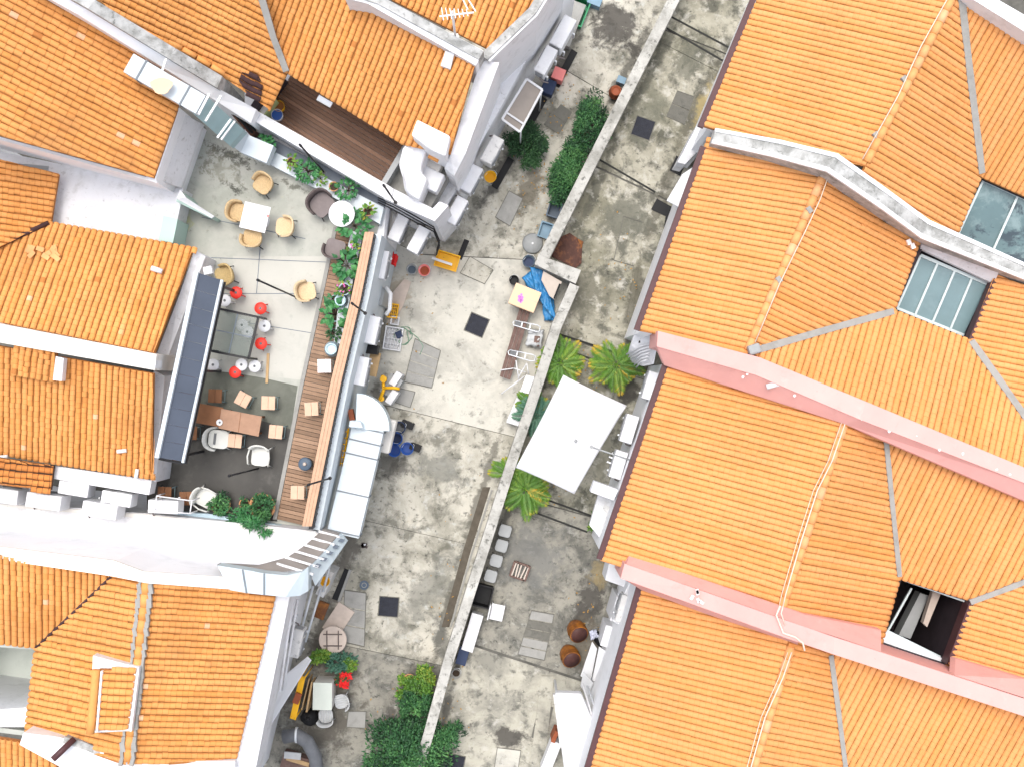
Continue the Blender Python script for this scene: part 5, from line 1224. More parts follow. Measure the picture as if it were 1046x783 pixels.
# ------------------------------------------------------------------ things standing in the lane
def bucket(x, y, r, h, m, lab, fill='fan_dark', name='bucket', cat='bucket', z=0.0):
    t = thing(name, lab, cat, P(x, y, z)); MB().lathe([(r * .78, 0), (r * .96, h * .94), (r * 1.05, h * .95), (r * 1.05, h), (r * .92, h), (r * .74, .04)], n=20).build('body', m, t)
    MB().lathe([(r * .80, h * .35), (r * .80, h * .36)], n=18).build('inside', fill, t)
    q = MB(); q.tube([(r, 0, h * .9), (r * 1.12, r * .5, h * .8), (r * .7, r * 1.1, h * .7), (-r * .2, r * 1.2, h * .7), (-r, 0, h * .9)], .008, 5); q.build('handle', 'steel_pale', t); return t
def crate(x, y, w, d, h, rz, m, lab, name='crate', cat='crate', z=0.0, inner=None):
    t = thing(name, lab, cat, P(x, y, z), rz); th = .02
    q = MB()
    for s_ in (-1, 1): q.box((s_ * (w / 2 - th / 2), 0, h / 2), (th, d, h)); q.box((0, s_ * (d / 2 - th / 2), h / 2), (w - 2 * th - .004, th, h))
    q.box((0, 0, .014), (w - 2 * th - .004, d - 2 * th - .004, .02)); q.build('body', m, t, bevel=.006)
    q = MB()
    for s_ in (-1, 1): q.box((s_ * (w / 2 + .006), 0, h - .01), (.03, d + .04, .024)); q.box((0, s_ * (d / 2 + .006), h - .01), (w - .02, .03, .024))
    q.build('rim', m, t)
    if inner:
        q = MB()
        for i in range(1, 5): q.box((-w / 2 + w * i / 5, 0, h * .45), (.02, d * .9, h * .7))
        for i in range(1, 4): q.box((0, -d / 2 + d * i / 4, h * .45), (w * .9, .021, h * .69))
        q.build('divider', inner, t)
    return t
def closed_box(x, y, w, d, h, rz, m, lab, name='box', cat='box', z=0.0, lid=None):
    t = thing(name, lab, cat, P(x, y, z), rz); MB().box((0, 0, h / 2), (w, d, h)).build('body', m, t, bevel=.012)
    MB().box((0, 0, h + .012), (w * 1.03, d * 1.03, .03)).build('lid', lid or m, t, bevel=.008); return t
LR = ang(-.4, 1)
for x, y, r_, lab in ((487, 332, ang(1, .42), 'dark iron manhole cover in the middle of the pale lane'), (397, 619, ang(1, .08), 'dark iron manhole cover near the bottom of the lane, beside a small round drain'),
                      (657, 131, ang(1, .35), 'dark iron manhole cover in the upper back yard right of the long wall'), (464, 780, ang(1, .2), 'dark iron manhole cover cut by the bottom edge of the picture')):
    spawn('mh', mk_manhole, lab, P(x, y, .0), r_, 'dark manhole covers')
bucket(421, 276, .15, .26, 'plastic_grey', 'grey open bucket in the lane left of the red bucket', 'plastic_slate')
bucket(434, 277, .17, .30, 'plastic_pink', 'red pink bucket with a pale ladle in the lane below the corner', 'clay_red')
crate(457, 267, .66, .46, .16, ang(1, .3), 'plastic_yellow', 'yellow plastic tray with a white stick across it', 'plastic_tray', 'tray')
q = MB(); q.bar((-.33, .02, 0), (.3, -.03, .0), .07, .03); tag(q.build('white_stick', 'plastic_white', None, loc=P(452, 267, .20), rz=ang(1, .25)), 'white stick lying across the yellow tray', 'stick')
bucket(501, 182, .17, .25, 'plastic_yellow', 'yellow tub beside the white air conditioner below the stained one', 'plastic_yellow', 'plastic_tub', 'tub', 1.0)
crate(402, 318, .28, .40, .22, ang(1, .15), 'plastic_yellow', 'small yellow crate against the lane kerb', inner='plastic_yellow')
crate(404, 328, .22, .22, .2, ang(1, .15), 'plastic_white', 'small white square pail with a dark inside below the yellow crate', 'pail', 'pail', inner=None)
crate(402, 346, .50, .66, .16, ang(1, .15), 'plastic_white', 'white bottle crate divided into squares on the lane kerb', inner='plastic_white')
q = MB(); pts = []
for i in range(40):
    a = i * .42; pts.append((math.cos(a) * (.2 + .08 * math.sin(i * .7)), math.sin(a) * (.25 + .06 * math.cos(i * .5)), .02 + i * .0012))
q.tube(pts, .012, 5); q.tube([(.2, .1, .03), (.45, -.1, .02), (.6, -.35, .02), (.5, -.6, .02)], .012, 5); tag(q.build('garden_hose', 'hose_green', None, loc=P(412, 342)), 'thin green hose coiled on the lane near the bottle crate', 'hose')
t = closed_box(408, 342, .18, .2, .14, .4, 'plastic_navy', 'small dark box on the coiled green hose')
# yellow pipe stand
t = thing('pipe_stand', 'bright yellow pipe manifold beside two white boxes', 'pipe', P(396, 392))
q = MB(); q.tube([P(391, 383, .9), P(392, 398, .9), P(388, 408, .9)], .05, 8); q.tube([P(392, 396, .95), P(402, 396, .95), P(408, 397, .9)], .045, 8); q.build('pipe', 'plastic_yellow', t, True)
q = MB(); q.cyl(P(392, 387, .9), .1, .12, 12); q.cyl(P(390, 407, .8), .08, .12, 12); q.build('valve', 'plastic_yellow', t, True)
q = MB()
for x, y in ((391, 384), (389, 406), (406, 397)): q.tube([P(x, y, .9), P(x, y, 0.0)], .02, 6)
q.build('stand', 'steel_pale', t, True)
closed_box(402, 394, .42, .62, .7, LR - 1.57 - .2, 'plastic_grey', 'grey cabinet with white ends under the yellow pipe manifold', 'cabinet', 'cabinet')
closed_box(407, 387, .2, .42, .85, LR - 1.57 - .2, 'plastic_white', 'white box at the upper end of the grey cabinet')
closed_box(403, 405, .2, .42, .85, LR - 1.57 - .2, 'plastic_white', 'white box at the lower end of the grey cabinet')
for i, (x, y, m, f_, lab) in enumerate(((409, 436, 'plastic_navy', 'fan_dark', 'dark blue drum with a grey inside, topmost of the drums by the big duct'), (406, 447, 'plastic_blue', 'plastic_navy', 'blue drum in the middle of the cluster by the big duct'),
                              (404, 459, 'plastic_blue', 'plastic_blue', 'dull blue drum lowest in the cluster by the big duct'), (417, 457, 'plastic_blue', 'plastic_blue', 'bright blue drum standing out to the right of the cluster'))):
    bucket(x, y, .185, .42, m, lab, f_, 'drum', 'drum')
closed_box(417, 433, .2, .36, .3, LR, 'bag_black', 'black tray leaning behind the topmost blue drum', 'black_tray', 'tray')
closed_box(425, 456, .2, .32, .3, LR, 'bag_black', 'black tray behind the bright blue drum', 'black_tray', 'tray')
closed_box(560, 92, .42, .36, .4, LR, 'plastic_navy', 'navy blue bin below the pink box at the lane wall', 'bin', 'bin', .0)
closed_box(570, 80, .34, .34, .5, LR, 'plastic_pink', 'pink box beside the air conditioner at the lane wall')
crate(590, 15, .5, .8, .35, LR - 1.57, 'plastic_green', 'green open crate at the top of the lane', inner=None)
closed_box(583, 28, .4, 1.3, .35, LR - 1.57, 'hatch_grey', 'grey concrete trough at the top of the lane', 'trough', 'trough')
closed_box(607, 4, .3, .4, .35, LR, 'plastic_paleblue', 'pale blue box at the very top of the lane')
t = thing('jar', 'red brown jar leaning on the long wall near the top', 'jar', P(628, 97)); MB().lathe([(.12, 0), (.2, .18), (.21, .32), (.13, .46), (.15, .5), (.12, .5), (.1, .44)], n=20).build('body', 'clay_red', t); MB().lathe([(.1, .40), (.1, .41)], n=14).build('inside', 'soil', t)
closed_box(634, 84, .2, .26, .25, LR, 'plastic_paleblue', 'small blue box above the red brown jar at the long wall')
crate(566, 216, .36, .42, .34, LR - 1.5, 'plastic_slate', 'slate blue tub against the long wall below the ferns', 'tub', 'tub')
crate(557, 236, .34, .44, .2, LR - 1.5, 'plastic_paleblue', 'pale blue tub against the long wall below the slate one', 'tub', 'tub')
t = thing('round_disc', 'large round grey lid lying by the bend of the long wall', 'lid', P(544, 249)); MB().lathe([(.30, 0), (.31, .05), (.27, .07), (.05, .09)], n=30).build('disc', 'disc_grey', t); MB().lathe([(.03, .085), (.03, .12)], n=12).build('knob', 'plastic_white', t)
bucket(540, 268, .18, .32, 'plastic_slate', 'dark blue bucket at the bend of the long wall', 'plastic_navy')
bucket(525, 287, .14, .3, 'bag_black', 'small black bucket left of the cardboard carton', 'bag_black')
# carton, tarpaulin, boards in the wall corner
t = thing('carton', 'open topped tan cardboard carton with a purple mark', 'carton', P(536, 305, .55), ang(1, .4)); MB().box((0, 0, .15), (.80, .64, .30)).build('body', 'carton', t, bevel=.006)
q = MB()
for dx, dy, r_ in ((-.16, -.03, .05), (-.12, -.12, .06), (-.08, -.02, .05), (-.13, .05, .035), (-.05, -.1, .045), (-.06, -.17, .03)): q.cyl((dx, dy, .30), r_, .004, 9)
q.build('print_mark', 'carton_pink', t)
q = MB()
q.bar((-.4, .0, .3015), (.4, .0, .3015), .012, .003); q.build('tape_seam', 'board_beige', t)
st_ = thing('storage_crate', 'low wooden crate carrying the cardboard carton', 'crate', P(537, 305), ang(1, .4)); MB().box((0, 0, .27), (.7, .55, .54)).build('body', 'plank_brown', st_, bevel=.01); MB().box((0, 0, .545), (.72, .57, .012)).build('top', 'plank_brown', st_)
def cloth(name, corners, m, lab, cat, amp, n=16, seed=1, f_=3.0):
    """a crumpled sheet over four corner points"""
    a, b_, c, d_ = corners; vs, fs = [], []
    for i in range(n + 1):
        for j in range(n + 1):
            u, v = i / n, j / n; p = a.lerp(b_, u).lerp(d_.lerp(c, u), v)
            z = noise.noise(Vector((u * f_ + seed, v * f_, seed))) * amp + noise.noise(Vector((u * f_ * 3, v * f_ * 3 + seed, seed))) * amp * .5
            e = noise.noise(Vector((u * 4, v * 4, seed + 9))) * .05
            vs.append(p + Vector((e, e, abs(z) if i not in (0, n) and j not in (0, n) else z * .3)))
    for i in range(n):
        for j in range(n): fs.append((i * (n + 1) + j, i * (n + 1) + j + 1, (i + 1) * (n + 1) + j + 1, (i + 1) * (n + 1) + j))
    q = MB(); q.add(vs, [tuple(reversed(f)) for f in fs], True); o = q.build(name, m, None, True, loc=(a + c) / 2, solid=.012); return tag(o, lab, cat)
cloth('tarpaulin', [P(541, 272, .5), P(557, 277, .55), P(569, 330, .3), P(549, 304, .5)], 'tarp_blue', 'crumpled blue tarpaulin stuffed into the corner of the long wall', 'tarpaulin', .22, 18, 3, 3.5)
cloth('tarpaulin', [P(533, 284, .35), P(545, 275, .45), P(560, 312, .4), P(548, 305, .35)], 'tarp_blue', 'smaller fold of blue tarpaulin showing above the cardboard carton', 'tarpaulin', .15, 12, 8)
cloth('tarpaulin', [P(553, 300, .3), P(566, 305, .3), P(566, 327, .2), P(556, 328, .2)], 'tarp_blue', 'lower end of blue tarpaulin hanging by the brown bench', 'tarpaulin', .15, 12, 5)
t = thing('board', 'beige board leaning in the wall corner over the blue tarpaulin', 'board', P(563, 292, .5)); q = MB(); q.prism([P(555, 277, .95), P(574, 288, .95), P(566, 306, .85), P(561, 302, .85), P(553, 286, .9)], depth=.05); q.build('panel', 'board_beige', t, True); q = MB(); q.bar(P(572, 290, .93), P(566, 305, .84), .05, .08); q.build('edge_strip', 'bag_black', t, True)
t = thing('scrap_sheet', 'rusty dark brown folded sheet behind the bend of the long wall', 'sheet', P(581, 256))
q = MB(); q.prism([P(563, 262, .06), P(573, 242, .14), P(582, 238, .12), P(595, 247, .05), P(594, 269, .08), P(588, 274, .16)], depth=.03); q.build('panel', 'rust_brown', t, True); q = MB(); q.prism([P(590, 244, .1), P(596, 247, .06), P(594, 254, .1)], depth=.01); q.build('torn_flap', 'jar_orange', t, True)
# bench and folding frames beside the wall
t = thing('bench', 'long dark brown plank bench below the cardboard carton', 'bench', P(522, 352))
q = MB()
for k in range(3):
    o0, o1 = -5.5 + k * 4, -5.5 + k * 4 + 3.6
    q.prism([P(536 + o0 * .92, 316 + o0 * .35, .44), P(536 + o1 * .92, 316 + o1 * .35, .44), P(515.5 + o1 * .92, 386 + o1 * .3, .44), P(515.5 + o0 * .92, 386 + o0 * .3, .44)], depth=.04)
q.build('seat', 'plank_brown', t, True)
for x, y in ((529, 322), (538, 325), (512, 380), (521, 383)): MB().tube([P(x, y, .41), Vector((P(x, y, .41).x, P(x, y, .41).y, 0))], .02, 6).build('leg', 'steel_pale', t, True)
def folding(x, y, lab):
    t = thing('folding_frame', lab, 'frame', P(x, y, .46), ang(1, .25)); q = MB()
    q.tube([(-.38, .07, .03), (.3, .10, .03), (.4, .07, .03), (.4, -.07, .03), (.3, -.10, .03), (-.38, -.07, .03), (-.42, 0, .03), (-.38, .07, .03)], .02, 6); q.build('loop', 'steel_pale', t)
    q = MB()
    for k in (-.15, .1): q.bar((k, -.09, .03), (k, .09, .03), .03, .03)
    q.build('crossbar', 'steel_pale', t)
    q = MB(); q.box((-.27, 0, .03), (.18, .10, .03)); q.build('pad', 'fan_dark', t); return t
folding(538, 333, 'upper of two pale metal folding frames lying over the brown bench'); folding(533, 363, 'lower of two pale metal folding frames lying over the brown bench')
cloth('plastic_bag', [P(540, 336, .3), P(556, 338, .3), P(552, 356, .3), P(537, 352, .3)], 'plastic_clear', 'crumpled translucent plastic bag between the folding frames and the long wall', 'bag', .2, 12, 6)
t = closed_box(548, 349, .16, .3, .35, LR - 1.3, 'plank_brown', 'small brown wooden block beside the plastic bag', 'block', 'block')
t = thing('drying_rack', 'white metal drying rack folded at the lower end of the brown bench', 'rack', P(527, 382))
q = MB()
for a, b_ in (((511, 378), (525, 376)), ((527, 368), (530, 388)), ((530, 388), (512, 402)), ((525, 376), (536, 380)), ((529, 386), (538, 371)), ((522, 395), (536, 384)), ((538, 371), (540, 382))): q.tube([P(*a, .55), P(*b_, .5)], .018, 6)
q.build('tube_frame', 'plastic_white', t, True)
q = MB()
for x, y in ((512, 378), (537, 380), (513, 401)): q.tube([P(x, y, .55), P(x, y, 0)], .014, 5)
q.build('leg', 'plastic_white', t, True)
t = thing('white_board', 'white sheet leaning on the wall at the end of the drying rack', 'sheet', P(541, 392)); q = MB(); q.prism([P(538, 383, .6), P(546, 385, .7), P(540, 402, .7), P(532, 400, .6)], depth=.03); q.build('panel', 'plastic_white', t, True); q = MB(); q.bar(P(538, 383, .62), P(532, 400, .62), .03, .04); q.build('edge', 'steel_pale', t, True)
# concrete hatches in the paving
def hatch(px, n, lab, m='hatch_grey', z=.022, dark=None, along=0):
    t = thing('access_hatch', lab, 'hatch', P(sum(p[0] for p in px) / len(px), sum(p[1] for p in px) / len(px)))
    a, b_, c, d_ = [Vector(p) for p in px]
    for i in range(n):
        t0, t1 = i / n + .012, (i + 1) / n - .012
        q = MB(); q.prism([P(*a.lerp(d_, t0), z), P(*b_.lerp(c, t0), z), P(*b_.lerp(c, t1), z), P(*a.lerp(d_, t1), z)], depth=.02); q.build('panel', (dark if dark and i in along else m) if dark else m, t, True)
    fr_ = MB(); Q = [P(*p, .012) for p in px]
    for u, v in zip(Q, Q[1:] + Q[:1]): fr_.bar(u, v, .02, .024)
    fr_.build('frame', 'hatch_dark', t, True)
hatch([(424, 346), (450, 358), (441, 396), (413, 390)], 4, 'grey ribbed hatch of four slabs in the middle of the lane')
hatch([(407, 396), (424, 400), (419, 416), (404, 411)], 1, 'small square grey hatch next to the yellow pipe manifold')
hatch([(543, 623), (566, 627), (556, 674), (529, 668)], 5, 'ribbed grey hatch in the lower yard with two darker slabs', dark='hatch_dark', along=(1, 2))
hatch([(692, 93), (709, 99), (699, 127), (681, 119)], 2, 'dark stained hatch near the top of the yard', 'hatch_dark')
hatch([(637, 221), (659, 228), (648, 272), (627, 266)], 2, 'faint hatch in the yard paving right of the ferns', 'yard_concrete')
hatch([(573, 107), (584, 115), (571, 137), (556, 127)], 2, 'dark worn hatch beside the round bush', 'hatch_dark')
hatch([(520, 195), (534, 203), (521, 231), (506, 222)], 1, 'mossy square hatch in the upper lane left of the tubs')
hatch([(352, 602), (374, 605), (372, 660), (350, 655)], 3, 'row of three pale slabs along the lower lane edge')
hatch([(356, 726), (374, 726), (373, 743), (354, 742)], 1, 'small pale hatch in the lane near the grey chairs')
hatch([(551, 720), (565, 722), (556, 758), (543, 752)], 1, 'slate grey slab beside the white canopy at the bottom', 'hatch_dark')
hatch([(508, 763), (532, 766), (527, 800), (503, 798)], 1, 'pale square hatch at the bottom edge of the yard', 'lane_pale')
hatch([(480, 262), (504, 276), (495, 290), (470, 279)], 1, 'faint square hatch in the lane right of the yellow tray', 'lane_concrete')
gd = thing('drain_grate', 'small round dark drain grate in the lower lane', 'drain', P(372, 597)); MB().lathe([(.14, 0), (.14, .02)], n=20).build('plate', 'plastic_slate', gd); MB().lathe([(.08, .02), (.08, .028), (.06, .028)], n=16, cap=False).build('ring', 'hatch_grey', gd)
bt = thing('litter_bag', 'tiny crumpled dark wrapper on the lane above the drain grate', 'litter', P(372, 556)); q = MB()
for i in range(9): q.box((rnd.uniform(-.07, .07), rnd.uniform(-.06, .06), .04), (.08, .06, .05), rnd.random() * 3)
q.build('wrapper', 'wicker_grey', bt); MB().box((.03, .02, .08), (.06, .05, .03), .4).build('label', 'plastic_white', bt)
pt_ = thing('lane_trench', 'open dark drain slot by the lower end of the terrace duct', 'drain', P(348, 597)); q = MB(); q.prism([P(352, 580, .03), P(357, 582, .03), P(345, 613, .03), P(339, 611, .03)], depth=.02); q.build('slot', 'bag_black', pt_, True); q = MB(); q.bar(P(358, 581, .03), P(346, 614, .03), .08, .06); q.build('kerb', 'hatch_grey', pt_, True)
q = MB(); q.box((0, 0, .01), (.16, .62, .02), LR - 1.57); tag(q.build('drain_cover', 'bag_black', None, loc=P(473, 255)), 'black rectangular drain opening beside the yellow tray', 'drain')

# ------------------------------------------------------------------ yard on the right of the long wall
def mk_grey_stool():
    t = thing('square_stool', '', 'stool'); q = MB(); q.prism([Vector((x, y, .46)) for x, y in rrect(.36, .36, .08)], depth=.05); q.build('seat', 'plastic_grey', t, bevel=.015)
    for sx in (-1, 1):
        for sy in (-1, 1): MB().tube([(sx * .13, sy * .13, .42), (sx * .16, sy * .16, 0)], .02, 6).build('leg', 'plastic_grey', t)
    return t
for x, y, lab in ((516, 540, 'grey square stool topmost in the row along the long wall, nearest the lower palm'), (512.5, 555, 'grey square stool second from the top in the row along the long wall'),
                  (507, 570, 'grey square stool third from the top in the row along the long wall'), (501.5, 585.5, 'grey square stool lowest in the row, just above the black crate')):
    spawn('gs', mk_grey_stool, lab, P(x, y, 0), ang(1, .28), 'grey stools along the long wall')
crate(493.5, 606, .5, .62, .45, ang(1, .25), 'bag_black', 'black open crate below the grey stools', inner=None)
spawn('wp', lambda: (lambda t: (MB().box((0, 0, .44), (.40, .48, .04)).build('seat', 'plastic_white', t, bevel=.02), MB().box((-.24, 0, .62), (.04, .44, .34)).build('backrest', 'plastic_white', t, bevel=.015), [MB().tube([(sx * .17, sy * .2, .42), (sx * .2, sy * .22, 0)], .016, 6).build('leg', 'plastic_white', t) for sx in (-1, 1) for sy in (-1, 1)], t)[-1])(thing('plastic_chair', '', 'chair')), 'small white plastic chair beside the black crate', P(508, 622, 0), ang(1, .22))
t = closed_box(483, 642, .34, 1.1, .5, ang(1, .3), 'plastic_white', 'long white box against the long wall below the black crate', 'long_box')
closed_box(473, 667, .3, .5, .35, ang(1, .3), 'plastic_navy', 'dark blue and black bag against the long wall', 'bag', 'bag')
t = bucket(466, 686, .14, .24, 'hatch_grey', 'small pale concrete pot at the foot of the long wall', 'soil', 'concrete_pot', 'pot')
t = thing('wooden_pallet', 'small broken wooden crate on the dark yard paving', 'crate', P(531, 582), ang(1, .35))
q = MB()
for s_ in (-1, 1): q.box((s_ * .24, 0, .1), (.05, .46, .2)); q.box((0, s_ * .22, .1), (.44, .05, .16))
q.build('frame', 'plank_brown', t)
q = MB()
for i in range(5): q.box((-.18 + i * .09 + rnd.uniform(-.02, .02), rnd.uniform(-.03, .03), .17), (.04, .42, .02), rnd.uniform(-.25, .25))
q.build('slat', 'board_beige', t)
# leaning orange jars
for x, y, dx, dy, lab in ((586, 637, .6, .9, 'upper of two orange brown jars leaning over in the lower yard'), (579, 662, .5, .9, 'lower of two orange brown jars leaning over in the lower yard')):
    t = thing('storage_jar', lab, 'jar', P(x, y, .02)); M = Matrix.Translation((0, 0, .1)) @ Matrix.Rotation(.5, 4, Vector((-(-dy), dx, 0)).normalized()) 
    d_ = Vector((dx, -dy, 0)).normalized(); Rq = Vector((0, 0, 1)).rotation_difference((Vector((0, 0, 1)) + d_ * .55).normalized()).to_matrix()
    MB().lathe([(.18, 0), (.27, .15), (.29, .35), (.27, .5), (.285, .52), (.24, .52), (.235, .47)], n=24, M=Rq, c=(0, 0, .06)).build('body', 'jar_orange', t)
    MB().lathe([(.25, .51), (.25, .535), (.03, .54)], n=20, M=Rq, c=(0, 0, .06)).build('lid', 'lid_brown', t)
    MB().lathe([(.30, .33), (.302, .36), (.30, .39)], n=24, M=Rq, c=(0, 0, .06), cap=False).build('band', 'jar_orange', t)
# sail umbrella
t = thing('umbrella', 'large white square sun shade between the palms in the yard', 'umbrella', PG(588, 449, 3.0))
CN = [P(575.5, 383, 2.7), P(640, 414, 2.7), P(586.5, 504, 2.7), P(527, 477, 2.7)]; TOP = P(588, 450, 3.18)
vs, fs = [], []; n = 14; q = MB()
for a, b_ in zip(CN, CN[1:] + CN[:1]):
    base = len(vs)
    for i in range(n + 1):
        for j in range(n + 1):
            u, v = i / n, j / n; e = a.lerp(b_, u); mid = (a + b_) / 2
            e = e + (Vector((TOP.x, TOP.y, 2.7)) - mid).normalized() * (.018 * math.sin(math.pi * u))
            p = TOP.lerp(e, v); p.z -= .03 * math.sin(math.pi * v)
            vs.append(p)
    for i in range(n):
        for j in range(n):
            k = base + i * (n + 1) + j; f_ = (k, k + 1, k + n + 2, k + n + 1) if j else (k, k + n + 2, k + n + 1)
            if j == 0: f_ = (k, k + 1, k + n + 2)
            fs.append(f_)
q.add(vs, fs, True); q.build('canopy', 'sail_cloth', t, True, solid=.012)
q = MB(); q.tube([TOP - Vector((0, 0, .03)), Vector((TOP.x, TOP.y, 0))], .03, 8); q.build('pole', 'steel_pale', t, True)
q = MB(); q.cyl((TOP.x, TOP.y, 0), .3, .08, 20); q.build('base', 'hatch_grey', t, True)
MB().lathe([(.045, 0), (.045, .06), (.02, .09)], TOP - Vector((0, 0, .01)), 12).build('finial', 'plastic_grey', t, True)
for c_ in CN: MB().tube([TOP - Vector((0, 0, .08)), c_ - Vector((0, 0, .04))], .014, 5).build('rib', 'steel_pale', t, True)
t = thing('wall_bracket', 'dark metal bracket arm reaching from the eave over the white shade', 'bracket', P(628, 463, 2.9))
q = MB(); q.tube([P(604, 456, 3.3), P(645, 470, 3.3)], .022, 6); q.cyl(P(604, 456, 3.26), .045, .09, 10); q.build('arm', 'plastic_grey', t, True)
q = MB(); q.bar(P(622, 466, 2.6), P(640, 473, 2.6), .04, .04); q.bar(P(620, 471, 2.6), P(637, 478, 2.6), .04, .04); q.build('rail', 'steel_pale', t, True)
# white clutter along the right-hand houses
t = thing('white_tarpaulin', 'creased white sheet hung under the end of the upper pink wall', 'sheet', P(655, 366, 2.5))
q = MB(); q.prism([P(650, 336, 3.2), P(666, 339, 3.4), P(672, 350, 3.5), P(668, 372, 3.2), P(657, 374, 2.8), P(646, 370, 2.2), P(642, 360, 2.2), P(644, 352, 2.6)], depth=.12); q.build('sheet', 'white_paint', t, True, bevel=.03)
q = MB(); rg = random.Random(6)
for i in range(6):
    x0, y0, x1, y1 = 668 - i * 1.5, 350 + i * 3.5, 640 + i * 2.0, 362 + i * 2.6; q.tube([P(x0, y0, 3.42), P((x0 + x1) / 2, (y0 + y1) / 2 - 2, 3.0), P(x1, y1, 2.3)], .022, 6)
q.build('folds', 'sail_cloth', t, True)
q = MB(); q.tube([P(653, 348, 2.9), P(658, 351, 2.9)], .06, 8); q.build('pipe_end', 'bag_black', t, True)
def shelf(px, z, lab, m='white_paint', name='ledge', cat='ledge', d_=.25, sub=None):
    t = thing(name, lab, cat, PG(sum(p[0] for p in px) / len(px), sum(p[1] for p in px) / len(px), z)); q = MB(); q.prism([P(*p, z) for p in px], depth=d_); q.build('slab', m, t, True, bevel=.02)
    c_ = [P(*p, z + .012) for p in px]; m_ = sum(c_, Vector()) / len(c_); MB().prism([p.lerp(m_, .22) for p in c_], depth=.03).build('top_panel', m if sub is None else sub, t, True); return t
shelf([(607, 491), (632, 500), (627, 511), (603, 502)], 3.2, 'white box beam sticking out under the eave beside the white shade', d_=.5)
shelf([(611, 505), (627, 511), (616, 553), (602, 536)], 2.2, 'white framed hatch below the eave under the white box beam', 'white_paint')
q = MB(); q.prism([P(617, 515, 2.23), P(626, 518, 2.23), P(614, 549, 2.23), P(608, 540, 2.23)], depth=.03); tag(q.build('hatch_door', 'ac_stain', None, True, loc=P(616, 530, 2.23)), 'pale recessed door panel set in the white framed hatch', 'door')
shelf([(712, 128), (728, 134), (722, 146), (700, 168), (692, 166)], 2.4, 'white stepped wall top at the end of the grey party wall', 'white_paint', d_=1.2)
shelf([(712, 168), (701, 196), (694, 212), (681, 205), (697, 178)], 2.6, 'white triangular rain hood under the second right hand eave', 'white_paint', 'rain_hood', 'hood', .1)
q = MB(); q.prism([P(691, 159, .03), P(701, 165, .03), P(695, 180, .03), P(684, 174, .03)], depth=.02); tag(q.build('drain_opening', 'bag_black', None, True, loc=P(692, 169, .0)), 'black opening in the yard beside the white stepped wall top', 'drain')
q = MB(); q.prism([P(671, 203, .035), P(689, 213, .035), P(684, 236, .035), P(678, 234, .035), P(680, 221, .035), P(665, 214, .035)], depth=.02); tag(q.build('drain_opening', 'bag_black', None, True, loc=P(678, 218, .0)), 'black L shaped opening under the white triangular hood', 'drain')
shelf([(625, 563), (645, 578), (640, 600), (618, 592)], 1.8, 'white concrete ledge at the end of the lower pink wall', 'white_streaked', d_=1.2)
shelf([(644, 590), (652, 596), (636, 640), (626, 634)], 2.4, 'white wall ledge under the lowest eave', 'white_streaked', d_=1.2)
t = thing('leaning_sheets', 'white sheets leaning against the wall below the orange jars', 'sheets', P(613, 675))
for px, z in (([(605, 655), (610, 662), (603, 697), (593, 690)], (.9, .9, .5, .5)), ([(612, 660), (628, 670), (618, 702), (605, 694)], (1.3, 1.3, .8, .8)), ([(596, 686), (606, 697), (600, 712), (593, 700)], (1.0, 1.0, .6, .6))):
    q = MB(); q.prism([P(*p, zz) for p, zz in zip(px, z)], depth=.06); q.build('sheet', 'plastic_white', t, True)
q = MB(); q.prism([P(612, 699, .8), P(617, 701, .8), P(611, 716, .7), P(607, 712, .7)], depth=.1); q.build('slot', 'plastic_slate', t, True)
q = MB()
for a, b_ in (((623, 655), (632, 660)), ((625, 651), (634, 656)), ((622, 662), (632, 652))): q.tube([P(*a, 1.4), P(*b_, 1.6)], .02, 5)
q.build('clamp', 'bag_black', t, True)
t = thing('bin_bag', 'black rubbish bag behind the orange jars near the eave', 'bag', P(614, 650)); q = MB(); rg = random.Random(3)
q.lathe([(.14, 0), (.24, .1), (.22, .26), (.1, .36), (.05, .4)], n=14); q.v = [(x + rg.uniform(-.03, .03), y + rg.uniform(-.03, .03), z) for x, y, z in q.v]; q.build('sack', 'bag_black', t)
MB().lathe([(.02, .37), (.07, .44), (.03, .46)], n=9).build('knot', 'bag_black', t)
cloth('rag', [P(602, 644, .45), P(609, 642, .5), P(611, 650, .45), P(604, 653, .4)], 'rag_lilac', 'small pale lilac rag beside the black rubbish bag', 'cloth', .14, 10, 15, 5.0)
t = thing('box_canopy', 'large glossy white box canopy at the bottom of the yard', 'canopy', P(586, 745))
q = MB(); q.prism([P(567, 707, 2.2), P(594, 708, 2.2), P(611, 748, 2.3), P(600, 800, 2.4), P(582, 830, 2.4), P(573, 760, 2.2)], depth=.35); q.build('roof_panel', 'plastic_white', t, True, bevel=.05)
q = MB(); q.bar(P(566, 708, 1.98), P(573, 762, 1.98), .06, .2); q.build('edge', 'ac_stain', t, True)
q = MB()
for x, y in ((569, 710), (575, 765), (605, 745)): q.bar(P(x, y, 1.8), Vector((P(x, y, 1.8).x, P(x, y, 1.8).y, 0)), .06, .06)
q.build('post', 'steel_pale', t, True)
t = thing('awning_pole', 'white pole pair leaning between the box canopy and the eave', 'pole', P(600, 715)); q = MB(); q.tube([P(595, 698, 1.6), P(609, 745, 2.4)], .035, 6); q.build('pole', 'plastic_white', t, True); q = MB(); q.tube([P(600, 700, 1.6), P(613, 738, 2.4)], .03, 6); q.build('pole', 'steel_pale', t, True)
closed_box(562, 766, .3, .9, .6, LR - 1.57, 'white_streaked', 'white plinth against the left side of the box canopy', 'plinth', 'plinth')
closed_box(566, 745, .12, .34, .7, LR - 1.57, 'clay_red', 'narrow faded red box beside the white box canopy')
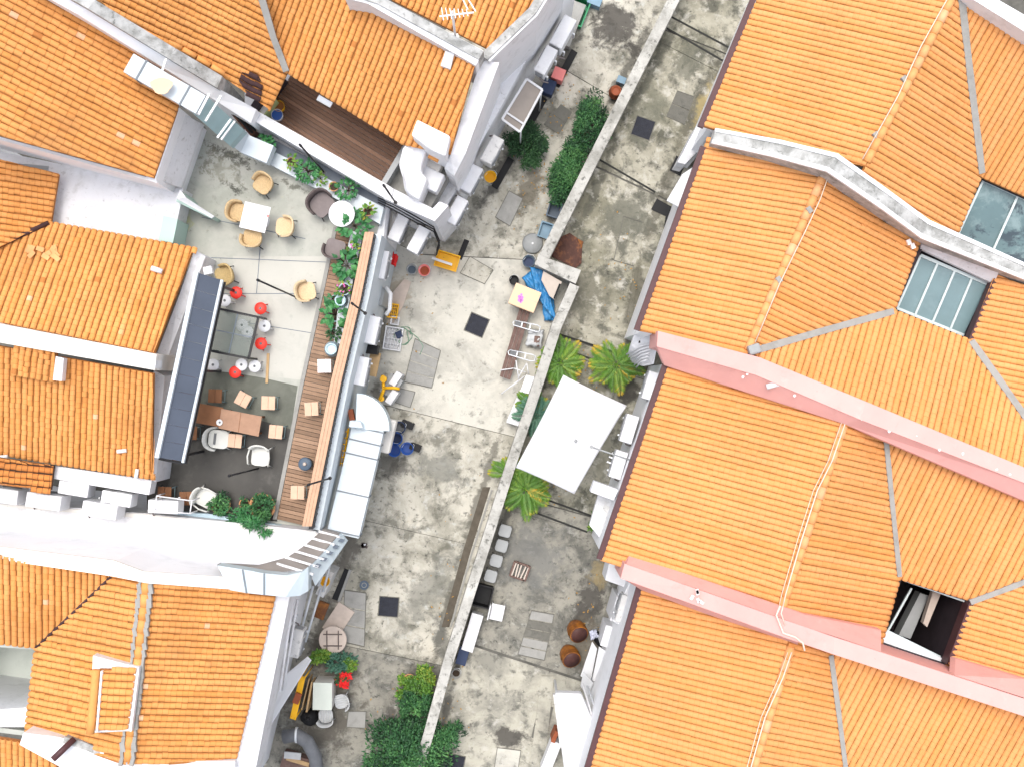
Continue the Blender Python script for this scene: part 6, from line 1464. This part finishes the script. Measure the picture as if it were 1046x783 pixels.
# ------------------------------------------------------------------ bottom of the lane
t = thing('round_stand', 'pinkish round table top with a dark square frame laid on it', 'table', P(342, 650)); MB().lathe([(.40, .38), (.42, .40), (.40, .43)], n=30).build('top', 'stone_tan', t); MB().cyl((0, 0, 0), .12, .38, 14).build('column', 'stone_tan', t)
q = MB()
for s_ in (-1, 1): q.box((s_ * .17, 0, .445), (.03, .56, .03)); q.box((0, s_ * .17, .4452), (.56, .03, .03))
q.build('square_frame', 'wicker_grey', t)
t = thing('counter', 'pale green topped counter with open wooden doors beside the red flowers', 'counter', P(334, 703), ang(1, .02)); MB().box((0, 0, .42), (.54, .78, .84)).build('body', 'cream_cap', t, bevel=.01); MB().box((0, 0, .855), (.56, .80, .025)).build('top', 'counter_pale', t)
q = MB(); q.box((-.40, -.05, .5), (.05, .9, .6), -.16); q.build('door', 'raw_wood', t)
q = MB(); q.box((-.52, .02, .45), (.03, .95, .6), -.22); q.build('door', 'raw_wood', t)
def mk_mesh_chair():
    t = thing('wire_chair', '', 'chair'); q = MB(); q.prism([Vector((x, y, .42)) for x, y in rrect(.42, .42, .14)], depth=.03); q.build('seat', 'plastic_clear', t)
    b = MB(); shell(b, .44, .44, .2, .42, .7, 20, 160, th=.025, flare=.05); b.build('backrest', 'plastic_clear', t)
    q = MB()
    for i in range(-2, 3): q.tube([(i * .075, -.18, .435), (i * .075, .18, .435)], .008, 4)
    q.build('wire', 'steel_pale', t)
    for sx in (-1, 1):
        for sy in (-1, 1): MB().tube([(sx * .16, sy * .16, .4), (sx * .2, sy * .2, 0)], .013, 5).build('leg', 'steel_pale', t)
    return t
spawn('wc', mk_mesh_chair, 'pale grey wire chair right of the pale green counter', P(351, 712, 0), face(-1, .2), 'grey wire chairs')
spawn('wc', mk_mesh_chair, 'pale grey wire chair below the pale green counter', P(335, 727, 0), face(-.1, -1), 'grey wire chairs')
q = MB(); rg = random.Random(14); q.lathe([(.16, 0), (.26, .12), (.22, .3), (.08, .4)], n=14); q.v = [(x + rg.uniform(-.04, .04), y + rg.uniform(-.04, .04), z) for x, y, z in q.v]
t = thing('bin_bag', 'black rubbish bag below the open counter doors', 'bag', P(317, 730)); q.build('sack', 'bag_black', t); MB().lathe([(.03, .36), (.07, .44), (.03, .47)], n=9).build('knot', 'bag_black', t)
t = thing('yellow_shelf', 'yellow metal shelf frame along the bottom left house wall', 'shelf', P(303, 715))
q = MB(); q.prism([P(306, 690, 1.4), P(312, 691, 1.4), P(302, 735, 1.4), P(296, 733, 1.4)], depth=.05); q.build('board', 'plastic_yellow', t, True)
q = MB()
for x, y in ((307, 691), (311, 692), (301, 734), (297, 732)): q.tube([P(x, y, 1.5), Vector((P(x, y, 1.5).x, P(x, y, 1.5).y, 0))], .02, 5)
q.build('post', 'plastic_yellow', t, True)
MB().box(P(304, 712, 1.42) + Vector((0, 0, .06)), (.18, .3, .12), LR - 1.57).build('bin', 'clay_red', t, True)
t = thing('bent_pipe', 'wide dull grey pipe bending over the lane at the bottom edge', 'pipe', P(300, 760)); q = MB(); q.tube([P(290, 752, 1.2), P(303, 750, 1.25), P(314, 757, 1.2), P(322, 772, 1.0), P(326, 800, .6)], .2, 14); q.build('pipe', 'pipe_grey', t, True)
q = MB(); q.tube([P(302, 750, 1.27), P(304, 750, 1.27)], .23, 14); q.build('collar', 'steel_pale', t, True)
q = MB(); q.box((0, 0, .2), (.9, .5, .4), ang(1, .3)); t = thing('cardboard_heap', 'flattened tan boards by the grey pipe at the bottom edge', 'boards', P(305, 776)); q.build('board', 'plank_brown', t); MB().box((.05, .1, .42), (.7, .12, .03), ang(1, .3)).build('strip', 'raw_wood', t); MB().box((-.1, .28, .44), (.5, .2, .04), ang(1, .1)).build('sheet', 'plastic_clear', t)
# pipes and scaffolding between the duct and the bottom house
t = thing('pipe_rack', 'pale pipes and frames standing along the lane below the terrace duct', 'pipes', P(335, 590))
q = MB()
for x0, y0, x1, y1, z in ((335, 570, 325, 598, 2.0), (340, 566, 330, 604, 1.6), (328, 600, 312, 655, 1.6), (320, 598, 306, 650, 2.2), (345, 556, 336, 580, 2.0)): q.tube([P(x0, y0, z), P(x1, y1, z)], .035, 6)
q.build('pipe', 'steel_pale', t, True)
q = MB(); q.prism([P(334, 582, 1.2), P(341, 585, 1.2), P(330, 610, 1.2), P(322, 606, 1.2)], 0); q.build('box', 'ac_stain', t, True)
bucket(333, 592, .14, .22, 'plastic_yellow', 'yellow scoop hanging by the pale pipes below the terrace duct', 'plastic_yellow', 'scoop', 'scoop', 1.25)
closed_box(346, 632, .9, .55, .06, LR - .2, 'stone_tan', 'pale stone step in the lane above the pinkish round table', 'step', 'step')
closed_box(329, 622, .3, .5, .12, LR - 1.57, 'jar_orange', 'rusty yellow plate on the lane edge near the pale pipes', 'plate', 'plate')
# ac pipework along the terrace wall
t = thing('wall_pipes', 'dark slots and white pipes between the air conditioners on the terrace wall', 'pipes', P(385, 310))
q = MB(); q.tube([P(394, 293, 2.0), P(399, 300, 2.0), P(398, 316, 2.0), P(394, 322, 2.0)], .06, 8); q.tube([P(386, 262, 2.6), P(378, 312, 2.6), P(374, 326, 2.6)], .04, 6); q.build('pipe', 'plastic_white', t, True)
q = MB(); q.box(P(379, 357, 2.0), (.42, .26, .5), ang(1, .1)); q.box(P(386, 254, 2.2), (.16, .25, .3), ang(1, .1)); q.build('vent', 'bag_black', t, True)
q = MB(); q.bar(P(384, 360, 1.8), P(379, 384, 1.8), .3, .1); q.build('board', 'raw_wood', t, True)
q = MB(); q.prism([P(387, 293, 1.9), P(394, 294, 1.9), P(390, 312, 1.9), P(385, 312, 1.9)], 0); q.build('cover', 'plastic_grey', t, True)
q = MB(); q.prism([P(400, 300, .05), P(413, 285, .05), P(420, 288, .05), P(412, 312, .05), P(402, 330, .05), P(396, 330, .05)], depth=.04); tag(q.build('stone_kerb', 'stone_tan', None, True, loc=P(405, 308, 0)), 'brownish stone kerb strip left of the grey bucket', 'kerb')
cloth('red_cloth', [P(401, 257, 1.0), P(407, 262, 1.0), P(404, 273, .9), P(399, 269, .9)], 'flower_red', 'dark red cloth hanging beside the air conditioner at the wall corner', 'cloth', .08, 6, 4)
bk = thing('yellow_ladder', 'short yellow ladder between the terrace wall and the big duct', 'ladder', P(352, 455, 2.5)); q = MB(); q.tube([P(352, 436, 3.0), P(347, 475, 2.8)], .03, 6); q.tube([P(356, 437, 3.0), P(350, 476, 2.8)], .03, 6); q.build('stile', 'plastic_yellow', bk, True); q = MB()
for i in range(6): q.tube([P(352 - i * .9, 440 + i * 6.5, 3), P(356 - i * 1.0, 441 + i * 6.5, 3)], .018, 5)
q.build('rung', 'plastic_yellow', bk, True)
closed_box(360, 423, .14, .3, .25, .2, 'clay_red', 'small red valve box above the duct collar', 'valve_box', 'box', 3.0)

for px, lab in (([(584, 50), (590, 54), (571, 90), (565, 86)], 'black strip of painted contact shade beside the pink box at the lane wall'), ([(553, 98), (559, 102), (541, 134), (535, 130)], 'black strip of painted contact shade under the brown canopy edge'),
                ([(519, 160), (525, 164), (508, 194), (502, 190)], 'black strip of painted contact shade beside the stained white air conditioner'), ([(676, 255), (681, 257), (662, 305), (657, 303)], 'narrow dark strip of painted shade at the foot of the second right hand house')):
    q = MB(); q.prism([P(*p, .034) for p in px], depth=.02); tag(q.build('contact_shade', 'bag_black', None, True, loc=P(*px[0], 0)), lab, 'drain')  # flat black strips paint contact shade onto the ground at the wall feet

t = thing('contact_tubes', 'black tubes added as dark contact along the foot of the white corner wall', 'contact tubes', P(420, 222, 3.4))
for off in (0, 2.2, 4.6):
    MB().tube([P(386, 202 + off, 4.3), P(402, 209 + off * 1.2, 4.3), P(424, 221 + off * 1.3, 4.0), P(443, 232 + off, 3.6), P(449, 246 + off, 2.8), P(446, 256 + off, 2.2)], .018, 6).build('cable', 'bag_black', t, True)  # black tubes added to darken the contact line under the corner wall

for x, y, w_, l_, h_, lab in ((627, 612, .3, .7, 1.6, 'tall white box cupboard right below the end of the lower pink wall'), (617, 640, .26, .6, 1.3, 'white box cupboard beside the black rubbish bag under the lowest eave')):
    closed_box(x, y, w_, l_, h_, ang(-.3, 1) - 1.57, 'ac_white', lab, 'wall_cupboard', 'cupboard')
t = thing('eave_pipes', 'thin dark pipes bracketed to the wall under the eave below the black bag', 'pipes', P(628, 660, 2.0))
MB().tube([P(641, 628, 2.4), P(629, 668, 2.3), P(618, 706, 2.1)], .03, 6).build('pipe', 'cushion_grey', t, True)
MB().tube([P(636, 640, 2.2), P(626, 650, 1.6), P(622, 664, 1.2)], .022, 6).build('hose', 'bag_black', t, True)
# ------------------------------------------------------------------ plants
def leaves(mb, c, rx, ry, rz, n, L, W, seed, clumps=12, up=.5, shell_=.55):
    rg = random.Random(seed); cl = []
    for _ in range(clumps):
        a, b_ = rg.uniform(0, 6.283), rg.uniform(-.2, 1); r_ = shell_ + (1 - shell_) * rg.random()
        k = math.sqrt(max(0, 1 - b_ * b_)); cl.append((Vector((math.cos(a) * k * rx * r_, math.sin(a) * k * ry * r_, b_ * rz * r_)), rg.gauss(.5, .2), rg.uniform(.22, .42)))
    for i in range(n):
        q, tq, s_ = cl[rg.randrange(clumps)]
        p = q + Vector((max(-1.5, min(1.5, rg.gauss(0, 1))) * rx * s_ * .72, max(-1.5, min(1.5, rg.gauss(0, 1))) * ry * s_ * .72, max(-1.5, min(1.5, rg.gauss(0, 1))) * rz * s_ * .72))
        d = Vector((p.x / rx, p.y / ry, p.z / rz)) * .7 + Vector((rg.gauss(0, .6), rg.gauss(0, .6), rg.gauss(0, .4) + .1))
        mb.leaf(Vector(c) + p, d, Vector((rg.gauss(0, .3), rg.gauss(0, .3), 1)), L * rg.uniform(.6, 1.25), W * rg.uniform(.7, 1.2), rg.uniform(.1, .5), min(1, max(0, tq + rg.gauss(0, .14))))
    return cl
def bush(x, y, z, rx, ry, rz, rot, lab, m='leaf_bush', n=1500, L=.12, W=.05, seed=1, name='bush', clumps=16, group=None, base_m=None):
    t = thing(name, lab, 'plant', P(x, y, z), rot, group); mb = MB()
    cl = leaves(mb, (0, 0, rz * .75), rx, ry, rz, n, L, W, seed, clumps); mb.build('foliage', m, t)
    st = MB()
    for q, _, _ in cl[:8]: st.tube([(0, 0, 0), Vector((q.x * .4, q.y * .4, rz * .4)), Vector((q.x, q.y, q.z + rz * .7))], .02, 5, .006)
    st.build('stem', 'bark', t); return t
bush(537, 151, 0, .52, .50, .5, 0, 'round dark green bush standing alone in the upper lane', n=3600, seed=21, L=.11, W=.036, clumps=22)
bush(603, 132, 0, .50, .80, .5, LR + 1.57 + .05, 'bushy green fern against the long wall, upper of two', 'leaf_fern', 4600, .10, .036, 22, clumps=24)
bush(579, 178, 0, .52, .80, .5, LR + 1.57 + .05, 'bushy green fern against the long wall, lower of two', 'leaf_fern', 4600, .10, .036, 23, clumps=24)
bush(414, 763, 0, 1.22, .85, .95, 0, 'big dark green tree crown at the bottom edge of the lane', 'leaf_fern', 9500, .13, .05, 24, 'tree', 40)
bush(441, 752, 0, .9, .45, .6, .45, 'spiky green branch mass leaning over the wall at the bottom edge', 'leaf_fern', 3000, .14, .04, 29, 'tree', 18)
bush(424, 716, 0, .40, .62, .45, -.3, 'mid green shrub between the tree crown and the round lit plant', 'leaf_fern', 2200, .11, .045, 25, clumps=14)
bush(427, 690, .15, .38, .40, .35, 0, 'light green leafy plant at the foot of the long wall', 'leaf_palm', 1300, .10, .055, 26, clumps=10)
bush(418, 700, .05, .26, .30, .3, 0, 'yellow green plant in a clay pot left of the light green one', 'leaf_palm', 420, .12, .08, 31, clumps=7)
t = thing('clay_pot', 'clay pot ringed by yellow green leaves at the foot of the long wall', 'pot', P(419, 693)); pot(t, 'pot_terracotta', .2, .26)
bush(348, 672, .0, .34, .22, .35, 0, 'dark bluish green plant below the pinkish round table', 'leaf_blue', 700, .12, .06, 27, clumps=9)
bush(329, 671, .25, .26, .22, .25, 0, 'light green potted plant left of the dark bluish one', 'leaf_palm', 420, .1, .07, 28, clumps=7)
bush(362, 676, .1, .20, .22, .25, 0, 'light green plant right of the dark bluish one', 'leaf_palm', 360, .09, .06, 30, clumps=6)
t = thing('flower_pot', 'pot of bright red flowers beside the pale green counter', 'plant', P(352, 690)); pot(t, 'pot_terracotta', .14, .22)
mb = MB(); leaves(mb, (0, 0, .36), .2, .2, .14, 260, .08, .05, 41, 8); mb.build('foliage', 'leaf_bush', t)
mb = MB(); leaves(mb, (0, 0, .44), .2, .2, .1, 330, .075, .06, 42, 9); mb.build('flower', 'flower_red', t)

def palm(x, y, r, h, seed, lab, nf=15, m='leaf_palm', lw=.032, tilt=0.0):
    t = thing('palm', lab, 'palm', P(x, y, 0)); rg = random.Random(seed); mb = MB(); st = MB(); ra = MB()
    for k in range(3):
        a = rg.uniform(0, 6.28); st.tube([(math.cos(a) * .1, math.sin(a) * .1, 0), (math.cos(a) * .06, math.sin(a) * .06, h * .8)], .035, 6, .02)
    for i in range(nf):
        a = i * 2.399 + rg.uniform(-.3, .3); L = r * rg.uniform(.75, 1.15); el = rg.uniform(.1, .6); tq = rg.gauss(.5, .14)
        if rg.random() < .04: tq = rg.uniform(.82, 1)
        d = Vector((math.cos(a), math.sin(a), 0)); pts = []
        N = 13
        for j in range(N + 1):
            s_ = j / N; pts.append(Vector((0, 0, h * .8)) + d * (L * s_) + Vector((0, 0, L * (el * s_ - (.30 + el * .6) * s_ * s_))))
        ra.tube(pts, .012, 4, .003, tint=tq)
        q = Vector((-d.y, d.x, 0))
        for j in range(2, N + 1):
            s_ = j / N; ll = r * .30 * math.sin(math.pi * min(1, .15 + .85 * s_) * .93) * rg.uniform(.85, 1.1) + .05
            for sd in (-1, 1):
                for hf in (0, .5):
                    p = pts[j].lerp(pts[j - 1], hf); dd = (q * sd * .85 + d * .75 + Vector((0, 0, rg.uniform(-.15, .15)))).normalized()
                    mb.leaf(p, dd, Vector((0, 0, 1)), ll, lw * rg.uniform(.8, 1.2), .32, min(1, max(0, tq + rg.gauss(0, .08) + (.36 if j >= N - 1 else .12 if j > N - 4 else 0))))
    mb.build('frond', m, t); ra.build('midrib', m, t); st.build('trunk', 'bark', t); return t
palm(571, 371, .72, 1.0, 1, 'yellow green palm touching the top corner of the white shade', 17)
palm(627, 373, .78, 1.1, 2, 'yellow green palm against the white fringe under the upper pink wall', 18)
palm(548, 424, .62, .9, 3, 'bluish green palm squeezed between the long wall and the white shade', 14, 'leaf_blue')
palm(541, 412, .45, .8, 6, 'small yellowish palm on the left side of the white shade', 9)
palm(536, 497, .82, 1.0, 4, 'bright green palm at the lower corner of the white shade', 20)
palm(520, 481, .55, 1.0, 5, 'yellow tipped palm leaning over the long wall below the white shade', 11)
bush(608, 533, 0, .2, .25, .2, 0, 'small tuft of weeds by the white hatch in the yard', 'leaf_palm', 220, .1, .05, 35, clumps=5)
bush(691, 208, .02, .12, .16, .12, 0, 'tiny yellow green weed in the dark opening under the white hood', 'leaf_palm', 90, .09, .05, 36, clumps=4)

def broad(x, y, z, r, lab, seed, pm=None, m='leaf_broad', n=95, L=.15, h=.34, pr=.14, fl=None, ph=.22, name='potted_plant'):
    t = thing(name, lab, 'plant', P(x, y, z)); rg = random.Random(seed)
    if pm: pot(t, pm, pr, ph)
    b0 = ph * .9 if pm else .05; mb = MB(); st = MB()
    for i in range(n):
        a = rg.uniform(0, 6.28); rr = r * .82 * math.sqrt(rg.random()); p = Vector((math.cos(a) * rr, math.sin(a) * rr, b0 + h * rg.uniform(.3, 1) * (1.1 - .5 * rr / r)))
        d = Vector((math.cos(a + rg.gauss(0, .5)), math.sin(a + rg.gauss(0, .5)), rg.uniform(-.3, .5)))
        mb.leaf(p, d, Vector((rg.gauss(0, .25), rg.gauss(0, .25), 1)), L * rg.uniform(.6, 1.2), L * .62 * rg.uniform(.8, 1.1), .25, min(1, max(0, rg.gauss(.5, .2))))
        if i % 3 == 0: st.tube([(0, 0, b0), p], .007, 4)
    mb.build('foliage', m, t); st.build('stem', 'bark', t)
    if fl:
        f_ = MB()
        for i in range(6): a = rg.uniform(0, 6.28); rr = r * .8 * math.sqrt(rg.random()); f_.leaf((math.cos(a) * rr, math.sin(a) * rr, b0 + h * rg.uniform(.7, 1.1)), (math.cos(a * 3), math.sin(a * 3), .3), Vector((0, 0, 1)), .06, .05)
        f_.build('flower', fl, t)
    return t
ZL = 4.0
broad(272, 152, ZL, .30, 'broad leafed plant nearest the silver duct on the planter ledge', 51, None)
broad(299, 167, ZL, .18, 'thin yellowish plant in an orange pot on the planter ledge', 52, 'pot_terracotta', 'leaf_palm', 22, .13, .25, .11)
broad(315, 176, ZL, .32, 'dense broad leafed plant beside the black pole on the planter ledge', 53, None)
broad(328, 184, ZL, .16, 'pale slender plant right of the black pole on the planter ledge', 54, None, 'leaf_palm', 20, .12, .25)
broad(342, 192, ZL, .10, 'nearly bare clay pot on the planter ledge', 55, 'pot_terracotta', 'leaf_palm', 5, .1, .12, .12)
broad(356, 195, ZL, .32, 'round dense green plant right of the bare clay pot', 56, None, n=60)
broad(377, 217, ZL, .20, 'orange potted plant with pale leaves at the right end of the planter ledge', 57, 'pot_terracotta', 'leaf_palm', 22, .14, .28, .12)
broad(363, 232, ZL, .36, 'large broad leafed plant overhanging the round white table', 58, None, n=60, L=.24)
broad(361, 256, ZL, .20, 'variegated plant with a few pink flowers above the handrail', 59, None, 'leaf_palm', 26, .12, .22, fl='flower_pink')
broad(356, 272, ZL, .34, 'large broad leafed plant below the second wicker armchair', 60, None, n=52, L=.24)
broad(353, 296, ZL, .22, 'pinkish green seedling plant in a pale blue pot by the handrail', 61, 'pot_blue', 'leaf_palm', 26, .12, .24, .15, 'flower_pink')
broad(343, 306, ZTD, .16, 'small light green plant on the deck left of the pinkish seedling', 62, 'pot_blue', 'leaf_broad', 18, .14, .2, .1)
broad(344, 322, ZTD, .34, 'large leafed plant in a pale blue pot in the middle of the deck edge', 63, 'pot_blue', n=44, L=.26, pr=.18)
broad(343, 341, ZTD, .18, 'small bushy plant in a pale blue pot', 64, 'pot_blue', 'leaf_bush', 40, .12, .26, .13)
t = thing('glazed_pot', 'empty egg shaped pale blue pot lowest on the deck edge', 'pot', P(341, 357, ZTD)); MB().lathe([(.13, 0), (.2, .14), (.21, .3), (.14, .46), (.16, .5), (.13, .5), (.1, .42)], n=22).build('body', 'pot_blue', t); MB().lathe([(.1, .40), (.1, .41)], n=14).build('soil', 'soil', t)
t = thing('glazed_pot', 'pale blue pot under the pinkish seedling by the handrail', 'pot', P(350, 308, ZTD)); MB().lathe([(.12, 0), (.18, .14), (.19, .3), (.14, .42), (.15, .45), (.12, .45), (.1, .4)], n=22).build('body', 'pot_blue', t); MB().lathe([(.1, .37), (.1, .38)], n=14).build('soil', 'soil', t)
def potbush(x, y, z, r, lab, seed, pm='pot_terracotta', m='leaf_fern', n=500):
    t = thing('potted_plant', lab, 'plant', P(x, y, z)); pot(t, pm, r * .82, .3); mb = MB(); leaves(mb, (0, 0, .38), r * .8, r * .8, r * .7, n, .1, .045, seed, 10); mb.build('foliage', m, t)
potbush(228, 514, ZT, .30, 'round bushy plant in an orange pot beside the cream armchair', 71)
potbush(270, 516, ZT, .40, 'widest bushy plant in an orange pot near the end of the deck', 72, n=800)
potbush(252, 513, ZT, .16, 'small clay pot with a few leaves between two bushy pots', 73, n=60)
bush(246, 526, ZT + .2, .36, .26, .25, 0, 'feathery light green plant in front of the small clay pot', 'leaf_broad', 520, .13, .04, 74, clumps=9)
bush(265, 535, ZT + .6, .30, .24, .2, 0, 'feathery plant spilling over the white ledge', 'leaf_broad', 300, .16, .04, 75, clumps=7)
# fallen leaves, moss crumbs
lt = MB(); rg = random.Random(77)
for cx, cy, sx, sy, k in ((550, 190, 12, 22, 60), (575, 118, 14, 18, 40), (430, 740, 25, 25, 50), (540, 505, 20, 10, 30), (610, 640, 15, 25, 40), (460, 640, 10, 60, 40), (640, 300, 12, 40, 30), (420, 320, 20, 40, 20), (600, 380, 20, 12, 30)):
    for i in range(k):
        p = P(cx + rg.gauss(0, sx), cy + rg.gauss(0, sy), .03); a = rg.uniform(0, 6.28); lt.leaf(p, (math.cos(a), math.sin(a), .05), Vector((0, 0, 1)), rg.uniform(.04, .1), rg.uniform(.02, .05), .1)
o = lt.build('fallen_leaves', 'litter', None, True, loc=P(540, 400, 0)); tag(o, 'scattered dry leaves lying on the lane and yard', 'leaf litter', kind='stuff')
